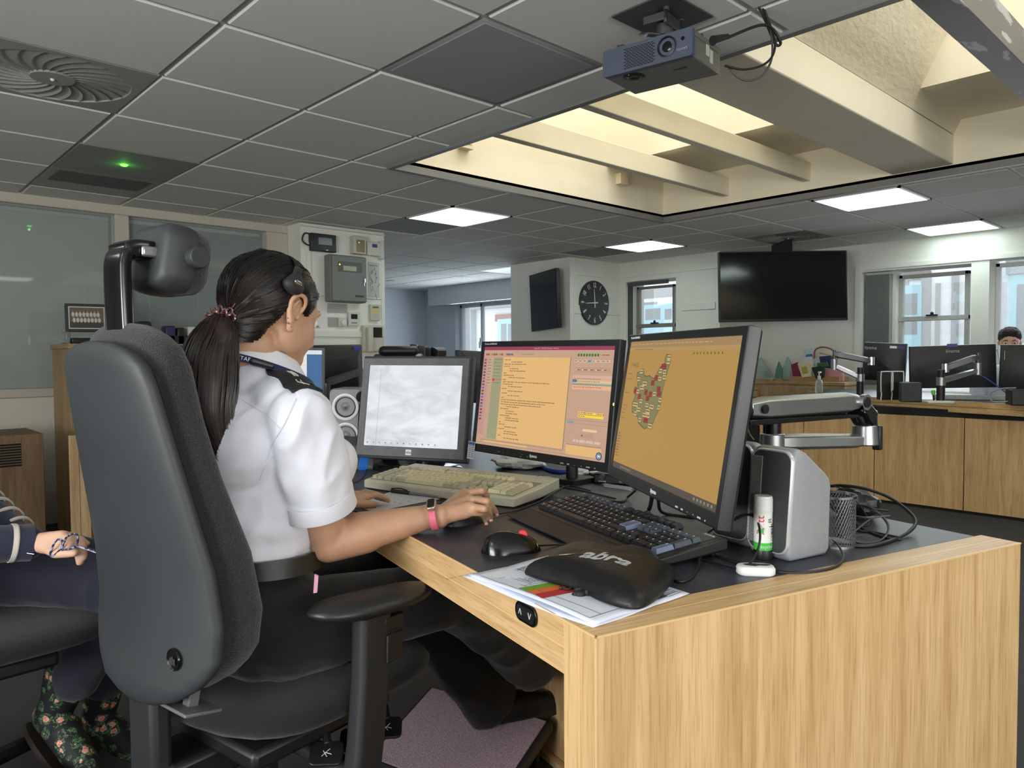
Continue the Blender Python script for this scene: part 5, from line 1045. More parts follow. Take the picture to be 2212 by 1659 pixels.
def office_chair(mx, label, full=True):
    t = thing('office_chair', label, 'chair', mx)
    bx = lambda z: -.236-max(0, z-.72)*.175-.4*max(0, .66-z)**1.5
    z0, z1 = .512, 1.150; L = []
    def hwf(u):  # outline: softly squared top, rounder bottom
        base = .208 if u < .32 else .208-.105*(u-.32)
        if u < .16: return base*(math.sqrt(max(0, 1-((.16-u)/.16)**2))*.62+.38*(u/.16)**.5) if u > 0 else .02
        if u > .88: q = (u-.88)/.12; return .02+(base-.02)*max(0, 1-q**3.0)**.5
        return base
    us = [0, .012, .04, .08, .12, .16, .25, .4, .6, .75, .88, .93, .96, .98, .992, 1]
    for u in us: z = z0+(z1-z0)*u; e = min(1, min(u, 1-u)*22+.25); L.append((z, max(.02, hwf(u)), bx(z)-.022, .020*e, .024))
    b = MB(); slab(b, L, p=3.2); b.build('back_shell', shell_m, t, smooth=70)
    L = []
    for u in us:
        z = z0+.004+(z1+.028-z0)*u; e = min(1, (min(u, 1-u)*9)**.6+.12); lum = .030*math.exp(-((u-.30)/.22)**2)+.008*math.exp(-((u-.9)/.1)**2)
        L.append((z, max(.015, hwf(u)-.001), bx(z)+.030+lum*.5, (.038+lum*.5)*e, .018))
    b = MB(); slab(b, L, p=3.0); b.build('back_cushion', fab_m, t, smooth=70)
    b = MB(mx=M4.Translation((bx(.615)-.034, -.125, .612)) @ M4.Rotation(-pi/2, 4, 'Y')); b.lathe([(.0001, .002), (.0165, .002), (.0185, .004), (.0195, .001)], seg=28); o = b.build('badge', black_g, t)
    b = MB(mx=M4.Translation((bx(.615)-.038, -.125, .612)) @ M4.Rotation(-pi/2, 4, 'Y')); 
    for x_ in (-.006, 0, .006): b.box(-.008, .003+(.003 if x_ == 0 else 0), x_-.0022, x_+.0022, .0, .0006)
    b.build('emblem', dgrey_m, o)
    # headrest on its curved stem
    st = MB(); xs = -.290; zt = 1.318
    P_ = [(xs+.004, 0, 1.10), (xs, 0, 1.16), (xs-.002, 0, 1.25), (xs+.000, 0, 1.292), (xs+.012, 0, 1.308), (xs+.035, 0, 1.311), (xs+.075, 0, 1.306)]
    PP = smooth_path(P_, 7); rings = []
    for i, p in enumerate(PP):
        tt = (PP[min(i+1, len(PP)-1)]-PP[max(i-1, 0)]).normalized(); nn = V((-tt.z, 0, tt.x)); w_, h_ = .034, .0105+.006*(i > len(PP)*.6)
        rings.append([tuple(p+V((0, 1, 0))*w_*math.copysign(abs(cos(a))**.3, cos(a))+nn*h_*math.copysign(abs(sin(a))**.3, sin(a))) for a in [2*pi*k/16+pi/16 for k in range(16)]])
    st.loft(rings); sto = st.build('headrest_stem', black_g, t, smooth=50)
    b = MB(); b.box(xs+.022, xs+.098, -.042, -.034, 1.296, 1.315); b.build('steel_link', steel_m, sto, bevel=.004)
    hx = xs+.080; hz = 1.298; HX = M4.Translation((hx, 0, hz)) @ M4.Rotation(R(10), 4, 'Y')
    hr_ = lambda k, x_, r_=.032: [(x_, y_*k, z_*k) for y_, z_ in rrect(.150, .122, r_, 7)]
    b = MB(mx=HX); b.loft([hr_(.70, -.034), hr_(.86, -.031), hr_(.95, -.022), hr_(.99, -.008), hr_(1, .012), hr_(.98, .022)]); b.build('headrest_shell', shell_m, t, smooth=60)
    b = MB(mx=HX); b.loft([hr_(.97, .016), hr_(.975, .030), hr_(.92, .045), hr_(.78, .056), hr_(.5, .062)]); b.build('headrest_cushion', fab_m, t, smooth=60)
    b = MB()
    for s_ in (-1, 1): b.cyl((hx+.020, s_*.070, hz+.0), (hx+.020, s_*.092, hz+.0), .021, .019, seg=28)
    b.build('headrest_knob', shell_m, t, bevel=.002)
    # seat
    L = []; 
    xsf, xsb = .335, -.215
    prof = [(0, .425), (.10, .408)]
    rings = []; n = 18
    for i in range(n+1):
        u = i/n; x = xsb+(xsf-xsb)*u; e = (1-abs(2*u-1)**4)**.5 if 0 < i < n else .12; hw = .245*max(.35, e)+.0; zt_ = .492-.020*(max(0, u-.75)/.25)**2+.014*(max(0, .2-u)/.2); zb = .418; zm = (zt_+zb)/2; hh = (zt_-zb)/2*max(.2, e)
        rings.append([(x, hw*math.copysign(abs(cos(a))**.55, cos(a)), zm+hh*math.copysign(abs(sin(a))**.8, sin(a))) for a in [2*pi*k/28 for k in range(28)]])
    b = MB(); b.loft(rings); b.build('seat', seatfab_m, t, smooth=70)
    b = MB(); b.box(-.17, .16, -.19, .19, .385, .422); b.box(-.25, .05, -.06, .06, .33, .39); b.build('seat_pan', black_m, t, bevel=.01)
    b = MB(); b.box(-.275, -.235, -.045, .045, .30, .60); b.box(-.25, .0, -.045, .045, .30, .345); b.build('back_bracket', black_s, t, bevel=.012)
    b = MB(mx=M4.Translation((-.245, -.10, .515)) @ M4.Rotation(R(12), 4, 'Y')); b.box(-.03, .04, -.055, .035, -.003, .003); b.box(-.005, .015, -.02, .0, 0, .04); b.build('height_lever', mat('lever_grey', (98, 100, 102), rough=.45), t, bevel=.002)
    b = MB(); b.cyl((-.02, 0, .10), (-.02, 0, .36), .027, seg=20); b.cyl((-.02, 0, .08), (-.02, 0, .22), .035, seg=20); b.build('gas_column', black_m, t)
    ba = part('wheel_base', t)
    b = MB()
    for k in range(5):
        a = 2*pi*k/5+.5; e_ = V((-.02+.31*cos(a), .31*sin(a), .085)); b.cyl((-.02, 0, .115), e_, .026, .018, seg=8)
    b.build('spokes', black_m, ba)
    for k in range(5):
        a = 2*pi*k/5+.5; e_ = V((-.02+.31*cos(a), .31*sin(a), .03)); w_ = MB(); w_.cyl(e_+V((-sin(a)*.022, cos(a)*.022, 0)), e_-V((-sin(a)*.022, cos(a)*.022, 0)), .030, seg=18); w_.cyl(e_, e_+V((0, 0, .06)), .010, seg=8); w_.build('caster', black_m, ba)
    # arms
    for s_ in (-1, 1):
        ar = part('armrest', t)
        Tm = M4.Translation((.045, s_*.265, .652)) @ M4.Rotation(R(-14 if s_ < 0 else 8), 4, 'Z'); b = MB(mx=Tm)
        rings = []
        for i in range(15):
            u = i/14; x = -.132+.264*u; e = (1-abs(2*u-1)**2.8)**.5 if 0 < i < 14 else .10; w_ = (.055-.008*u)*max(.1, e); h_ = .025*max(.25, e)
            rings.append([(x, w_*cos(a), -.004+h_*sin(a)*(1 if sin(a) > 0 else .85)+.006*(abs(2*u-1)**2)) for a in [2*pi*k/20 for k in range(20)]])
        b.loft(rings); b.build('pad', arm_m, ar, smooth=75)
        b = MB(); 
        def ring(x, y, z, wx, wy, r_=.012): return [(x+px_, y+py_, z) for px_, py_ in rrect(wx, wy, r_, 4)]
        b.loft([ring(.035, s_*.272, .632, .075, .040), ring(.028, s_*.274, .52, .073, .040), ring(.012, s_*.276, .40, .070, .042), ring(.0, s_*.270, .30, .07, .045)]); b.cyl((.0, s_*.27, .33), (0, s_*.05, .345), .022, seg=10); b.build('upright', black_s, ar, smooth=50)
        b = MB(); b.box(.050, .100, s_*.272-.021, s_*.272+.021, .595, .622); b.box(.052, .093, s_*.2925-.004, s_*.2925+.001, .535, .590); b.build('release_button', black_m, ar, bevel=.004)
    if full:
        for q, (x_, z_) in enumerate(((735, 1636), (770, 1602), (836, 1570))):
            pass
    return t
CM = frame((.672, 1.462, 0), R(10)); chair = office_chair(CM, 'tall black office chair with headrest, seen from behind, holding the operator')
lv = MB()
for q, (px_, py_, k_) in enumerate(((705, 1628, 1.40), (768, 1598, 1.48), (836, 1572, 1.56))):
    c_ = pd(px_, py_, k_); nn = (EYE-c_).normalized(); nn = (nn+V((0, 0, 1.6))).normalized(); xx = V((.8, -.6, 0)); xx = (xx-nn*xx.dot(nn)).normalized(); yy = nn.cross(xx)
    b = MB(mx=CM.inverted() @ basis(c_, xx, yy, nn)); b.prism(rrect(.062, .052, .012), -.003, .003); b.cyl((0, .02, -.001), (-.02, .11, .01), .008, seg=8); o = b.build('control_paddle', black_m, chair, bevel=.0015)
    b = MB(mx=CM.inverted() @ basis(c_+nn*.0034, xx, yy, nn))
    for s1 in ((-.008, -.008, .006, .008), (.002, -.009, -.006, .004), (-.002, .0, .010, -.004)): b.cyl((s1[0], s1[1], 0), (s1[2], s1[3], 0), .0006, seg=5)
    b.build('pictogram', whiteplastic_m, o)
# ------------------------------------------------------------------ skin, cloth
def skin(name, c, sss=.12): return mat(name, c, rough=.5, var=.05, vscale=24, bump=.12, bscale=420, bdist=.0006, sss=sss)
skin_w = skin('skin_warm', (188, 146, 118)); skin_r = skin('skin_pink', (222, 150, 132)); hair_m = mat('hair_black', (17, 14, 14), rough=.42, spec=.35, var=.3, vscale=60, bump=.5, bscale=80, bdist=.002, stretch=(1, 1, 1))
hair_s = mat('hair_strand', (26, 20, 18), rough=.40, spec=.35, var=.5, vscale=9); hair_p = mat('hair_ponytail', (34, 25, 23), rough=.40, spec=.4, var=.5, vscale=14)
shirt_m = mat('white_shirt', (218, 220, 230), rough=.85, bump=.10, bscale=900, bdist=.0004, sheen=.2)
trouser_m = mat('black_trousers', (9, 9, 11), rough=.85, sheen=.15, bump=.4, bscale=16, bdist=.006)
def head_shape(mb, T, s=1.0, nose=True, jaw=1.0):
    "head in local frame: x forward, y left, z up, origin at the middle of the skull"
    m0 = mb.mx; mb.mx = T @ M4.Scale(s, 4)
    mb.ball((-.012, 0, .022), (.092, .072, .084), seg=32)                       # cranium
    mb.ball((.018, 0, .008), (.074, .066, .078), seg=28)
    mb.ball((.040, 0, -.030), (.050, .056*jaw, .062), seg=24)                   # face
    mb.ball((.050, 0, -.078), (.034, .036*jaw, .030), seg=20)                   # chin
    mb.ball((.030, 0, -.066), (.044, .050*jaw, .034), seg=20)                   # jaw
    for y in (-1, 1): mb.ball((.055, y*.034, -.030), (.026, .022, .026), seg=16); mb.ball((.014, y*.046*jaw, -.046), (.034, .016, .036), seg=16)
    if nose:
        mb.cap((.086, 0, .002), (.104, 0, -.034), .008, .011); mb.ball((.100, 0, -.038), (.013, .015, .010), seg=14)
        mb.ball((.081, 0, -.061), (.011, .021, .0065), seg=14); mb.ball((.080, 0, -.070), (.011, .018, .006), seg=14)
        for y in (-1, 1): mb.ball((.076, y*.030, .018), (.012, .020, .007), seg=14)
    mb.mx = m0
def ear_shape(T, side=-1, s=1.0):
    "fine separate mesh appended to the body skin"
    b = MB(mx=T @ M4.Scale(s, 4)); y = side
    pts = [(-.004, y*.004, -.006), (-.012, y*.012, .006), (-.015, y*.015, .020), (-.009, y*.017, .032), (.003, y*.015, .035), (.011, y*.010, .028), (.012, y*.006, .016), (.008, y*.004, .004)]
    b.tube(pts, [.0035, .004, .0042, .0042, .004, .0036, .003, .0025], seg=8, sm=5)
    b.tube([(-.002, y*.006, -.004), (-.006, y*.010, .010), (-.004, y*.012, .022), (.002, y*.011, .027)], [.003, .0032, .003, .002], seg=8, sm=5)
    b.ball((-.004, y*.005, .012), (.012, .006, .024), seg=16)
    b.cap((-.004, y*.008, -.006), (.001, y*.007, -.024), .0065, .0070, seg=14, flat=.55, up=V((0, 1, 0)))
    b.cap((-.012, y*.010, .004), (-.003, y*.008, -.014), .0045, .006, seg=12)
    b.ball((.008, y*.005, .0), (.004, .004, .006), seg=10)
    return remeshed(b, .0016*s, 3)
def eye_parts(T, par, lid=True, s=1.0, invp=None):
    for y in (-1, 1):
        b = MB(mx=(invp or M4()) @ T @ M4.Scale(s, 4)); b.ball((.074, y*.031, -.002), (.0115, .012, .0115), seg=18); e = b.build('eye', mat('eye_white', (226, 222, 216), rough=.2), par)
        b = MB(mx=(invp or M4()) @ T @ M4.Scale(s, 4)); b.ball((.0835, y*.031, -.003), (.003, .0058, .0058), seg=14); b.build('iris', mat('iris_brown', (56, 38, 28), rough=.15), e)
def disp(mb, fn):
    "displace along vertex normals"
    vs = np.array(mb.v); n = np.zeros_like(vs)
    for f in mb.f:
        a, b, c = vs[f[0]], vs[f[1]], vs[f[2]]; q = np.cross(b-a, c-a)
        for i in f: n[i] += q
    n /= (np.linalg.norm(n, axis=1, keepdims=True)+1e-12)
    for i in range(len(vs)): vs[i] += n[i]*fn(V(vs[i]), V(n[i]))
    mb.v = [tuple(v) for v in vs]
def add_mb(a, b): k = len(a.v); a.v += b.v; a.f += [tuple(i+k for i in f) for f in b.f]; a.mi += [a.m]*len(b.f)
def rel(mb, root): I = WM[root.name].inverted(); mb.v = [tuple(I @ V(p)) for p in mb.v]; return mb
# ------------------------------------------------------------------ the operator
FW = V((cos(R(5)), sin(R(5)), 0)); LF = V((-sin(R(5)), cos(R(5)), 0)); UP = V((0, 0, 1))
op = thing('person', 'woman in a white short-sleeved uniform shirt with a black ponytail, typing at the desk', 'person', M4.Translation((.64, 1.47, .49)))
SC_ = V((.650, 1.468, 1.035))            # centre between the shoulders
RS = SC_-LF*.170-UP*.035; LS = SC_+LF*.170-UP*.035
EL = V((.738, 1.332, .748)); WRT = pz(930, 1116, .778); PALM = pz(985, 1092, .790)
HC = V((.690, 1.462, 1.214)); HT = basis(HC, FW, LF, UP) @ M4.Rotation(R(10), 4, 'Z') @ M4.Rotation(R(15), 4, 'Y') @ M4.Scale(1.07, 4)
b = MB(); head_shape(b, HT, 1.0, jaw=1.12)
nk = HT @ V((-.022, 0, -.075)); b.cap(nk, SC_+FW*.015+UP*.045, .050, .056, seg=20); b.cap(HT @ V((-.05, 0, -.05)), SC_+FW*-.01+UP*.05, .042, .052, seg=18)
b.cap(SC_+UP*.015-LF*.05, RS+UP*.0, .043, .042, seg=16); b.cap(SC_+UP*.015+LF*.05, LS, .043, .042, seg=16)
HP = V((.640, 1.472, .575)); b.cap(SC_-UP*.09, HP+UP*.12, .088, .090, seg=20, flat=1.25, up=LF); b.cap(HP+UP*.1, HP+UP*.02, .082, .085, seg=20, flat=1.25, up=LF)
b.cap(RS, EL, .044, .037, seg=18); b.cap(EL+V((.0, 0, -.002)), EL.lerp(WRT, .35), .039, .042, seg=18); b.cap(EL.lerp(WRT, .30)+V((0, 0, .004)), WRT, .042, .0255, seg=18, flat=1.08, up=LF)
b.ball(tuple(EL+V((-.012, -.004, -.010))), (.026, .026, .026))
# right hand on the mouse
def hand(b, wr, mcp, fingers, thumb, th=.013):
    wr = V(wr); mcp = [V(p) for p in mcp]
    for p in mcp: b.cap(wr.lerp(p, .12), p, .0185, th, seg=12)
    b.cap(mcp[0], mcp[-1], th*.95, th*.9, seg=12); mid = sum(mcp, V())/len(mcp); b.cap(wr.lerp(mid, .25), wr.lerp(mid, .8), .021, .019, seg=12)
    for pts, r0 in fingers:
        P_ = [V(p) for p in pts]; r_ = [r0, r0*.95, r0*.88, r0*.78]
        for i in range(len(P_)-1): b.cap(P_[i], P_[i+1], r_[i], r_[i+1], seg=12)
    P_ = [V(p) for p in thumb]; r_ = [.0155, .0115, .0095]
    for i in range(len(P_)-1): b.cap(P_[i], P_[i+1], r_[i], r_[i+1], seg=12)
HW = pz(948, 1116, .782)
M_ = [pz(1003, 1066, .803), pz(1014, 1079, .803), pz(1016, 1095, .795), pz(1008, 1108, .784)]
F_ = [([M_[0], pz(1041, 1061, .812), pz(1052, 1072, .795), pz(1051, 1082, .785)], .0098), ([M_[1], pz(1051, 1083, .805), pz(1064, 1097, .785), pz(1071, 1108, .770)], .0098),
      ([M_[2], pz(1046, 1099, .796), pz(1058, 1110, .777), pz(1060, 1119, .765)], .0094), ([M_[3], pz(1038, 1108, .782), pz(1048, 1116, .768), pz(1050, 1127, .754)], .0084)]
TH = [HW.lerp(M_[0], .3)+V((.0, .022, -.012)), M_[0]+V((-.012, .026, -.020)), M_[0]+V((.012, .024, -.034))]
b.cap(WRT, HW, .0255, .023, seg=16, flat=1.15, up=LF); hand(b, HW, M_, F_, TH)
# left hand resting on the papers
LE = V((.80, 1.68, .775)); LW = pz(735, 1090, .775)+V((0, .02, 0)); 
b.cap(LS, LE, .044, .037, seg=16); b.cap(LE, LW, .039, .026, seg=16)
lm = [LW+V((.075, .00+.016*k, .003)) for k in range(4)]
hand(b, LW, lm, [([p, p+V((.035, -.002, .004)), p+V((.055, -.004, -.006)), p+V((.068, -.004, -.016))], .009) for p in lm], [LW+V((.03, -.02, .0)), LW+V((.06, -.034, -.006)), LW+V((.085, -.034, -.010))])
# legs (inside the trousers)
KR, KL = V((1.045, 1.335, .575)), V((1.04, 1.56, .575)); AR, AL = V((1.335, 1.355, .330)), V((1.315, 1.505, .175))
for hs, k_, a_ in ((-LF*.09, KR, AR), (LF*.09, KL, AL)): b.cap(HP+hs*.8+V((.05, 0, .01)), k_, .062, .048, seg=16); b.cap(k_, a_, .048, .033, seg=16)
body = remeshed(b, .0042, 5)
EM_ = HT @ M4.Translation((-.010, -.070, -.014)) @ M4.Rotation(R(10), 4, 'Y') @ M4.Rotation(R(-16), 4, 'Z'); add_mb(body, ear_shape(EM_, -1, 1.10)); add_mb(body, ear_shape(HT @ M4.Translation((-.010, .070, -.014)) @ M4.Rotation(R(10), 4, 'Y') @ M4.Rotation(R(16), 4, 'Z'), 1, 1.22))
HI = HT.inverted(); headv = [V(p) for p in body.v]
bo = rel(body, op).build('body', skin_w, op, smooth=75)
# colour of the ear and cheek is the same skin; nails
nl = MB()
for (pts, r0) in F_:
    p2, p3 = V(pts[2]), V(pts[3]); d = (p3-p2).normalized(); up_ = (EYE-p3).normalized(); up_ = (up_-d*up_.dot(d)).normalized(); sd_ = d.cross(up_); c_ = p3+up_*r0*.66+d*.001
    nl.ball((0, 0, 0), (.0055, .0042, .0014), seg=12, mx=basis(c_, d, sd_, up_))
rel(nl, op).build('fingernails', mat('nail', (232, 186, 172), rough=.3), bo, kind='stuff')
eye_parts(HT, bo, invp=WM[op.name].inverted())
ls = MB()
for y in (-1, 1):
    for k in range(9): p = HT @ V((.0845-.0006*abs(k-4), y*(.022+k*.0022), -.004)); q = p+(HT.to_3x3() @ V((.008, y*(k-4)*.0006, -.003))); ls.cyl(p, q, .0005, .0002, seg=4)
rel(ls, op).build('eyelashes', black_m, bo)
eb = MB()
for y in (-1, 1): eb.tube([HT @ V((.089, y*.014, .020)), HT @ V((.087, y*.030, .026)), HT @ V((.075, y*.046, .020))], [.002, .0026, .001], seg=6, flat=.6)
rel(eb, op).build('eyebrows', hair_m, bo)
# earrings
er = MB(); eb_ = EM_ @ V((-.001, -.0085, -.026))
for k, (dx, dz, r_) in enumerate(((.002, -.002, .0016), (.0, .006, .0016), (-.006, .002, .0018), (-.010, .010, .0014))): er.ball(EM_ @ V((-.001+dx, -.013, -.022+dz)), r_, seg=8)
er.cyl(EM_ @ V((-.014, -.013, -.020)), EM_ @ V((-.006, -.014, -.022)), .0009, seg=6)
rel(er, op).build('earrings', chrome_m, op)
# hair: a shell grown from the scalp, strands drawn to the tie
def zline(x):
    pts = [(-.12, -.088), (-.07, -.082), (-.052, -.070), (-.038, -.050), (-.028, -.022), (-.022, .008), (-.010, .024), (.008, .022), (.018, .000), (.028, -.004), (.044, .014), (.070, .042), (.09, .062), (.12, .070)]
    for (x0, a), (x1, b_) in zip(pts, pts[1:]):
        if x0 <= x <= x1: return a+(b_-a)*(x-x0)/(x1-x0)
    return pts[0][1] if x < pts[0][0] else pts[-1][1]
b = MB(); head_shape(b, HT, 1.0, nose=False); b.cap(HT @ V((-.050, 0, -.045)), HT @ V((-.058, 0, -.11)), .046, .046, seg=18); hm = remeshed(b, .0042, 5)
msk = []
for p in hm.v: q = HI @ V(p); msk.append(q.z-zline(q.x))
keep = [f for f in hm.f if sum(msk[i] for i in f)/len(f) > -.001]
used_ = sorted({i for f in keep for i in f}); mp_ = {j: i for i, j in enumerate(used_)}
hs_ = MB(); hs_.v = [hm.v[i] for i in used_]; hs_.f = [tuple(mp_[i] for i in f) for f in keep]; hs_.mi = [0]*len(hs_.f); mk_ = [msk[i] for i in used_]; cnt = [0]
idx = {tuple(p): k for k, p in enumerate(hs_.v)}
def hd(p, n):
    m = mk_[idx[tuple(p)]] if tuple(p) in idx else .01; q = HI @ p
    return .0015+.0085*min(1, max(0, m)/.022)+.0012*noise.noise(q*45)
disp(hs_, hd); ho = rel(hs_, op).build('hair', hair_m, op, smooth=80)
TIE = HT @ V((-.105, 0, -.052)); TL = HI @ TIE
hw_ = [V(p)+V(WM[op.name].translation) for p in hs_.v]; hbv = __import__('mathutils').bvhtree.BVHTree.FromPolygons(hw_, hs_.f); HCN = HT @ V((-.02, 0, -.005))
st_ = MB(); rg = random.Random(11)
for k in range(760):
    p0 = rg.choice(hw_); q0 = HI @ p0
    if rg.random() < .5 and q0.z-zline(q0.x) > .03: continue
    pts = []; ok = True; e0 = rg.uniform(-.0004, .0016)
    for j in range(11):
        u = j/10; p = p0.lerp(TIE, u); d = (p-HCN).normalized(); h = hbv.ray_cast(HCN+d*.30, -d)
        if h[0] is None: pts.append(p) if j > 1 else None; continue
        pts.append(h[0]+d*(e0-.003*(1-u)**8))
    if len(pts) > 4: st_.tube(pts, [.0005, .0012, .0013, .0010], seg=4, sm=1)
rel(st_, op).build('hair_strands', hair_s, ho, smooth=80, kind='stuff')
PT = [TIE, pd(470, 722, 1.40), pd(455, 768, 1.39), pd(449, 830, 1.378), pd(449, 890, 1.372), pd(462, 945, 1.375), pd(484, 1000, 1.378)]
PS = smooth_path(PT, 6); pr2 = [.022, .038, .050, .053, .046, .034, .016]
b = MB(); b.tube(PT, [r*.86 for r in pr2], seg=18, sm=6, flat=.80); po = rel(b, op).build('ponytail', hair_p, op, smooth=80)
st_ = MB()
for k in range(420):
    a = rg.uniform(0, 2*pi); rad_ = rg.uniform(.72, 1.06)**.5; end = rg.uniform(.72, 1.04); pts = []; ph = rg.uniform(0, 6)
    for j in range(8):
        u = j/7*min(1, end); q = u*(len(PS)-1); i = min(int(q), len(PS)-2); p = PS[i].lerp(PS[i+1], q-i); rr = np.interp(u*6, range(7), pr2)*rad_*(1 if end < 1 else 1)
        t_ = (PS[i+1]-PS[i]).normalized(); s1 = t_.cross((EYE-p).normalized()).normalized(); s2 = s1.cross(t_); wob = .004*sin(ph+u*5)*u
        pts.append(p+s1*(rr*cos(a)+wob)+s2*rr*.8*sin(a))
    st_.tube(pts, [.0007, .0013, .0011, .0004], seg=4, sm=2)
for k in range(26):
    p0 = TIE+V((rg.uniform(-.01, .01), rg.uniform(-.01, .01), rg.uniform(-.01, .01))); e_ = pd(rg.uniform(400, 450), rg.uniform(735, 850), 1.36); st_.tube([p0, p0.lerp(e_, .45)+V((-.004, 0, .018)), e_], [.0007, .0006, .0003], seg=4, sm=4)
rel(st_, op).build('ponytail_strands', hair_p, po, smooth=80, kind='stuff')
# coiled hair tie
ti = MB(); ax = (PT[1]-TIE).normalized(); s1 = ax.cross(UP).normalized(); s2 = s1.cross(ax)
pts = []
for k in range(170):
    u = k/169*2*pi*2; v_ = u*9.5; rr = .026+.0062*cos(v_); pts.append(TIE+s1*rr*cos(u)+s2*rr*sin(u)*.95+ax*(.0062*sin(v_)+.006*sin(u*.5)-.004))
ti.tube(pts, .0022, seg=6, sm=1); rel(ti, op).build('coiled_hair_tie', mat('rose_gold', (206, 160, 160), rough=.25, metal=.6, col2=(70, 40, 44), vscale=300), op)
# headset
hd_ = MB(); hb = []
for k in range(15): a = pi*(k/14); hb.append(HT @ V((-.032+.022*sin(a), -.0850*cos(a), .040+.072*sin(a))))
rings = []
for i, p in enumerate(hb):
    t_ = (hb[min(i+1, 14)]-hb[max(i-1, 0)]).normalized(); x_ = (HT.to_3x3() @ V((1, 0, 0))).normalized(); n_ = t_.cross(x_); rings.append([tuple(p+x_*.0055*c+n_*.0016*s_) for c, s_ in ((1, 1), (-1, 1), (-1, -1), (1, -1))])
hd_.loft(rings); hso = rel(hd_, op).build('headset', black_m, op, smooth=60, bevel=.0008)
PD = HT @ M4.Translation((-.036, -.0900, .040)) @ M4.Rotation(pi/2, 4, 'X') @ M4.Rotation(R(-8), 4, 'Z')
hd_ = MB(mx=PD); tr_ = [(.020*cos(a)*(1.1 if sin(a) < 0 else 1-.45*sin(a)**.8)*1.0, .019*sin(a)*(1 if sin(a) < 0 else 1.25)-.002) for a in [2*pi*k/28 for k in range(28)]]
hd_.loft([[(x*k, y*k, z) for x, y in tr_] for k, z in ((.9, -.008), (1, -.005), (1, .004), (.86, .0085), (.5, .010))]); hd_.box(-.006, .006, .015, .032, -.006, .004); pdo = rel(hd_, op).build('ear_pad', black_s, hso, smooth=60)
hd_ = MB(mx=PD); hd_.ball((.001, .001, .0095), (.0095, .0048, .002), seg=18); hd_.m = 1; hd_.box(-.007, .009, .0006, .0016, .0112, .0118); rel(hd_, op).build('silver_badge', [chrome_m, dgrey_m], pdo)
# shirt
b = MB()
CH_ = SC_-UP*.13+FW*.018
b.cap(SC_-UP*.006-LF*.10, SC_-UP*.006+LF*.10, .060, .060, seg=20); b.ball(tuple(SC_-UP*.085-FW*.045), (.105, .150, .115), seg=24); b.ball(tuple(SC_-UP*.03), (.085, .12, .075), seg=24)
b.cap(SC_+UP*.03, CH_, .074, .130, seg=24, flat=1.18, up=LF); b.cap(CH_, HP+UP*.19+FW*.0, .128, .120, seg=24, flat=1.2, up=LF); b.cap(HP+UP*.22, HP+UP*.165+FW*.005, .124, .126, seg=24, flat=1.18, up=LF)
for s_ in (-1, 1): b.ball(tuple(CH_+FW*.085+LF*s_*.072-UP*.005), (.070, .070, .070), seg=20)
b.cap(RS, RS.lerp(EL, .45), .060, .066, seg=20); b.cap(LS, LS.lerp(LE, .45), .060, .064, seg=20)
for (A_, B_) in ((RS, EL), (LS, LE)):
    d_ = (B_-A_).normalized(); b.cyl(A_.lerp(B_, .30), A_.lerp(B_, .70)-d_*.0, .062, .0655 if A_ is RS else .060, seg=28)
sh_ = remeshed(b, .0055, 7)
WZ = HP.z+.168
sh_.v = [(x, y, z if z > WZ-.012 else WZ-.012+(z-WZ+.012)*.35) for x, y, z in sh_.v]
def folds(p, n):
    q = p-SC_; s_ = q.dot(LF); f_ = q.dot(FW); z_ = q.z
    a = 1-min(1, abs(z_+.02)/.05) if False else 0
    r1 = noise.noise(V((s_*9+z_*6, f_*9, z_*4.0)))*.009
    r2 = (.5-abs(noise.noise(V((s_*7-z_*5+3, f_*7+z_*6, z_*5)))))*.006
    low = max(0, min(1, (-z_-.14)/.15)); r3 = (abs(noise.noise(V((s_*6+1, f_*6+5, z_*26))))-.2)*.020*low
    r4 = noise.noise(p*32)*.0010
    rd = sin((s_*.6+f_)*55+z_*22+2*noise.noise(p*7))*.0030*max(0, 1-abs(z_+.10)/.12)*max(0, min(1, (-s_-.02)/.08))
    dg = (.45-abs(noise.noise(V((s_*16+z_*12, f_*16-z_*7, z_*7+4)))*1.6))*.0058
    arm = max(0, min(1, (-s_-.13)/.04)); ar = (.4-abs(noise.noise(V((p.x*20-z_*9, p.y*20, z_*7)))*1.7))*.0078*arm
    return r1+r2+r3+r4+rd+dg*(1-arm)+ar
disp(sh_, folds); so_ = rel(sh_, op).build('shirt', shirt_m, op, smooth=80)
# sleeve hem, yoke and shoulder seams
d_ = (EL-RS).normalized(); hem = MB(); a0 = d_.orthogonal().normalized(); a1 = d_.cross(a0); rings = []
for f_, r_ in ((.60, .0672), (.60, .0688), (.715, .0715), (.722, .0705), (.715, .064), (.62, .058)):
    c_ = RS.lerp(EL, f_); rings.append([tuple(c_+a0*r_*cos(t_)+a1*r_*sin(t_)) for t_ in [2*pi*k/40 for k in range(40)]])
hem.loft(rings, cap=False); rel(hem, op).build('sleeve_hem', shirt_m, so_, smooth=50)
d_ = (LE-LS).normalized(); hem = MB(); a0 = d_.orthogonal().normalized(); a1 = d_.cross(a0); rings = []
for f_, r_ in ((.60, .060), (.60, .0615), (.72, .063), (.72, .056)):
    c_ = LS.lerp(LE, f_); rings.append([tuple(c_+a0*r_*cos(t_)+a1*r_*sin(t_)) for t_ in [2*pi*k/40 for k in range(40)]])
hem.loft(rings, cap=False); rel(hem, op).build('sleeve_hem', shirt_m, so_, smooth=50)
from mathutils.bvhtree import BVHTree
shv = [V(p)+V(WM[op.name].translation) for p in sh_.v]; bvh = BVHTree.FromPolygons(shv, sh_.f)
def on_shirt(px_, py_, e=.001):
    d = ray(px_, py_).normalized(); h = bvh.ray_cast(EYE, d); 
    return (h[0]-d*e, h[1]) if h[0] is not None else (pd(px_, py_, 1.4), -d)
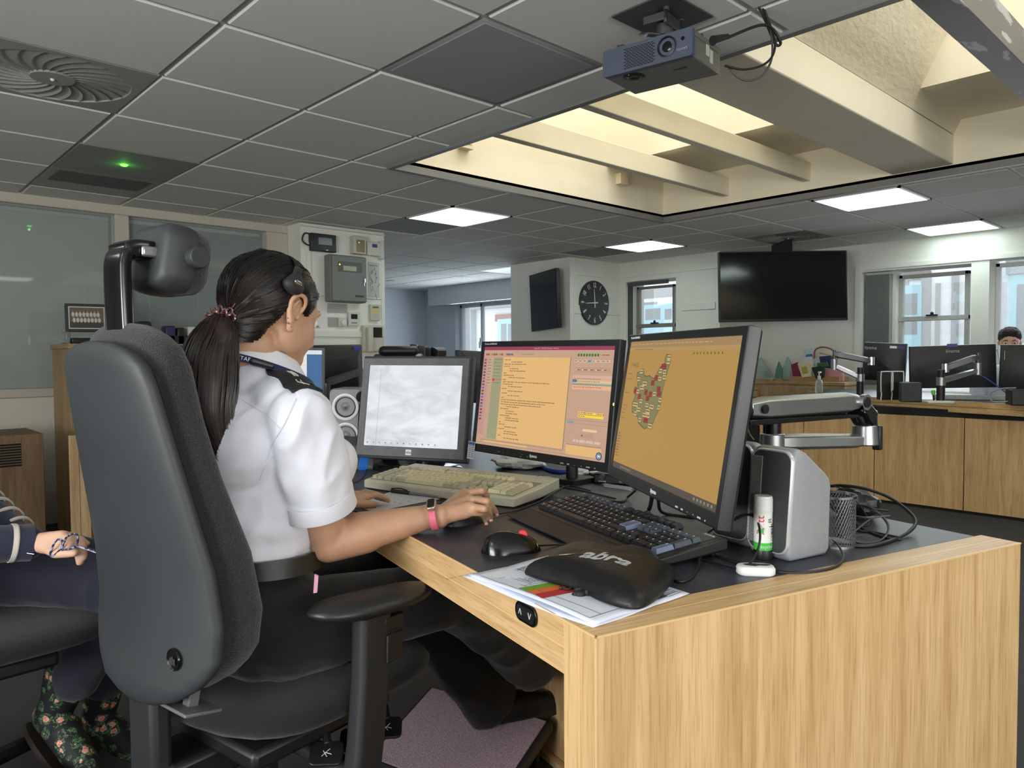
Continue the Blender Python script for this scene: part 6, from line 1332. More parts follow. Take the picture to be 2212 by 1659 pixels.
def seam(pts, r_=.0011, n=10):
    P_ = []
    for (x0, y0), (x1, y1) in zip(pts, pts[1:]):
        for k in range(n): P_.append(on_shirt(x0+(x1-x0)*k/n, y0+(y1-y0)*k/n, .0004)[0])
    m = MB(); m.tube(P_, r_, seg=5, sm=1); return m
sm_m = mat('shirt_seam', (204, 207, 220), rough=.9)
for s_ in ([(590, 985), (570, 1010), (560, 1040)], [(455, 862), (520, 862), (575, 895), (610, 930)], [(640, 862), (615, 915), (585, 965), (572, 1000)]): rel(seam(s_), op).build('seam', sm_m, so_)
# collar
co = MB(); cc = SC_+FW*.022+UP*.066
def cring(r_, z_, tilt, fx=1.0): return [tuple(cc+FW*(r_*1.12*cos(a)*fx)+LF*r_*sin(a)+UP*(z_-tilt*cos(a))) for a in [2*pi*k/40 for k in range(41)] if 1][:40]
rings = [cring(.064, -.010, .012), cring(.060, .026, .020), cring(.062, .030, .020), cring(.074, .012, .028), cring(.090, -.014, .040), cring(.0905, -.017, .040), cring(.082, -.012, .036), cring(.066, .012, .024)]
co.loft(rings, cap=False); disp(co, lambda p, n: .0015*noise.noise(p*40)); rel(co, op).build('collar', shirt_m, so_, smooth=60)
# lanyard, strap clip, epaulette
la = MB(); P_ = [V(p) for p in (cring(.0935, -.010, .036))]; rings = []
lan = mat('lanyard_navy', (26, 36, 78), rough=.7)
for i, p in enumerate(P_+[P_[0]]):
    n_ = (p-cc); n_.z = 0; n_.normalize(); rings.append([tuple(p+UP*.008+n_*-.004), tuple(p+n_*.001), tuple(p-UP*.006+n_*.006), tuple(p-UP*.006+n_*.0045), tuple(p+n_*-.0005), tuple(p+UP*.008-n_*.0055)])
la.loft(rings, cap=False, closed=False); lo_ = rel(la, op).build('lanyard', lan, op, smooth=50)
lt_ = MB(); a_, b2_ = on_shirt(0, 0)[0], None
def nearest_lan(px_, py_): 
    best = min(P_, key=lambda p: (lambda q: q)( ((p-EYE).normalized()-ray(px_, py_).normalized()).length)); return best
pa_, pb_ = nearest_lan(512, 772), nearest_lan(548, 778); n_ = ((pa_+pb_)/2-cc); n_.z = 0; n_.normalize(); xx = (pa_-pb_).normalized(); yy = n_.cross(xx); xx, yy = -xx, -yy
textmesh(lt_, 'STAFF', .0115, basis((pa_+pb_)/2+n_*.0035+UP*.001, xx, yy*(1), n_)); rel(lt_, op).build('lettering', whiteplastic_m, lo_)
cl_ = MB(); pc1, pd1 = nearest_lan(552, 778), nearest_lan(588, 790); cl_.cap(pc1+n_*.004, pd1+n_*.004, .0075, .0065, seg=8, flat=.45, up=n_); rel(cl_, op).build('clip', black_m, lo_)
ep = MB(); epts = [((588, 783), (592, 797)), ((600, 780), (600, 806)), ((618, 783), (612, 818)), ((640, 797), (618, 832)), ((662, 813), (640, 838)), ((680, 828), (660, 842)), ((694, 842), (674, 852)), ((697, 850), (682, 855))]
top_, bot_ = [], []
def surf(px_, py_, e): p, n = on_shirt(px_, py_, 0); return p+(n if n.dot(EYE-p) > 0 else -n)*e
ES = SC_-LF*.035+UP*.062+FW*.012; EE = RS-LF*.045+UP*.030+FW*.012; rings = []
def shoulder(u, v_, e):
    "u along the shoulder ridge from the neck outwards, v across (front +)"
    p = SC_-LF*(.060+.150*u)+FW*(.006+v_); h = bvh.ray_cast(p+UP*.25, -UP); z_ = h[0].z if h[0] is not None else SC_.z
    return V((p.x, p.y, z_+e-.10*max(0, u-.92)*1.5))
def strip_on_shoulder(us, hwf_, e0, e1):
    m = MB(); rings = []
    for u in us:
        w_ = hwf_(u); A_ = [shoulder(u, w_*v_, e1) for v_ in (-1, -.5, 0, .5, 1)]; B_ = [shoulder(u, w_*v_, e0) for v_ in (1, .5, 0, -.5, -1)]; rings.append([tuple(p) for p in A_+B_])
    m.loft(rings); return m
us = [k/14 for k in range(15)]
m = strip_on_shoulder([.12+.92*u for u in us], lambda u: .027*(1 if u > .2 else .75+u), .0005, .004); rel(m, op).build('shoulder_strap', shirt_m, so_, smooth=60, bevel=.0008)
m = strip_on_shoulder([0+.86*u for u in us], lambda u: .0225+.013*u-.008*max(0, .15-u)/.15, .004, .010); eo = rel(m, op).build('epaulette', mat('epaulette_black', (24, 25, 28), rough=.65), op, smooth=60, bevel=.0015)
m = MB()
for k, (u0, v0, s0) in enumerate(((.38, .004, 'FIRE'), (.52, .002, 'CONTROL'))):
    p = shoulder(u0, v0, .0108); q = shoulder(u0+.12, v0, .0108); r2_ = shoulder(u0, v0+.01, .0108); xx = (q-p).normalized(); yy = (r2_-p); yy = (yy-xx*yy.dot(xx)).normalized(); 
for (u0, u1, v0, v1) in ((.40, .58, -.002, .006), (.62, .82, -.004, .006)):
    n = 7
    for k in range(n):
        for v_ in (v0, v1):
            a_, b3 = shoulder(u0+(u1-u0)*k/n, v_, .0104), shoulder(u0+(u1-u0)*(k+.8)/n, v_+.001, .0104); m.cyl(a_, b3, .0009, seg=5)
        a_, b3 = shoulder(u0+(u1-u0)*(k+.2)/n, v0, .0104), shoulder(u0+(u1-u0)*(k+.7)/n, v1, .0104); m.cyl(a_, b3, .0007, seg=5)
rel(m, op).build('embroidery', mat('silver_thread', (190, 188, 176), rough=.5), eo)
# trousers, belt, shoes
b = MB(); b.cap(HP+UP*.055, HP+UP*.01, .118, .126, seg=24, flat=1.28, up=LF)
for hs, k_, a_ in ((-LF*.088, KR, AR), (LF*.088, KL, AL)):
    b.cap(HP+hs+V((.02, 0, .0)), k_, .096, .072, seg=20); d_ = (a_-k_).normalized(); b.cap(k_, a_-d_*.04, .070, .062, seg=20); b.cyl(k_.lerp(a_, .4), a_+d_*.015, .066, .078, seg=24)
tb = remeshed(b, .006, 6); disp(tb, lambda p, n: noise.noise(p*11)*.006+(.4-abs(noise.noise(V((p.x*8, p.y*14, p.z*10)))))*.009+noise.noise(p*30)*.0015); to = rel(tb, op).build('trousers', trouser_m, op, smooth=80)
be = MB(); rings = []
for z_, r_ in ((.128, .133), (.128, .137), (.162, .133), (.162, .128)):
    rings.append([tuple(HP+FW*(r_*cos(a)+.002)+LF*r_*1.26*sin(a)+UP*z_) for a in [2*pi*k/48 for k in range(48)]])
be.loft(rings, cap=False); rel(be, op).build('belt', mat('belt_leather', (22, 21, 21), rough=.45, bump=.3, bscale=120), op, smooth=50)
pk_ = MB(); q = pd(681, 1262, 1.345); pk_.loft([[tuple(q+V((x*.9, x*-.3, z_))) for x, z_ in ((-.004, -.016), (.003, -.016), (.006, .014), (-.001, .018))], [tuple(q+V((x*.9+.003, x*-.3+.004, z_))) for x, z_ in ((-.004, -.016), (.003, -.016), (.006, .014), (-.001, .018))]]); rel(pk_, op).build('pink_tab', mat('pink_tab', (206, 150, 176), rough=.5), op)
shoe_m = mat('black_shoe', (18, 18, 20), rough=.32, bump=.2, bscale=60, bdist=.002); sole_m = mat('shoe_sole', (30, 31, 33), rough=.6)
def shoe(heel, toe, up_, name='shoe'):
    heel, toe = V(heel), V(toe); d_ = (toe-heel).normalized(); L_ = (toe-heel).length; up_ = (up_-d_*up_.dot(d_)).normalized(); s_ = up_.cross(d_); T = basis(heel, d_, s_, up_)
    b = MB(mx=T); rings = []
    for i in range(13):
        u = i/12; x = L_*u; w_ = (.030+.014*sin(pi*min(1, u*1.15)))*(1-abs(2*u-1)**5)**.4 if 0 < i < 12 else .012; h_ = .075 if u < .3 else .075-(u-.3)/.7*.045; h_ *= 1 if 0 < i < 12 else .5
        rings.append([(x, w_*cos(a), .018+max(0, sin(a))*h_ if sin(a) > 0 else .018) for a in [2*pi*k/20 for k in range(20)]])
    b.loft(rings); o = rel(b, op).build(name, shoe_m, op, smooth=70)
    b = MB(mx=T); b.loft([[(L_*.5+(L_*.52)*cos(a), (.036+.006*cos(a))*sin(a), z_) for a in [2*pi*k/28 for k in range(28)]] for z_ in (0, .006, .020)]); rel(b, op).build('sole', sole_m, o, smooth=40, bevel=.002)
shoe(pd(1150, 1470, 1.98), pd(1178, 1405, 1.86)+V((.02, -.0, .04)), V((-.7, .1, .7)))
shoe(V((AL.x-.02, AL.y+.02, .10)), V((AL.x+.17, AL.y-.12, .14)), UP)
# watch
w_ = MB(); dW = (HW-EL.lerp(WRT, .8)).normalized(); cW = pz(938, 1117, .782); sideW = dW.cross(UP).normalized(); upW = sideW.cross(dW)
ring = lambda r1, r2, off: [tuple(cW+dW*off+sideW*r1*cos(a)+upW*r2*sin(a)) for a in [2*pi*k/32 for k in range(32)]]
w_.loft([ring(.0285, .0270, -.0075), ring(.0300, .0285, -.0065), ring(.0300, .0285, .0065), ring(.0285, .0270, .0075), ring(.027, .0255, 0)], cap=False, closed=True)
wo = rel(w_, op).build('watch_strap', mat('watch_pink', (206, 98, 122), rough=.5), op, smooth=50)
nU = (upW*.93+sideW*-.36 if (sideW.dot(EYE-cW) < 0) else upW*.93+sideW*.36).normalized(); sx_ = dW.cross(nU).normalized(); T = basis(cW+nU*.0300, sx_, dW, nU)
w_ = MB(mx=T); w_.loft([[(x*k, y*k, z_) for x, y in rrect(.037, .0195, .006)] for k, z_ in ((.92, -.004), (1, -.002), (1, .0035), (.93, .005))]); wc = rel(w_, op).build('watch_case', mat('pale_gold', (206, 190, 168), rough=.25, metal=.8), wo, smooth=50)
w_ = MB(mx=T); w_.loft([[(x, y, z_) for x, y in rrect(.031, .0145, .004)] for z_ in (.0048, .0056)]); rel(w_, op).build('watch_face', black_g, wc)
# ------------------------------------------------------------------ second person at the left edge, seated
navy = mat('navy_knit', (38, 42, 66), rough=.9, var=.1, vscale=40, sheen=.2); navyt = mat('navy_trousers', (36, 38, 54), rough=.9, bump=.5, bscale=14, bdist=.006, sheen=.15)
CM2 = frame((.23, 2.20, 0), R(4)); ch2 = dup(chair, CM2, 'black fabric office chair at the left edge under the person in navy')
for c in list(ch2.children):
    if c.name.startswith(('armrest', 'control_paddle')):
        for g in list(c.children): bpy.data.objects.remove(g)
        bpy.data.objects.remove(c)
p2 = thing('person', 'person in a navy striped top and floral boots holding glasses, cut by the left edge', 'person', M4.Translation((.20, 2.2, .5)))
hip = pd(-160, 1210, 1.86); kn = pd(262, 1262, 1.93); an = pd(152, 1488, 1.99); hipL = hip+V((-.02, .17, .01)); knL = kn+V((0, .17, .01)); anL = pd(225, 1500, 2.15)
wr2 = pd(72, 1172, 1.74); el2 = wr2+V((-.20, .0, .03)); sh2 = pd(-190, 900, 1.82); ch_ = sh2+V((-.02, .17, .0)); 
HC2 = ch_+V((.04, 0, .24)); HT2 = basis(HC2, V((1, 0, 0)), V((0, 1, 0)), UP)
b = MB(); head_shape(b, HT2); b.cap(HT2 @ V((-.02, 0, -.07)), ch_+V((0, 0, .02)), .05, .055); b.cap(ch_-V((0, 0, .08)), hip+V((0, .085, .05)), .095, .095, seg=18, flat=1.25, up=V((0, 1, 0)))
b.cap(ch_+V((0, -.05, .0)), sh2, .05, .045); b.cap(ch_+V((0, .05, .0)), sh2+V((0, .34, 0)), .05, .045)
b.cap(sh2, el2, .042, .034); b.cap(el2, wr2, .034, .026)
mc = [pd(135, 1158, 1.70), pd(146, 1166, 1.69), pd(148, 1178, 1.68), pd(140, 1190, 1.68)]
for p in mc: b.cap(wr2.lerp(p, .1), p, .021, .0145, seg=12)
for k, p in enumerate(mc): q1 = p+V((.028, .002, -.006)); q2 = q1+V((.002, .0, -.026)); b.cap(p, q1, .0115, .0105, seg=10); b.cap(q1, q2, .0105, .0095, seg=10)
b.cap(wr2.lerp(mc[3], .3), pd(120, 1196, 1.67), .0135, .0115, seg=10); b.cap(pd(120, 1196, 1.67), pd(160, 1194, 1.66), .0115, .0105, seg=10)
for s_ in ((hip, kn, an), (hipL, knL, anL)): b.cap(s_[0], s_[1], .06, .048); b.cap(s_[1], s_[2], .046, .034)
e3 = pd(-110, 1020, 1.95); b.cap(sh2+V((0, .34, 0)), e3, .042, .035); w3 = wr2+V((.0, .085, -.01)); b.cap(e3, w3, .034, .026)
m3_ = [w3+V((.075, -.02-.014*k, -.004)) for k in range(4)]
for p in m3_: b.cap(w3.lerp(p, .1), p, .020, .013, seg=10); b.cap(p, p+V((.04, -.006, -.012)), .011, .009, seg=10)
b.cap(w3, w3+V((.05, -.05, .01)), .014, .011, seg=10)
bd = remeshed(b, .0045, 4); b2o = rel(bd, p2).build('body', skin('skin_pale', (214, 172, 148)), p2, smooth=75); eye_parts(HT2, b2o, invp=WM[p2.name].inverted())
b = MB(); b.ball(tuple(HT2 @ V((-.02, 0, .03))), (.098, .085, .092), seg=24); b.ball(tuple(HT2 @ V((-.055, 0, -.03))), (.07, .085, .10), seg=20); rel(remeshed(b, .006, 4), p2).build('hair', mat('hair_brown', (70, 52, 40), rough=.5), p2)
b = MB(); b.cap(sh2, el2, .060, .052, seg=18); b.cap(el2, wr2+V((-.012, 0, 0)), .052, .040, seg=18); b.cap(sh2+V((0, .34, 0)), e3, .06, .05, seg=18); b.cap(e3, w3+V((-.02, 0, 0)), .05, .040, seg=18)
b.cap(ch_+V((0, -.08, -.01)), ch_+V((0, .08, -.01)), .07, .07, seg=18); b.cap(ch_-V((0, 0, .06)), hip+V((0, .085, .10)), .125, .130, seg=20, flat=1.2, up=V((0, 1, 0)))
tp_ = remeshed(b, .006, 5); disp(tp_, lambda p, n: noise.noise(p*14)*.004+noise.noise(p*34)*.001); tpo = rel(tp_, p2).build('top', navy, p2, smooth=80)
cream_s = mat('cream_stripe', (214, 208, 198), rough=.9)
def armband(A_, B_, f, r_, w_=.0045, m=cream_s, name='stripe'):
    d_ = (B_-A_).normalized(); a0 = d_.orthogonal().normalized(); a1 = d_.cross(a0); c_ = A_.lerp(B_, f); rings = []
    for o_, rr in ((-w_, r_-.004), (-w_, r_), (w_, r_), (w_, r_-.004)): rings.append([tuple(c_+d_*o_+a0*rr*cos(t_)+a1*rr*sin(t_)) for t_ in [2*pi*k/30 for k in range(30)]])
    m_ = MB(); m_.loft(rings, cap=False); rel(m_, p2).build(name, m, tpo, smooth=50)
for k in range(7): armband(sh2, el2, .12+k*.125, .0600-.0012*k)
for k in range(3): armband(el2, wr2, .15+k*.32, .0515-.0035*k)
for k in range(7): armband(e3, w3, .10+k*.13, .0495-.0014*k)
armband(el2, wr2, .86, .0425, w_=.024, m=navy, name='cuff'); armband(el2, wr2, .80, .0432, w_=.005)
# big-view sleeve band near the frame edge (upper arm seen above the forearm)
b = MB()
for s_ in ((hip, kn), (hipL, knL)): b.cap(s_[0], s_[1], .092, .072, seg=20)
for s_ in ((kn, an), (knL, anL)): b.cap(s_[0], s_[1].lerp(s_[0], .12), .072, .060, seg=20)
b.cap(hip, hipL, .11, .11, seg=20)
tt_ = remeshed(b, .0065, 5); disp(tt_, lambda p, n: noise.noise(p*10)*.005+(.4-abs(noise.noise(V((p.x*16, p.y*8, p.z*12)))))*.008); rel(tt_, p2).build('trousers', navyt, p2, smooth=80)
# floral boots: black canvas printed with rose sprays
fm_ = bpy.data.materials.new('floral_print'); fm_.use_nodes = True; nt = fm_.node_tree; N = nt.nodes; L = nt.links; bs = N['Principled BSDF']; bs.inputs['Roughness'].default_value = .7
tc = N.new('ShaderNodeTexCoord'); 
def vor(scale, off, thr, jit=1.0):
    mp = N.new('ShaderNodeMapping'); mp.inputs['Location'].default_value = off; L.new(tc.outputs['Object'], mp.inputs[0]); nz = N.new('ShaderNodeTexNoise'); nz.inputs['Scale'].default_value = scale*2.2; L.new(mp.outputs[0], nz.inputs[0])
    ad = N.new('ShaderNodeMix'); ad.data_type = 'VECTOR'; ad.inputs[0].default_value = .018; L.new(mp.outputs[0], ad.inputs[4]); L.new(nz.outputs[1], ad.inputs[5])
    v = N.new('ShaderNodeTexVoronoi'); v.inputs['Scale'].default_value = scale; v.inputs['Randomness'].default_value = jit; L.new(ad.outputs[1], v.inputs[0])
    m = N.new('ShaderNodeMath'); m.operation = 'LESS_THAN'; m.inputs[1].default_value = thr; L.new(v.outputs['Distance'], m.inputs[0]); return v, m
prev = None
def layer(fac, col, prev):
    mx = N.new('ShaderNodeMix'); mx.data_type = 'RGBA'; L.new(fac.outputs[0], mx.inputs[0]); mx.inputs[7].default_value = lin(col)
    if prev is None: mx.inputs[6].default_value = lin((14, 16, 20))
    else: L.new(prev.outputs[2], mx.inputs[6])
    return mx
_, l1b = vor(170, (1, 2, 0), .46)
mul = N.new('ShaderNodeMath'); mul.operation = 'MULTIPLY'; _, big = vor(32, (0, 0, 0), .52); L.new(big.outputs[0], mul.inputs[0]); L.new(l1b.outputs[0], mul.inputs[1])
prev = layer(mul, (92, 128, 88), prev); _, c1 = vor(32, (0, 0, 0), .27); prev = layer(c1, (206, 150, 132), prev); _, c2 = vor(32, (0, 0, 0), .19); prev = layer(c2, (196, 92, 98), prev)
_, c3 = vor(140, (3, 0, 1), .40); mul2 = N.new('ShaderNodeMath'); mul2.operation = 'MULTIPLY'; L.new(c2.outputs[0], mul2.inputs[0]); L.new(c3.outputs[0], mul2.inputs[1]); prev = layer(mul2, (236, 186, 160), prev)
L.new(prev.outputs[2], bs.inputs['Base Color'])
def boot(ank, toe, heel, label=None):
    b = MB(); b.cap(ank+V((0, 0, .05)), heel.lerp(ank, .5), .060, .046, seg=20); b.cap(heel.lerp(ank, .45), heel+(ank-heel)*.18, .046, .040, seg=18); b.cap(heel+(ank-heel)*.2, toe, .041, .033, seg=18); b.cap(heel.lerp(toe, .3)+(ank-heel)*.25, toe, .042, .030, seg=18)
    o = rel(remeshed(b, .0045, 5), p2).build('boot', fm_, p2, smooth=80)
    d_ = (toe-heel).normalized(); up_ = (ank-heel); up_ = (up_-d_*up_.dot(d_)).normalized(); s_ = up_.cross(d_); L_ = (toe-heel).length; T = basis(heel-up_*.036, d_, s_, up_)
    b = MB(mx=T); b.loft([[(L_*.5+(L_*.5+.04)*cos(a), .040*sin(a), z_) for a in [2*pi*k/28 for k in range(28)]] for z_ in (-.008, .006)]); so = rel(b, p2).build('sole', mat('boot_sole', (40, 30, 26), rough=.7), o, smooth=40)
boot(an, pd(205, 1690, 1.90), pd(95, 1560, 1.98)); boot(anL, pd(300, 1640, 2.1), pd(205, 1570, 2.16))
# glasses held in the hand, and a slim pen on the lap
gl = thing('eyeglasses', 'blue tortoiseshell glasses held in the hands of the person at left', 'glasses', M4.Translation(pd(150, 1172, 1.645)))
tort = mat('tortoiseshell', (30, 34, 60), rough=.25, col2=(150, 156, 196), vscale=170, mottle=(.48, .56))
def lens(ptsp, k_): return [pd(x, y, k_) for x, y in ptsp]
for pts_, k_ in (([(107, 1200), (118, 1172), (130, 1165), (136, 1174), (131, 1186), (117, 1199)], 1.66), ([(133, 1188), (142, 1163), (158, 1153), (168, 1158), (165, 1178), (150, 1186)], 1.64)):
    P_ = lens(pts_, k_); b = MB(); b.tube(P_+[P_[0]], .0024, seg=8, sm=5); rel(b, gl).build('rim', tort, gl)
b = MB(); b.tube(lens([(134, 1178), (137, 1172), (141, 1170)], 1.65), .002, seg=6); rel(b, gl).build('bridge', tort, gl)
b = MB(); b.tube(lens([(165, 1178), (182, 1184), (205, 1192), (232, 1202)], 1.62), .0024, seg=6, flat=.5); rel(b, gl).build('temple_arm', tort, gl)
b = MB(); b.tube(lens([(107, 1200), (130, 1203), (160, 1200)], 1.68), .0022, seg=6); rel(b, gl).build('temple_arm', tort, gl)
b = MB(); b.cyl(pd(28, 1191, 1.70), pd(74, 1197, 1.70), .0016); tag(b.build('pen', chrome_m), 'slim silver pen on the lap of the seated person at left', 'pen')
# ------------------------------------------------------------------ two distant people behind monitors
def bust(label, hp_, faz, skin_, hairc, shirt, k=1.0, hair='short', down=8):
    t = thing('person', label, 'person', M4.Translation((hp_.x, hp_.y, 0)))
    T = M4.Translation(hp_) @ M4.Rotation(faz, 4, 'Z') @ M4.Rotation(R(down), 4, 'Y'); f_ = V((cos(faz), sin(faz), 0)); l_ = V((-sin(faz), cos(faz), 0)); sc = hp_-UP*.235-f_*.03; hpz = V((sc.x, sc.y, .55))-f_*.05
    b = MB(); head_shape(b, T); b.cap(T @ V((-.02, 0, -.07)), sc+UP*.03, .048, .055); b.cap(sc-UP*.08, hpz, .095, .10, seg=18, flat=1.3, up=l_)
    for s_ in (-1, 1):
        s1 = sc+l_*s_*.17; e1 = s1+f_*.06-UP*.27+l_*s_*.04; w1 = e1+f_*.24+UP*.01-l_*s_*.08; b.cap(s1, e1, .043, .036); b.cap(e1, w1, .036, .026); b.cap(sc+l_*s_*.05+UP*.0, s1, .05, .045)
        for q in range(4): b.cap(w1.lerp(w1+f_*.06, .3), w1+f_*.085+l_*(q-1.5)*.018, .018, .012, seg=8); b.cap(w1+f_*.085+l_*(q-1.5)*.018, w1+f_*.15+l_*(q-1.5)*.018-UP*.012, .010, .008, seg=8)
        b.cap(w1, w1+f_*.06-l_*s_*.05, .014, .010, seg=8); b.cap(hpz+l_*s_*.09, hpz+l_*s_*.1+f_*.42, .07, .055); b.cap(hpz+l_*s_*.1+f_*.42, V((0, 0, .08))+(hpz+l_*s_*.1+f_*.45)*1.0-UP*(hpz.z), .05, .04)
        ear_shape
        b.ball(tuple(T @ V((.0, s_*.074, -.008))), (.012, .008, .026), seg=10)
    bo = rel(remeshed(b, .007, 4), t).build('body', skin_, t, smooth=75); eye_parts(T, bo, invp=WM[t.name].inverted())
    eb = MB()
    for y in (-1, 1): eb.tube([T @ V((.088, y*.014, .018)), T @ V((.086, y*.030, .022)), T @ V((.074, y*.046, .016))], [.003, .004, .002], seg=6)
    rel(eb, t).build('eyebrows', hairc, bo)
    b = MB(); b.mx = T
    if hair == 'short': b.ball((-.016, 0, .040), (.098, .080, .078), seg=24); b.ball((.035, 0, .075), (.055, .060, .034), seg=18); b.ball((-.05, 0, -.0), (.062, .074, .08), seg=18)
    else: b.ball((-.014, 0, .032), (.098, .080, .086), seg=24); b.ball((-.05, 0, -.05), (.06, .085, .13), seg=18)
    b.mx = M4(); hm_ = remeshed(b, .006, 3); disp(hm_, lambda p, n: noise.noise(p*60)*.006); rel(hm_, t).build('hair', hairc, t, smooth=60)
    b = MB(); b.cap(sc-l_*.11-UP*.01, sc+l_*.11-UP*.01, .062, .062, seg=16); b.cap(sc-UP*.07, hpz, .118, .125, seg=18, flat=1.25, up=l_)
    for s_ in (-1, 1): s1 = sc+l_*s_*.17-UP*.01; e1 = s1+f_*.06-UP*.27+l_*s_*.04; b.cap(s1, s1.lerp(e1, .9), .060, .052, seg=16)
    rel(remeshed(b, .009, 4), t).build('shirt', shirt, t, smooth=80)
    b = MB()
    for s_ in (-1, 1): b.cap(hpz+l_*s_*.09, hpz+l_*s_*.1+f_*.42, .09, .07, seg=14); b.cap(hpz+l_*s_*.1+f_*.42, hpz+l_*s_*.1+f_*.45-UP*(hpz.z-.08), .066, .06, seg=14)
    rel(remeshed(b, .010, 3), t).build('trousers', trouser_m, t)
    return t, T
mh = pd(2181, 738, 5.85); tm_, TM_ = bust('man with dark quiff, white shirt and white earphone behind the far monitors', mh, R(-165), skin('skin_far', (206, 160, 140), 0), mat('hair_dark_brown', (42, 34, 32), rough=.8, bump=1, bscale=90, bdist=.01), mat('white_shirt', (226, 228, 238)))
b = MB(); q = TM_ @ V((.012, -.085, -.030)); b.ball(pd(2153, 755, 5.72), .009, seg=10); rel(b, tm_).build('earphone', whiteplastic_m, tm_)
q = M4.Translation((mh.x, mh.y, 0)); b = MB(); b.tube([pd(2153, 755, 5.7), pd(2158, 775, 5.7), pd(2160, 800, 5.75)], .0016, seg=5); rel(b, tm_).build('earphone_cable', black_m, tm_)
wh = pd(1320, 762, 7.3); bust('woman with brown hair and glasses, only her head top showing above the middle monitor', wh, R(-128), skin('skin_far', (206, 160, 140), 0), mat('hair_far', (72, 54, 46), rough=.7), mat('black_trousers', (17, 18, 21)), hair='long')
for k_, lbl in ((tm_, 0),): pass
# ------------------------------------------------------------------ televisions
def tv(label, c4, name='television', led=None, depth=.05):
    "c4: world corners TL, TR, BR, BL of the front"
    tl, tr_, br, bl_ = [V(p) for p in c4]; c = (tl+tr_+br+bl_)/4; x = ((tr_-tl)+(br-bl_)).normalized(); y = ((tl-bl_)+(tr_-br)); y = (y-x*y.dot(x)).normalized(); z = x.cross(y); w = ((tr_-tl).length+(br-bl_).length)/2; h = ((tl-bl_).length+(tr_-br).length)/2
    T = basis(c, x, y, z); t = thing(name, label, 'television', T)
    MB().box(-w/2, w/2, -h/2, h/2, -depth, 0).build('casing', black_m, t, bevel=.004); MB().box(-w/2+.012, w/2-.012, -h/2+.022, h/2-.012, 0, .0012).build('screen', mat('tv_glass', (8, 12, 14), rough=.12, spec=.6), t)
    if led: MB().box(led-.006, led+.006, -h/2-.008, -h/2+.004, -.004, .002).build('standby_light', emis('red_led', (255, 60, 60), 3), t)
    return t, T, w, h
d1, d2_ = 7.02, 7.05
tvt, TT, tw, th_ = tv('large black wall television on the right-hand wall, switched off', [pd(1556, 545, d1), pd(1833, 540, d2_), pd(1829, 692, d2_), pd(1552, 695, d1)], led=.0)
b = MB(); q = TT.inverted() @ pd(1686, 537, 7.3); b.box(q.x-.03, q.x+.03, -.1, q.y+.06, -.42, -.05); b.build('bracket', black_m, tvt)
t2_, T2_, w_, h_ = tv('black television on the left side of the clock pier, seen at a slant', [pd(1140, 600, 8.62), pd(1203, 574, 8.10), pd(1203, 712, 8.10), pd(1151, 712, 8.62)])
# ------------------------------------------------------------------ wall clock
cw = [pY(1253, 652, Y1b-.02), pY(1315, 652, Y1b-.02), pY(1284, 606, Y1b-.02), pY(1284, 702, Y1b-.02)]; cr = (cw[1].x-cw[0].x)/2; cr = ((cw[2].z-cw[3].z)/2+cr)/2; cc_ = V(((cw[0].x+cw[1].x)/2, Y1b-.001, (cw[2].z+cw[3].z)/2))
T = basis(cc_, (1, 0, 0), (0, 0, 1), (0, -1, 0)); ck = thing('wall_clock', 'round black wall clock with large white numerals on the pier', 'clock', T)
MB().lathe([(.0001, .0), (cr, .0), (cr, .018), (cr-.004, .024), (cr-.010, .020), (.0001, .018)], seg=56).build('face', mat('clock_face', (40, 40, 40), rough=.4), ck, smooth=30)
lg = MB()
for h in range(1, 13):
    a = pi/2-h*pi/6; rr = cr*.80; textmesh(lg, str(h), cr*.34, M4.Translation((rr*cos(a), rr*sin(a)*1.0, .0195)) @ M4.Rotation((a-pi/2 if h in (10, 11, 12, 1, 2) else (a-pi/2 if h in (3, 9) else a+pi/2)) if h not in (12, 6) else 0, 4, 'Z'), sx=.62, bold=.002)
lg.build('numerals', whiteplastic_m, ck, smooth=0)
for (ang, L_, w_) in ((93.5, .62, .008), (184, .62, .007)):
    a = R(ang); b = MB(); d = V((cos(a), sin(a), 0)); n = V((-d.y, d.x, 0)); p0, p1 = -d*cr*.22, d*cr*L_; b.loft([[tuple(p0-n*w_+V((0, 0, z))), tuple(p0+n*w_+V((0, 0, z))), tuple(p1+n*w_*.4+V((0, 0, z))), tuple(p1-n*w_*.4+V((0, 0, z)))] for z in (.021, .023)]); b.build('hand', whiteplastic_m, ck)
b = MB()
for k in range(60): a = 2*pi*k/60; r_ = cr*.60; b.box(-.001, .001, -.004 if k % 5 else -.007, .004, .0185, .0192, mx=M4.Rotation(a, 4, 'Z') @ M4.Translation((0, r_, 0)))
b.build('minute_marks', mat('mark_grey', (150, 150, 150), rough=.5), ck, smooth=0)
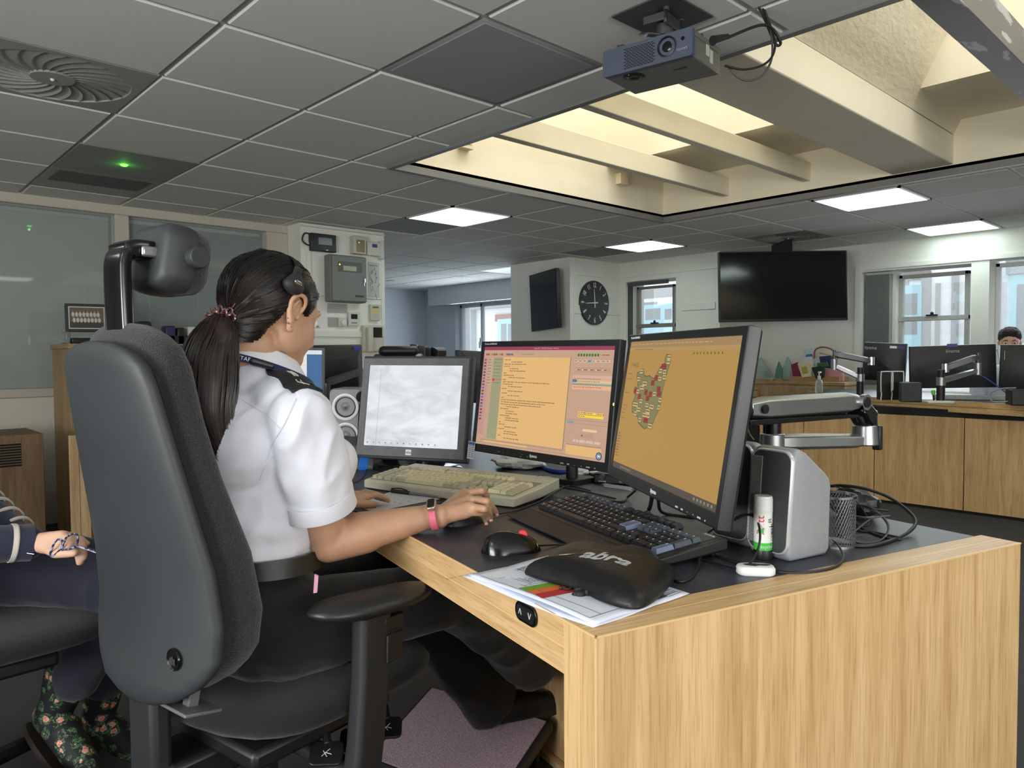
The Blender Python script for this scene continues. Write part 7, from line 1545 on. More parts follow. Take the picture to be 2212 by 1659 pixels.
# ------------------------------------------------------------------ boxes on the left pier
def wallbox(name, label, cat, x0y0, x1y1, dep, m, bev=.006, extra=None, Y=None, grp=None):
    Y = Y or YE; a, b_ = pY(*x0y0, Y-dep), pY(*x1y1, Y-dep); t = thing(name, label, cat, M4.Translation(((a.x+b_.x)/2, Y, (a.z+b_.z)/2)), grp); w, h = abs(b_.x-a.x), abs(a.z-b_.z)
    MB().box(-w/2, w/2, -dep, -.001, -h/2, h/2).build('housing', m, t, bevel=bev); t['wh'] = 0; del t['wh']; return t, w, h, dep
greyb = mat('panel_grey', (118, 122, 118), rough=.55)
t, w, h, dp = wallbox('touch_panel', 'black wall control panel with small grey screen, highest on the left pier', 'control panel', (672, 502), (727, 546), .05, black_m)
MB().box(-w*.22, w*.32, -dp-.002, -dp, -h*.12, h*.28).build('display', mat('dim_display', (96, 106, 112), rough=.25), t); MB().box(-w*.18, w*.30, -dp-.003, -dp, -h*.38, -h*.22).build('button_strip', dgrey_m, t); MB().ball((w*.12, -dp-.001, -h*.40), (.012, .002, .006), seg=10).build('status_button', whiteplastic_m, t)
cable('panel_cable', 'short black cable looping from the wall to the black control panel', [pY(672, 506, YE-.02), pY(658, 504, YE-.01), pY(653, 518, YE-.01), pY(662, 528, YE-.02), pY(672, 530, YE-.03)], .006, cab_m)
t, w, h, dp = wallbox('fire_alarm_panel', 'large grey metal alarm panel with glass window and lock, on the left pier', 'alarm panel', (712, 548), (792, 655), .10, greyb, .012)
f = MB(); f.box(-w*.46, w*.49, -dp-.012, -dp, -h*.48, h*.48); d_ = f.build('door', greyb, t, bevel=.010)
MB().box(-w*.30, w*.36, -dp-.014, -dp-.011, h*.14, h*.36).build('glass_window', mat('dim_glass', (92, 94, 90), rough=.2), d_); MB().box(-w*.16, w*.20, -dp-.016, -dp-.014, h*.17, h*.27).build('display', mat('lcd_pale', (172, 174, 150), rough=.3), d_)
MB().ball((-w*.26, -dp-.016, h*.29), .006, seg=10).build('warning_light', emis('amber_led', (255, 150, 60), 4), d_); b = MB(); b.box(w*.40, w*.43, -dp-.03, -dp-.01, -h*.06, h*.02); b.box(w*.40, w*.42, -dp-.02, -dp-.015, -h*.14, -h*.06); b.build('lock', chrome_m, d_); MB().box(w*.16, w*.40, -dp-.015, -dp-.011, -h*.38, -h*.34).build('nameplate', dgrey_m, d_)
t, w, h, dp = wallbox('beacon_unit', 'cream wall unit with amber window beside the black control panel', 'wall unit', (764, 508), (792, 550), .07, beige_m)
MB().box(-w*.30, w*.34, -dp-.003, -dp, -h*.40, h*.28).build('amber_window', mat('amber_window', (124, 108, 70), rough=.3), t); MB().ball((-w*.1, -dp-.004, h*.12), .004, seg=8).build('indicator', emis('amber_led', (255, 150, 60), 4), t)
t, w, h, dp = wallbox('junction_box', 'cream rectangular wall box with a dark blue label, next to the beacon unit', 'wall box', (793, 521), (824, 554), .05, offwhite_m); MB().box(-w*.15, w*.2, -dp-.002, -dp, h*.1, h*.35).build('label_plate', mat('label_blue', (56, 74, 104), rough=.5), t)
t, w, h, dp = wallbox('trunking', 'cream vertical cable trunking at the outer corner of the left pier', 'trunking', (823, 520), (831, 560), .06, offwhite_m)
a, b_ = pY(795, 566, YE-.003), pY(820, 643, YE-.003); tt3 = thing('wall_notice', 'white paper notice with a hand-drawn diagram beside the grey alarm panel', 'notice', M4.Translation(((a.x+b_.x)/2, YE-.003, (a.z+b_.z)/2))); w, h = b_.x-a.x, a.z-b_.z
MB().box(-w/2, w/2, -.001, .001, -h/2, h/2).build('sheet', mat('notice_paper', (196, 198, 194), rough=.9), tt3); b = MB(); rg = random.Random(6)
for k in range(22): x0_, z0_ = rg.uniform(-w*.4, w*.3), rg.uniform(-h*.4, h*.34); b.cyl((x0_, -.0015, z0_), (x0_+rg.uniform(-.02, .03), -.0015, z0_+rg.uniform(-.05, .05)), .0016, seg=4)
for k in range(5): b.box(-w*.36+k*w*.14, -w*.27+k*w*.14, -.002, -.001, h*.40, h*.42)
b.build('diagram', mat('ink_dark', (70, 72, 74), rough=.8), tt3, smooth=0)
for q0, q1, lbl, m_, d_ in (((708, 655), (750, 676), 'double grey light switch plate below the alarm panel', grey_m, .012), ((710, 685), (731, 706), 'single grey switch plate left of the white dial', grey_m, .012)): wallbox('switch_plate', lbl, 'switch', q0, q1, d_, mat('switch_grey', (168, 168, 164), rough=.4), .002)
t, w, h, dp = wallbox('dial_switch', 'square white dimmer with round dial, between two small wall plates', 'switch', (732, 686), (750, 706), .03, offwhite_m, .004); b = MB(); b.cyl((0, -dp, 0), (0, -dp-.02, 0), w*.3, seg=20); b.build('dial', whiteplastic_m, t)
t, w, h, dp = wallbox('thermostat', 'white thermostat with black display on the left pier', 'thermostat', (753, 674), (777, 704), .03, offwhite_m, .004); MB().box(-w*.28, w*.3, -dp-.002, -dp, 0, h*.36).build('display', black_g, t); MB().box(-w*.25, w*.25, -dp-.002, -dp, -h*.34, -h*.24).build('buttons', grey_m, t)
t, w, h, dp = wallbox('wall_keypad', 'narrow cream keypad with green and yellow labels at the pier edge', 'keypad', (801, 657), (821, 693), .04, beige_m, .006); MB().box(-w*.3, w*.32, -dp-.002, -dp, h*.26, h*.38).build('display', mat('green_lcd', (96, 120, 70), rough=.4), t); MB().box(-w*.3, w*.3, -dp-.002, -dp, h*.02, h*.16).build('yellow_label', mat('label_yellow', (230, 190, 40)), t); MB().box(-w*.3, w*.3, -dp-.002, -dp, -h*.36, -h*.06).build('keys', mat('keypad_keys', (186, 184, 168), rough=.5), t)
t, w, h, dp = wallbox('intercom_phone', 'cream door-entry phone with black screen low on the pier corner', 'intercom', (786, 702), (829, 760), .06, beige_m, .010); MB().box(-w*.02, w*.42, -dp-.003, -dp, h*.04, h*.42).build('screen', black_g, t); b = MB(); b.rbox((-w*.28, -dp-.02, -.01), (w*.26, .05, h*.9), .01, axis=2); b.build('handset', beige_m, t)
# ------------------------------------------------------------------ projector
Zp = 2.02; a, b_, c_ = pz(1495, 115, Zp), pz(1302, 168, Zp), pz(1567, 143, Zp+.004)
x = (a-b_).normalized(); y = V((0, 0, 1)); z_ax = x.cross(y)            # z_ax points back along the lens axis? fixed below
dep_dir = (c_-a); dep_dir = (dep_dir-x*dep_dir.dot(x)).normalized(); Wp = (a-b_).length; Dp = .215; Hp_ = .082
T = basis(b_, x, -dep_dir, V((0, 0, 1))); t = thing('projector', 'dark grey ceiling projector with round lens and vent slots', 'projector', T)
pbm = mat('projector_blue_grey', (74, 80, 98), rough=.45); pgm = mat('projector_grey', (112, 112, 108), rough=.5)
MB().box(0, Wp, -Dp, -.014, 0, Hp_).build('casing', pgm, t, bevel=.006); b = MB(); b.loft([[(Wp/2+(px_)*k, y_, Hp_/2+pz_*k) for px_, pz_ in rrect(Wp+.004, Hp_+.003, .010)] for k, y_ in ((1, -.016), (1, -.004), (.985, 0))]); fr2 = b.build('front_panel', pbm, t, smooth=40)
b = MB(); 
for r_ in range(13):
    for c in range(9): u0 = .27*Wp/.33*.33+c*.0115+(.0058 if r_ % 2 else 0); b.box(.078+c*.0118+(.0059 if r_ % 2 else 0), .0865+c*.0118+(.0059 if r_ % 2 else 0), 0, .0006, .0085+r_*.0050, .0110+r_*.0050)
b.build('vent_slots', hole_m, fr2, smooth=0, kind='stuff')
lx, lz = Wp*.735, Hp_*.52; b = MB(mx=basis((lx, 0, lz), (1, 0, 0), (0, 0, 1), (0, 1, 0)))
b.lathe([(.030, -.001), (.031, .004), (.028, .005), (.026, .001), (.022, -.004), (.0001, -.003)], seg=40); ln_ = b.build('lens_ring', black_m, fr2); b = MB(mx=basis((lx, 0, lz), (1, 0, 0), (0, 0, 1), (0, 1, 0))); b.ball((0, 0, -.002), (.018, .018, .005), seg=24); b.build('lens', black_g, ln_)
b = MB(mx=basis((Wp-.030, .0012, lz+.012), (1, 0, 0), (0, 0, 1), (0, 1, 0))); b.lathe([(.0001, 0), (.006, 0)], seg=18); b.build('sensor', black_g, fr2)
b = MB(); textmesh(b, 'SANYO', .0105, basis((Wp-.032, .0016, lz-.018), (-1, 0, 0), (0, 0, -1), (0, 1, 0)) @ M4.Rotation(0, 4, 'Z')); b.v = [(p[0], p[1], p[2]) for p in b.v]; b.build('lettering', mat('lettering_grey', (170, 172, 175)), fr2, smooth=0)
b = MB(mx=M4.Translation((.085, -.055, -.0005)) @ M4.Rotation(pi, 4, 'X')); b.lathe([(.0001, .002), (.016, .003), (.018, .004), (.022, .001), (.036, .0)], seg=32); b.build('control_dial', black_m, t); MB().ball((.080, -.028, -.001), (.0016, .0016, .001), seg=6).build('indicator', emis('red_led', (255, 60, 60), 3), t)
MB().box(Wp*.68, Wp*.82, -.088, -.072, -.0015, 0).build('label_slot', dgrey_m, t); MB().box(Wp, Wp+.0008, -.125, -.10, .028, .062).box(Wp, Wp+.0008, -.152, -.13, .014, .054).build('sticker', offwhite_m, t)
MB().box(Wp-.0, Wp+.0006, -Dp+.02, -.02, .060, .0612).build('seam', black_m, t)
b = MB(); b.cyl((Wp*.18, -.02, Hp_), (Wp*.18, -.02, Hp_+.012), .012, seg=14); b.cyl((Wp*.93, -.10, Hp_), (Wp*.93, -.10, Hp_+.012), .012, seg=14); b.build('foot', dgrey_m, t)
mc_ = MB(); ctr = T @ V((Wp*.57, -.09, Hp_)); t2 = thing('projector_mount', 'dark grey metal ceiling mount holding the projector', 'mount', M4.Translation(ctr)); dm = mat('mount_grey', (74, 77, 77), rough=.45, metal=.3)
hz_ = CZ-ctr.z-.008
b = MB(); b.cyl((0, 0, .03), (0, 0, .085), .026, seg=24); b.cyl((0, 0, .085), (0, 0, hz_), .022, seg=20); b.build('pole', dm, t2)
b = MB(mx=M4.Rotation(R(10), 4, 'Z')); b.box(-.055, .055, -.030, -.020, .05, hz_-.01); b.box(-.055, -.045, -.03, .05, .06, hz_-.01); b.box(.045, .055, -.03, .05, .045, hz_-.01); b.cyl((-.055, -.03, .085), (-.055, -.03, hz_), .010, seg=12); b.cyl((.055, -.03, .09), (.055, -.03, hz_), .010, seg=12); b.build('bracket_frame', dm, t2, bevel=.002)
b = MB(); b.tube([(-.10, 0, .006), (-.085, .03, .022), (-.02, .01, .030), (.05, 0, .03), (.10, -.02, .010)], .009, seg=8, flat=.5); b.cyl((0, 0, .0), (0, 0, .04), .006, seg=10); b.box(-.01, .11, -.06, .02, .012, .018); b.build('spider_arm', steel_m, t2); MB().box(-.12, .12, -.10, .12, hz_-.002, hz_+.003).build('ceiling_plate', dm, t2)
E_ = lambda x, y, k: pd(x, y, k)
cable('power_cable', 'black power lead and plug curving from the projector up to the ceiling', [pd(1545, 90, 2.05), pd(1575, 80, 2.08), pd(1640, 55, 2.12), pd(1668, 62, 2.15), pd(1686, 92, 2.17), pd(1676, 96, 2.18), pd(1660, 60, 2.2), pd(1648, 32, 2.26), pz(1640, 18, CZ-.012)], .0045, cab_m)
b = MB(); b.cyl(pd(1540, 88, 2.04), pd(1572, 80, 2.07), .014, .009, seg=10); tag(b.build('power_plug', black_m), 'black mains plug in the side of the projector', 'plug')
cable('signal_cable', 'thin black cable drooping in a loop below the projector plug', [pd(1566, 142, 2.08), pd(1605, 150, 2.10), pd(1645, 142, 2.12), pd(1668, 122, 2.13), pd(1674, 92, 2.14), pd(1662, 50, 2.18), pz(1648, 20, CZ-.012)], .0034, cab_m)
cable('signal_cable', 'grey cable hanging in the longest loop from the ceiling by the projector', [pd(1570, 140, 2.10), pd(1592, 165, 2.11), pd(1620, 174, 2.12), pd(1650, 160, 2.14), pd(1668, 120, 2.15), pd(1664, 60, 2.2), pz(1652, 22, CZ-.012)], .0034, mat('grey_cable', (74, 76, 77)))
# ------------------------------------------------------------------ far desk run on the right
FZ = .78
bt = [pz(1690, 1056, 0), pz(1827, 1076, 0), pz(2079, 1108, 0), pz(2212, 1129, 0), pz(2400, 1160, 0)]
XD = sum(p.x for p in bt[1:4])/3; 
t = thing('control_desk', 'long oak-panelled desk run across the room with black recess under its top', 'desk', M4.Translation((XD, 2.0, 0)))
ys_ = [pX(x_, 1000, XD).y for x_ in (1640, 1735, 1888, 2082)]; ys_.append(ys_[-1]-.62); ys_.append(ys_[-1]-.62)
for a_, b2 in zip(ys_[:-1], ys_[1:]): MB(mx=M4.Translation((-XD, -2.0, 0))).box(XD, XD+.02, b2+.003, a_-.003, .022, .665).build('panel', oak_dull if 0 else oakZ, t, bevel=.002)
MB(mx=M4.Translation((-XD, -2.0, 0))).box(XD+.012, XD+.6, ys_[-1], ys_[0]+.6, 0, .72).build('carcass', mat('recess_black', (20, 20, 22), rough=.7), t)
e0, e1, e2 = pz(1900, 858.5, FZ), pz(2212, 874.5, FZ), None; dr = (e1-e0).normalized(); e9 = e0+dr*2.2; eL = e0-dr*.45; far = V((1.0, .0, 0)); T0 = M4.Translation((-XD, -2.0, 0))
cor = eL+V((.75, .55, 0)); 
ol_ = [eL, e9, e9+V((1.0, 0, 0)), V((cor.x+.4, cor.y-.2, FZ)), V((cor.x, cor.y, FZ))]
b = MB(mx=T0); b.loft([[(p.x+.012, p.y, FZ-.045) for p in ol_], [(p.x+.012, p.y, FZ) for p in ol_]]); b.build('desktop', lino_m, t)
b = MB(mx=T0); n_ = V((-dr.y, dr.x, 0)); n_ = n_ if n_.x > 0 else -n_
for z0_, z1_ in ((FZ-.038, FZ+.0005), (FZ-.078, FZ-.040)): b.loft([[(eL.x, eL.y, z0_), (e9.x, e9.y, z0_), (e9.x+n_.x*.02, e9.y+n_.y*.02, z0_), (eL.x+n_.x*.02, eL.y+n_.y*.02, z0_)], [(eL.x, eL.y, z1_), (e9.x, e9.y, z1_), (e9.x+n_.x*.02, e9.y+n_.y*.02, z1_), (eL.x+n_.x*.02, eL.y+n_.y*.02, z1_)]])
b.loft([[(eL.x, eL.y, z_), (eL.x+.02, eL.y-.01, z_), (cor.x+.02, cor.y-.01, z_), (cor.x, cor.y, z_)] for z_ in (FZ-.078, FZ)])
b.build('front_edge', oakY, t, bevel=.002)
# further desk wing at left with pale edge, sideboard against the wall
t = thing('side_desk', 'angled desk corner with dark top seen just right of the big monitor', 'desk', M4.Translation((5.9, 3.3, 0)))
c0_, c1_, c2_ = pz(1612, 846, .74), pz(1683, 838, .74), pz(1600, 836, .74)
b = MB(mx=M4.Translation((-5.9, -3.3, 0))); o4 = [c0_, c1_, c1_+V((.5, .35, 0)), c0_+V((.2, 1.1, 0)), c0_+V((-.4, .6, 0))]; b.loft([[(p.x, p.y, z_) for p in o4] for z_ in (.715, .742)]); b.build('desktop', lino_m, t)
b = MB(mx=M4.Translation((-5.9, -3.3, 0))); b.loft([[(p.x-.004, p.y-.004, z_) for p in (c0_+V((-.4, .6, 0)), c0_, c1_, c1_+V((.03, .03, 0)), c0_+V((.03, .04, 0)))] for z_ in (.64, .738)]); b.build('front_edge', oakY, t, bevel=.002)
b = MB(mx=M4.Translation((-5.9, -3.3, 0))); b.loft([[(p.x+.05, p.y+.06, z_) for p in o4] for z_ in (0, .66)]); b.build('carcass', oakZ, t)
sbx = XW-.48; s0, s1, s2 = pX(1600, 822, sbx), pX(1768, 828, sbx), pX(1818, 822, sbx)
t = thing('sideboard', 'low oak sideboard against the right-hand wall under the glass awards', 'sideboard', M4.Translation((sbx, s1.y, 0)))
szt = s0.z; b = MB(); b.box(-.01, .44, -.26, 2.0, szt-.03-.0, szt); b.build('top', oak_dullY, t, bevel=.003); MB().box(0, .43, -.25, 1.98, .0, szt-.03).build('carcass', oak_dull, t)
MB().box(-.018, 0, .01, .9, .05, szt-.05).build('door', oak_dull, t, bevel=.002); MB().box(-.018, 0, -.24, .0, .05, szt-.05).build('door', oak_dull, t, bevel=.002); MB().box(-.018, 0, .91, 1.9, .05, szt-.05).build('door', oak_dull, t, bevel=.002)
glz = mat('award_glass', (196, 222, 214), rough=.05, trans=.7, alpha=.75)
g_ = 'glass awards on the sideboard'
for q, pts_, lbl in ((0, [(1626, 816), (1632, 790), (1641, 772), (1650, 782), (1661, 808), (1662, 816)], 'leftmost rounded glass award on the sideboard'), (1, [(1648, 816), (1658, 795), (1668, 812), (1669, 816)], 'small glass piece between the awards'),
                   (2, [(1673, 818), (1676, 798), (1681, 781), (1688, 796), (1688, 818)], 'narrow glass award with dark green edge'), (3, [(1688, 820), (1690, 795), (1700, 771), (1708, 786), (1706, 820)], 'tall pointed glass award on the sideboard')):
    P_ = [pX(x_, y_, sbx+.15+.04*q) for x_, y_ in pts_]; z_ = szt; P_ = [V((p.x, p.y, max(z_+.012, p.z))) for p in P_]
    c_ = sum(P_, V())/len(P_); tt = thing('glass_award', lbl, 'award', M4.Translation((c_.x, c_.y, z_)), g_); b = MB(mx=M4.Translation((-c_.x, -c_.y, -z_))); b.loft([[tuple(p) for p in P_], [tuple(p+V((.03, .0, 0))) for p in P_]]); b.build('blade', glz if q != 2 else mat('award_green', (90, 140, 120), rough=.1, alpha=.8), tt, bevel=.003); MB().box(-.02, .05, -.06, .06, 0, .012).build('base', oak_dull, tt)
crumple('potted_greenery', 'small green plant left of the glass awards beside the monitor edge', tuple(pX(1614, 806, sbx+.2)), (.05, .05, .06), 1, mat('leaf_green', (76, 104, 76), rough=.8, col2=(140, 160, 120), vscale=60), 14, 'plant')
# hamper in cellophane: basket, coloured packets, arched handle
hp0 = pX(1752, 820, sbx+.18); hp0.z = szt; t = thing('gift_hamper', 'gift hamper of colourful packets with arched handle on pink tissue', 'hamper', M4.Translation(hp0)); IH = M4.Translation(-hp0)
def pk(pts_, col, dx, name, m=None, th=.03):
    P_ = [pX(x_, y_, sbx+.18+dx) for x_, y_ in pts_]; b = MB(mx=IH); b.loft([[tuple(p) for p in P_], [tuple(p+V((th, 0, 0))) for p in P_]]); b.build(name, m or mat('pack_%d_%d_%d' % col, col, rough=.35, bump=.4, bscale=30, bdist=.01), t, bevel=.006)
pk([(1704, 824), (1712, 796), (1728, 790), (1732, 824)], (196, 130, 150), .02, 'pink_tissue'); pk([(1776, 824), (1772, 800), (1820, 790), (1822, 824)], (214, 150, 162), .02, 'pink_tissue')
pk([(1708, 788), (1722, 782), (1728, 812), (1712, 814)], (120, 34, 64), -.02, 'maroon_box'); pk([(1736, 756), (1757, 752), (1757, 775), (1736, 776)], (200, 206, 216), .06, 'white_packet'); pk([(1740, 766), (1754, 764), (1756, 774), (1740, 775)], (70, 110, 160), .055, 'blue_label')
pk([(1722, 786), (1738, 776), (1756, 786), (1752, 814), (1732, 816)], (214, 206, 180), -.03, 'crisp_packet'); pk([(1730, 794), (1742, 790), (1746, 806), (1734, 808)], (176, 160, 70), -.035, 'crisp_packet_print'); pk([(1733, 772), (1752, 770), (1758, 786), (1734, 788)], (196, 204, 210), .01, 'packet')
pk([(1769, 770), (1796, 768), (1796, 796), (1774, 794)], (44, 46, 92), .0, 'navy_packet'); pk([(1752, 794), (1770, 790), (1780, 796), (1778, 816), (1762, 818)], (30, 44, 40), -.04, 'green_packet'); pk([(1764, 784), (1786, 782), (1790, 792), (1766, 796)], (60, 96, 60), -.02, 'snack_packet'); pk([(1758, 775), (1770, 768), (1772, 788), (1758, 790)], (206, 206, 200), .03, 'white_bar')
b = MB(mx=IH); b.tube([pX(1759, 775, sbx+.22), pX(1761, 756, sbx+.22), pX(1778, 750, sbx+.22), pX(1798, 756, sbx+.22), pX(1810, 775, sbx+.22)], .008, seg=6); b.build('handle', mat('basket_red', (150, 84, 66), rough=.6), t)
b = MB(mx=IH); b.tube([pX(1770, 762, sbx+.2), pX(1786, 766, sbx+.2), pX(1806, 772, sbx+.2)], .008, seg=6); b.build('straw_ribbon', mat('straw', (196, 168, 90), rough=.7), t)
b = MB(mx=IH); b.box(hp0.x-.02, hp0.x+.2, pX(1815, 800, sbx+.18).y, pX(1715, 800, sbx+.18).y, szt, szt+.05); b.build('basket_tray', mat('basket_tan', (166, 128, 88), rough=.8), t)
# ------------------------------------------------------------------ things on the far desk
def backmon(label, c4, k4, name='computer_monitor', dep=.05, brand=True, flip=False):
    P_ = [pd(x_, y_, k_) for (x_, y_), k_ in zip(c4, k4)]; tl, tr_, br, bl_ = P_; c = sum(P_, V())/4; x = ((tr_-tl)+(br-bl_)).normalized(); y = ((tl-bl_)+(tr_-br)); y = (y-x*y.dot(x)).normalized(); z = x.cross(y); w = ((tr_-tl).length+(br-bl_).length)/2; h = ((tl-bl_).length+(tr_-br).length)/2; T = basis(c, x, y, z)
    t = thing(name, label, 'monitor', T); b = MB(); b.loft([[(s1*w/2, s2*h/2, z_) for s1, s2 in ((-1, -1), (1, -1), (1, 1), (-1, 1))] for z_ in (-.03, -.012)]+[[(s1*w/2*.985, s2*h/2*.985, 0) for s1, s2 in ((-1, -1), (1, -1), (1, 1), (-1, 1))], [(s1*w/2*.66, s2*h/2*.62-h*.04, .028) for s1, s2 in ((-1, -1), (1, -1), (1, 1), (-1, 1))]]); b.build('casing', mat('far_monitor_black', (30, 32, 35), rough=.45), t, bevel=.003)
    MB().box(-w/2+.014, w/2-.014, -h/2+.02, h/2-.014, -.0315, -.030).build('screen', em(90, 110, 140, .6), t)
    if brand: b = MB(); textmesh(b, 'iiyama', .036, M4.Translation((0 if brand is True else brand, h*.36, .021)), bold=.0006); b.build('lettering', mat('lettering_dim', (150, 152, 154), rough=.5), t)
    return t, T, w, h
t, T, w, h = backmon('slim black monitor back beside the two white-rimmed speakers', [(1862, 741), (1951, 741), (1963, 828), (1866, 818)], (5.95, 5.75, 5.75, 5.95), brand=-.10)
b = MB(); b.box(w*.12, w*.28, h*.33, h*.43, .0135, .0155); b.build('white_sticker', whiteplastic_m, t); b = MB(); b.box(w*.30, w*.44, h*.33, h*.43, .012, .014); b.build('blue_sticker', mat('sticker_blue', (60, 72, 150), rough=.5), t)
t, T, w, h = backmon('wide black monitor seen from behind with brand lettering across its back', [(1963, 748), (2150, 743), (2157, 836), (1966, 840)], (5.55, 5.35, 5.35, 5.55))
b = MB(); b.box(-w*.06, w*.06, h*.46, h*.53, .003, .006); b.build('blue_sticker', mat('sticker_blue', (60, 72, 150)), t); b = MB(); b.box(-w*.32, -w*.26, h*.02, h*.22, .020, .024); b.build('white_sticker', offwhite_m, t)
t, T, w, h = backmon('black monitor at the right edge, half out of frame', [(2162, 747), (2330, 742), (2332, 850), (2156, 838)], (5.20, 4.95, 4.95, 5.20), brand=False)
b = MB(); b.box(-w*.44, -w*.40, h*.16, h*.36, .006, .010); b.build('white_sticker', offwhite_m, t)
def farm(label, post, topz, el, head, k_, arm2=None):
    p = V((post.x, post.y, FZ)); t = thing('monitor_arm', label, 'monitor arm', M4.Translation(p)); I = M4.Translation(-p)
    b = MB(mx=I); b.cyl(p, (p.x, p.y, topz-.05), .026, seg=16); b.cyl((p.x, p.y, topz-.0), (p.x, p.y, topz+.05), .022, seg=16); b.build('post', black_m, t)
    b = MB(mx=I); b.cyl((p.x, p.y, topz-.055), (p.x, p.y, topz), .030, seg=16); bar(b, V((p.x, p.y, topz-.025)), el, .04, .034, .04); b.cyl(el-V((0, 0, .03)), el+V((0, 0, .05)), .024, seg=14); b.build('lower_arm', steel_m, t)
    b = MB(mx=I); bar(b, el+V((0, 0, .09)), head, .05, .045, .045); b.cyl(el+V((0, 0, .04)), el+V((0, 0, .12)), .012, seg=10); b.build('upper_arm', mat('arm_dark_steel', (92, 94, 96), rough=.35, metal=.6), t)
    b = MB(mx=I); b.cyl(head-V((.0, 0, .03)), head+V((0, 0, .03)), .024, seg=12); b.build('head_joint', chrome_m, t); b = MB(mx=I); b.cyl(p, p+V((0, 0, .012)), .05, seg=18); b.build('base', steel_m, t)
k5 = 5.45
farm('silver monitor arm folded back towards the gift hamper', pd(1858, 850, 5.6), pd(1858, 808, 5.6).z, pd(1802, 790, 5.65), pd(1882, 780, 5.6), k5)
farm('silver monitor arm in front of the wide branded monitor', pd(2032, 852, 5.0), pd(2032, 815, 5.0).z, pd(2112, 800, 5.05), pd(2042, 795, 5.1), k5)
# white-rimmed speakers, black box, bottle, dock and papers
def fbox(name, label, cat, q, k_, w, d_, h_, m, az=None, bev=.006, z=FZ, grp=None):
    p = pd(*q, k_); p.z = z; az = R(205) if az is None else az; t = thing(name, label, cat, frame((p.x, p.y, z), az), grp); b = MB(); b.box(-d_/2, d_/2, -w/2, w/2, 0, h_); b.build('body', m, t, bevel=bev); return t
for i, (x_, lbl) in enumerate(((1915, 'left white-rimmed black speaker on the far desk'), (1938, 'right white-rimmed black speaker on the far desk'))):
    p = pd(x_, 855, 5.35); t = thing('speaker', lbl, 'speaker', frame((p.x, p.y, FZ), R(222)), 'white-rimmed speakers on the far desk'); w = .082; hh = .205
    MB().box(-.08, -.004, -w/2, w/2, 0, hh).build('cabinet', black_m, t, bevel=.008); o_ = []; b = MB(); b.tube([(.004, -w/2, .0), (.0, -w/2+.006, .05), (.004, -w/2, .07), (.004, -w/2, hh-.012), (.004, -w/2+.012, hh), (.004, w/2-.012, hh), (.004, w/2, hh-.012), (.004, w/2, .07)], .0042, seg=6, sm=3); b.build('white_rim', whiteplastic_m, t)
fbox('subwoofer', 'black box speaker between the white-rimmed speakers and the wide monitor', 'speaker', (1966, 855), 5.15, .13, .13, .135, mat('box_black', (38, 40, 43), rough=.5))
p = pd(1769, 846, 5.9); t = thing('sanitiser_bottle', 'clear pump bottle of hand gel on the desk below the hamper', 'bottle', M4.Translation((p.x, p.y, p.z-.02)))
p0z = FZ if 0 else p.z-.02; hb_ = .115; MB().lathe([(.0001, 0), (.030, 0), (.032, .008), (.032, hb_-.03), (.024, hb_-.008), (.012, hb_), (.0001, hb_)], seg=20).build('bottle', mat('gel_clear', (206, 212, 212), rough=.1, trans=.6, alpha=.7), t); b = MB(); b.cyl((0, 0, hb_), (0, 0, hb_+.03), .014, seg=12); b.cyl((0, 0, hb_+.03), (0, 0, hb_+.06), .006, seg=8); b.box(-.008, .03, -.008, .008, hb_+.055, hb_+.068); b.build('pump', offwhite_m, t)
t.matrix_world = M4.Translation((pz(1769, 848, FZ).x, pz(1769, 848, FZ).y, FZ)); 
t = fbox('keyboard', 'grey slim keyboard along the back of the far desk under the wide monitor', 'keyboard', (2095, 858), 5.3, .44, .03, .035, mat('pale_grey', (170, 174, 176), rough=.5), az=R(200))
fbox('paper_stack', 'loose white papers on the far desk left of the monitor arm post', 'paper', (2010, 858), 5.15, .16, .12, .012, mat('printer_paper', (222, 227, 240)), az=R(215), bev=.001)
fbox('docking_station', 'low white dock under the silver arm on the far desk', 'dock', (2030, 868), 4.95, .16, .08, .018, offwhite_m, az=R(212))
p = pd(2018, 842, 5.05); t = thing('highlighter', 'bright green highlighter standing on the far desk', 'pen', M4.Translation((p.x, p.y, FZ))); MB().cyl((0, 0, 0), (-.015, 0, .055), .006, seg=10).build('barrel', black_m, t); MB().cyl((-.015, 0, .055), (-.02, 0, .085), .012, seg=10).build('cap', mat('neon_green', (110, 220, 90), rough=.5), t)
t = fbox('network_box', 'black equipment box with grey cable at the right end of the far desk', 'box', (2205, 868), 4.75, .14, .12, .10, black_m, az=R(210)); 
cable('grey_lead', 'pale grey cable looping at the right end of the far desk', [pd(2195, 838, 4.75), pd(2160, 840, 4.8), pd(2140, 850, 4.85), pd(2142, 866, 4.85), pd(2165, 868, 4.8), pd(2192, 864, 4.75)], .004, mat('pale_cable', (150, 156, 160), rough=.5))
cable('blue_lead', 'blue cable running behind the wide monitor to the black box', [pd(2080, 800, 5.3), pd(2120, 812, 5.2), pd(2160, 838, 5.05), pd(2188, 862, 4.85)], .004, mat('blue_lead', (40, 60, 140), rough=.5))
fbox('headset', 'dark coiled headset lying on the far desk beside the clear bottle', 'headset', (1822, 850), 5.7, .14, .08, .03, black_s)
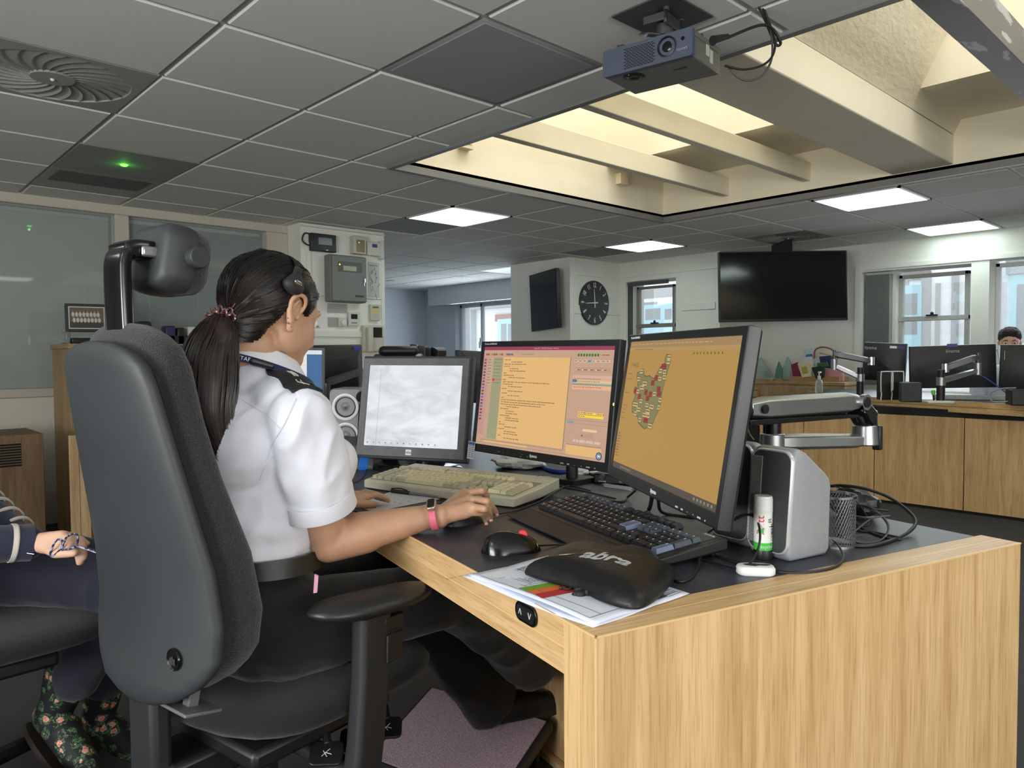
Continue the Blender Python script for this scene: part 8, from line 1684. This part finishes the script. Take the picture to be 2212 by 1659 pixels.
# ------------------------------------------------------------------ middle distance, left of the pier: monitors and equipment
bz = .745
PB = pd(880, 800, 4.3); t = thing('background_desk', 'oak desk island behind the monitors, mostly hidden', 'desk', frame((PB.x, PB.y, 0), R(-12)))
MB().box(-1.0, 1.1, -1.05, 1.55, .70, .745).build('desktop', lino_m, t, bevel=.002); MB().box(-.95, 1.05, -.98, 1.5, 0, .70).build('carcass', oakZ, t); MB().box(-1.02, -1.0, -1.05, 1.55, .67, .747).build('front_edge', oakY, t)
def slabmon(label, c4, k4, brand=False, st=None):
    t, T, w, h = backmon(label, c4, k4, brand=brand); 
    if st: b = MB(); b.box(*st[0], .018, .026); b.build('blue_sticker', mat('sticker_blue', (60, 72, 150)), t)
    b = MB(mx=T.inverted()); c = T @ V((0, -h*.3, -.04)); b.cyl(c, (c.x+.03, c.y+.06, .76), .022); b.build('stand', black_m, t); return t, T, w, h
t, T, w, h = slabmon('black monitor back right of the woman\'s chin with a blue sticker', [(672, 745), (787, 745), (782, 868), (668, 880)], (3.1, 3.3, 3.3, 3.1)); b = MB(); b.box(w*.30, w*.43, h*.40, h*.47, .006, .012); b.build('blue_sticker', mat('sticker_blue', (60, 72, 150)), t)
b = MB(mx=T.inverted()); bar(b, pd(703, 828, 2.95), pd(782, 802, 3.15), .035, .035, .03); b.cyl(pd(703, 828, 2.95), pd(703, 868, 2.95), .02); bar(b, pd(703, 878, 2.9), pd(782, 862, 3.1), .03, .03, .03); b.build('support_arm', mat('arm_dark_steel', (92, 94, 96)), t)
p = pd(860, 770, 3.9); t = thing('printer', 'black desktop printer-like unit seen above the touch screen', 'printer', frame((p.x, p.y, .745), R(238)))
zt_ = pd(860, 744, 3.9).z-.745; MB().box(-.14, .12, -.125, .125, .02, zt_-.05).build('body', mat('printer_grey', (70, 74, 72), rough=.45), t, bevel=.012); MB().box(-.12, .14, -.10, .10, zt_-.06, zt_-.01).build('lid', black_m, t, bevel=.02); MB().box(.12, .124, .085, .112, zt_-.10, zt_-.05).build('label_plate', offwhite_m, t); MB().box(.02, .06, -.0, .03, zt_-.011, zt_-.008).build('yellow_tab', mat('tab_yellow', (196, 160, 50), rough=.5), t)
for (x0_, x1_, y0_, y1_, k_, nm, lbl, m_) in ((888, 902, 744, 772, 4.0, 'black_case', 'rounded black case directly right of the printer lid', black_m), (904, 920, 746, 772, 4.0, 'file_box', 'narrow grey upright box behind the touch screen', dgrey_m), (920, 934, 751, 772, 4.05, 'desk_phone', 'small black upright device behind the touch screen top edge', black_m)):
    a, b_ = pd(x0_, y0_, k_), pd(x1_, y1_, k_); c = (a+b_)/2; w = (b_-a).xy.length; t = thing(nm, lbl, 'office equipment', frame((c.x, c.y, .745), R(227))); MB().box(-.05, .05, -w/2, w/2, 0, a.z-.745).build('body', m_, t, bevel=.006)
t, T, w, h = slabmon('small tilted black screen right of the printer', [(938, 751), (965, 751), (960, 775), (934, 775)], (4.0, 4.05, 4.05, 4.0)); t['label'] = 'small tilted black picture-frame screen above the touch screen edge'
slabmon('black monitor back between the touch screen and the middle monitor', [(992, 757), (1052, 757), (1060, 870), (1004, 870)], (3.3, 3.5, 3.5, 3.3))
# two clerk monitors partly hidden by the operator's head and hair
SP = [pd(356, 744, 2.62), pd(702, 749, 2.78)]; x = (SP[1]-SP[0]); wS = x.length-.028; x.normalize(); zt_ = .76; n_ = x.cross(UP).normalized(); n_ = n_ if n_.dot(EYE-SP[0]) > 0 else -n_; hS = wS*.58
T = basis(SP[0].lerp(SP[1], .5)-UP*(hS/2+.014), x, n_.cross(x).normalized(), n_); t = monitor('computer_monitor', 'bright wide monitor behind the operator, spreadsheet left and blue desktop right', T, wS, hS, .012, body=iiy)
s = Screen(wS, hS); wh_ = em(236, 238, 238, 1.0); s.rect(0, 0, 1, 1, em(78, 120, 168, .8), 0); s.rect(0, 0, .50, .97, wh_); s.rect(.0, .055, .30, .115, em(40, 96, 172), 2); s.text('11:44:09', .075, .085, .013, wh_, z=4); s.rect(.12, .22, .235, .36, em(236, 224, 70), 2); s.rect(.12, .38, .25, .52, em(150, 214, 120), 2); s.rect(.252, .055, .33, .42, em(156, 208, 132), 3); s.rect(.50, 0, 1.0, .05, em(222, 226, 232), 2); s.rect(.50, .05, .895, .56, em(226, 226, 222), 2); s.rect(.5, .30, .895, .303, em(180, 180, 176), 3); s.rect(.5, .18, .895, .183, em(190, 190, 186), 3)
for k in range(4): s.rect(.91+k*.02, .018, .918+k*.02, .026, em(190, 190, 190), 3)
s.build(t); b = MB(mx=T.inverted()); c = T @ V((0, -hS/2, -.05)); b.cyl(c, (c.x, c.y, .76), .022); b.box(c.x-.1, c.x+.1, c.y-.08, c.y+.08, .745, .76); b.build('stand', black_m, t)
# ------------------------------------------------------------------ left: neighbouring desk end, tall cabinet and shelf things
a, b_ = pz(147, 941, .745), pz(191, 941, .745); dv = (b_-a); 
t = thing('neighbour_desk', 'oak desk end post and drawer behind the chair back at left', 'desk', frame((a.x, a.y, 0), math.atan2(dv.y, dv.x)))
w = dv.length; MB().box(0, w*.49, 0, .95, 0, .745).box(w*.51, w, 0, .95, 0, .745).build('end_panel', oak_dull, t, bevel=.001); MB().box(w, w+1.3, .02, .9, .725, .745).build('desktop', lino_m, t); MB().box(w, w+1.3, 0, .02, .665, .747).build('front_rail', oak_dull, t); MB().box(w+.05, w+.6, .06, .08, .05, .59).build('drawer_front', oak_dull, t)
XC0 = pY(148, 800, 5.15); YC = 5.15; c0 = pY(150, 742, YC); c1 = pY(510, 748, YC)
t = thing('tall_cabinet', 'tall pale oak cabinet behind the chair at left with things along its top', 'cabinet', M4.Translation((c0.x, YC, 0)))
cz = c0.z; MB().box(0, c1.x-c0.x+.5, .02, .46, 0, cz-.03).build('carcass', oak_dull, t, bevel=.002); MB().box(-.01, c1.x-c0.x+.51, -.0, .47, cz-.03, cz).build('top', oak_dullY, t, bevel=.002); MB().box(0.01, .60, .0, .02, .03, cz-.04).build('door', oak_dull, t, bevel=.002); MB().box(.61, 1.2, .0, .02, .03, cz-.04).build('door', oak_dull, t, bevel=.002)
def on_cab(x_, y_, dy=.15): return pY(x_, y_, YC+dy)
a, b_ = on_cab(138, 655), on_cab(230, 718); T = basis(((a.x+b_.x)/2, YC+.12, (a.z+b_.z)/2), V((1, -.12, 0)).normalized(), V((0, 0.05, 1)).normalized(), V((-.12, -1, .05)).normalized()); w, h = b_.x-a.x, a.z-b_.z
t = thing('picture_frame', 'black framed group photograph standing on the tall cabinet', 'picture frame', T); MB().box(-w/2, w/2, -h/2, h/2, -.02, 0).build('frame', black_m, t, bevel=.003)
s = Screen(w*.80, h*.72); g1 = mat('photo_sepia', (96, 78, 66), rough=.4); g2 = mat('photo_light', (196, 190, 184), rough=.4); g3 = mat('photo_dark', (44, 40, 40), rough=.4); s.rect(-.03, -.05, 1.03, 1.05, g2, 3); s.rect(0, 0, 1, 1, g1, 5); s.rect(0, .72, 1, 1, g3, 7)
for r_ in range(2):
    for k in range(8): x_ = .10+k*.105+.03*r_; y_ = .34+.28*r_; s.poly([(x_+.045*cos(q), y_+.12*sin(q)) for q in [2*pi*j/10 for j in range(10)]], g2, 9); s.poly([(x_+.024*cos(q), y_-.14+.05*sin(q)) for q in [2*pi*j/8 for j in range(8)]], mat('photo_face', (150, 116, 96), rough=.4), 11)
s.mb.v = [(x_, y_, z_+.002) for x_, y_, z_ in s.mb.v]; s.build(t, 'photograph')
for q, (x0_, x1_, lbl) in enumerate(((234, 266, 'black desk caddy with a slot nearest the picture frame'), (292, 328, 'black desk caddy with a slot, second along the cabinet top'))):
    a, b_ = on_cab(x0_, 694), on_cab(x1_, 734); w, h = b_.x-a.x, a.z-cz; t = thing('desk_caddy', lbl, 'caddy', M4.Translation(((a.x+b_.x)/2, YC+.12, cz)), 'black caddies on the tall cabinet'); b = MB()
    b.loft([[(x_*w/2, y_, z_*h) for x_, z_ in ((-1, 0), (1, 0), (1, .5), (.85, .9), (.7, 1), (-.7, 1), (-.85, .9), (-1, .5))] for y_ in (0, .12)]); b.build('body', black_m, t, bevel=.004); MB().box(-w*.30, w*.30, -.003, .0, h*.55, h*.68).build('slot', grey_m, t)
def cabthing(nm, lbl, cat, x0_, x1_, y0_, m_, d_=.1): a, b_ = on_cab(x0_, y0_), on_cab(x1_, y0_); t = thing(nm, lbl, cat, M4.Translation(((a.x+b_.x)/2, YC+.12, cz))); w = b_.x-a.x; MB().box(-w/2, w/2, 0, d_, 0, a.z-cz).build('body', m_, t, bevel=.008); return t
cabthing('storage_tray', 'long low black tray along the cabinet top', 'tray', 268, 400, 722, black_m)
cabthing('blue_box', 'small navy box on the tray between the caddies and the ponytail', 'box', 355, 376, 704, mat('navy_box', (40, 36, 84), rough=.5)); cabthing('mug', 'pale mug near the woman\'s ponytail on the cabinet', 'mug', 404, 430, 706, offwhite_m); cabthing('black_box', 'small dark box right of the navy box', 'box', 380, 396, 708, black_m)
t = cabthing('glass_jar', 'small clear jar at the left end of the cabinet top', 'jar', 138, 150, 716, mat('jar_glass', (120, 124, 118), rough=.2)); cabthing('pen_tray', 'low dark tray below the picture frame', 'tray', 152, 200, 730, black_m, .06)
# vented cupboard at far left
c0 = pY(0, 930, 4.75); c1 = pY(93, 935, 4.75); t = thing('vented_cupboard', 'low brown wooden cupboard with slotted vent at the left edge', 'cupboard', M4.Translation((c1.x, 4.75, 0))); cz2 = pY(60, 938, 4.75).z
wd_ = wood('dull_walnut', 2, (128, 104, 78), (100, 78, 56), .6); MB().box(-.9, 0, 0, .45, 0, cz2).build('carcass', wd_, t, bevel=.003); b = MB()
v0, v1 = pY(0, 962, 4.75).z, pY(0, 1008, 4.75).z
for k in range(9): z_ = v1+(v0-v1)*k/8; b.box(-.55, pY(46, 980, 4.75).x-c1.x, -.003, .001, z_-.006, z_+.003)
b.build('vent_slots', hole_m, t, smooth=0)
cable('loose_cable', 'thin black cable loop on the neighbouring desk by the chair back', [pz(200, 912, .75), pz(170, 914, .76), pz(166, 922, .75), pz(180, 928, .75), pz(205, 924, .75)], .004, cab_m)
# ------------------------------------------------------------------ street outside: rendered house fronts
XO = 12.5
ren = mat('white_render', (226, 230, 232), rough=.95, bump=.6, bscale=8, bdist=.03, var=.03, vscale=6); tim = mat('weathered_timber', (134, 132, 132), rough=.9); blu = mat('pale_blue_frame', (160, 208, 222), rough=.6); gls = mat('house_glass', (120, 126, 130), rough=.25); brick = mat('brick_red', (156, 92, 78), rough=.9); slate = mat('slate_roof', (150, 156, 160), rough=.9, bump=.8, bscale=20, bdist=.03)
t = thing('house_front', 'white rendered house front with pale blue windows across the street', 'house', M4.Translation((XO, 3, 0))); I = M4.Translation((-XO, -3, 0))
MB(mx=I).box(XO, XO+.3, -3, 9.5, 0, 5.5).build('wall', ren, t)
def ob(x0_, y0_, x1_, y1_, m_, nm, d_=.03, par=None): a, b_ = pX(x0_, y0_, XO), pX(x1_, y1_, XO); return MB(mx=I).box(XO-d_, XO, min(a.y, b_.y), max(a.y, b_.y), min(a.z, b_.z), max(a.z, b_.z)).build(nm, m_, par or t)
for a in ((1948, 598, 1962, 740), (1992, 588, 2010, 760), (2057, 588, 2070, 760), (2022, 612, 2030, 760)): ob(*a, tim, 'timber', .03)
ob(1940, 588, 2010, 602, tim, 'timber', .032); ob(1940, 640, 2012, 652, tim, 'timber', .031)
w_ = ob(1948, 618, 1991, 770, blu, 'window_frame', .06); ob(1952, 636, 1984, 680, gls, 'pane', .065, w_); ob(1952, 690, 1984, 722, gls, 'pane', .065, w_)
w_ = ob(2186, 590, 2240, 800, blu, 'window_frame', .08); ob(2200, 615, 2236, 740, gls, 'pane', .085, w_); ob(2178, 560, 2260, 588, slate, 'lintel', .12)
w_ = ob(1376, 628, 1456, 640, tim, 'timber', .02); ob(1376, 655, 1420, 662, tim, 'timber', .02)
w_ = ob(1388, 660, 1456, 740, blu, 'window_frame', .06); ob(1398, 668, 1430, 690, gls, 'pane', .065, w_); ob(1440, 668, 1454, 690, gls, 'pane', .065, w_)
XO2 = 13.0; t = thing('house_front', 'white house with brick lintel, blue sash window and slate roof beyond the far room', 'house', M4.Translation((XO2, 12, 0))); I = M4.Translation((-XO2, -12, 0)); XO = XO2
MB(mx=I).box(XO2, XO2+.3, 9.6, 24, 0, 5.5).build('wall', ren, t); 
w_ = ob(1078, 690, 1118, 770, blu, 'window_frame', .06); ob(1086, 700, 1098, 745, gls, 'pane', .066, w_); ob(1101, 700, 1111, 745, gls, 'pane', .066, w_); ob(1072, 680, 1124, 692, brick, 'brick_lintel', .05); ob(980, 640, 1160, 660, tim, 'eaves', .25); ob(980, 662, 1030, 780, slate, 'slate_gable', .2)
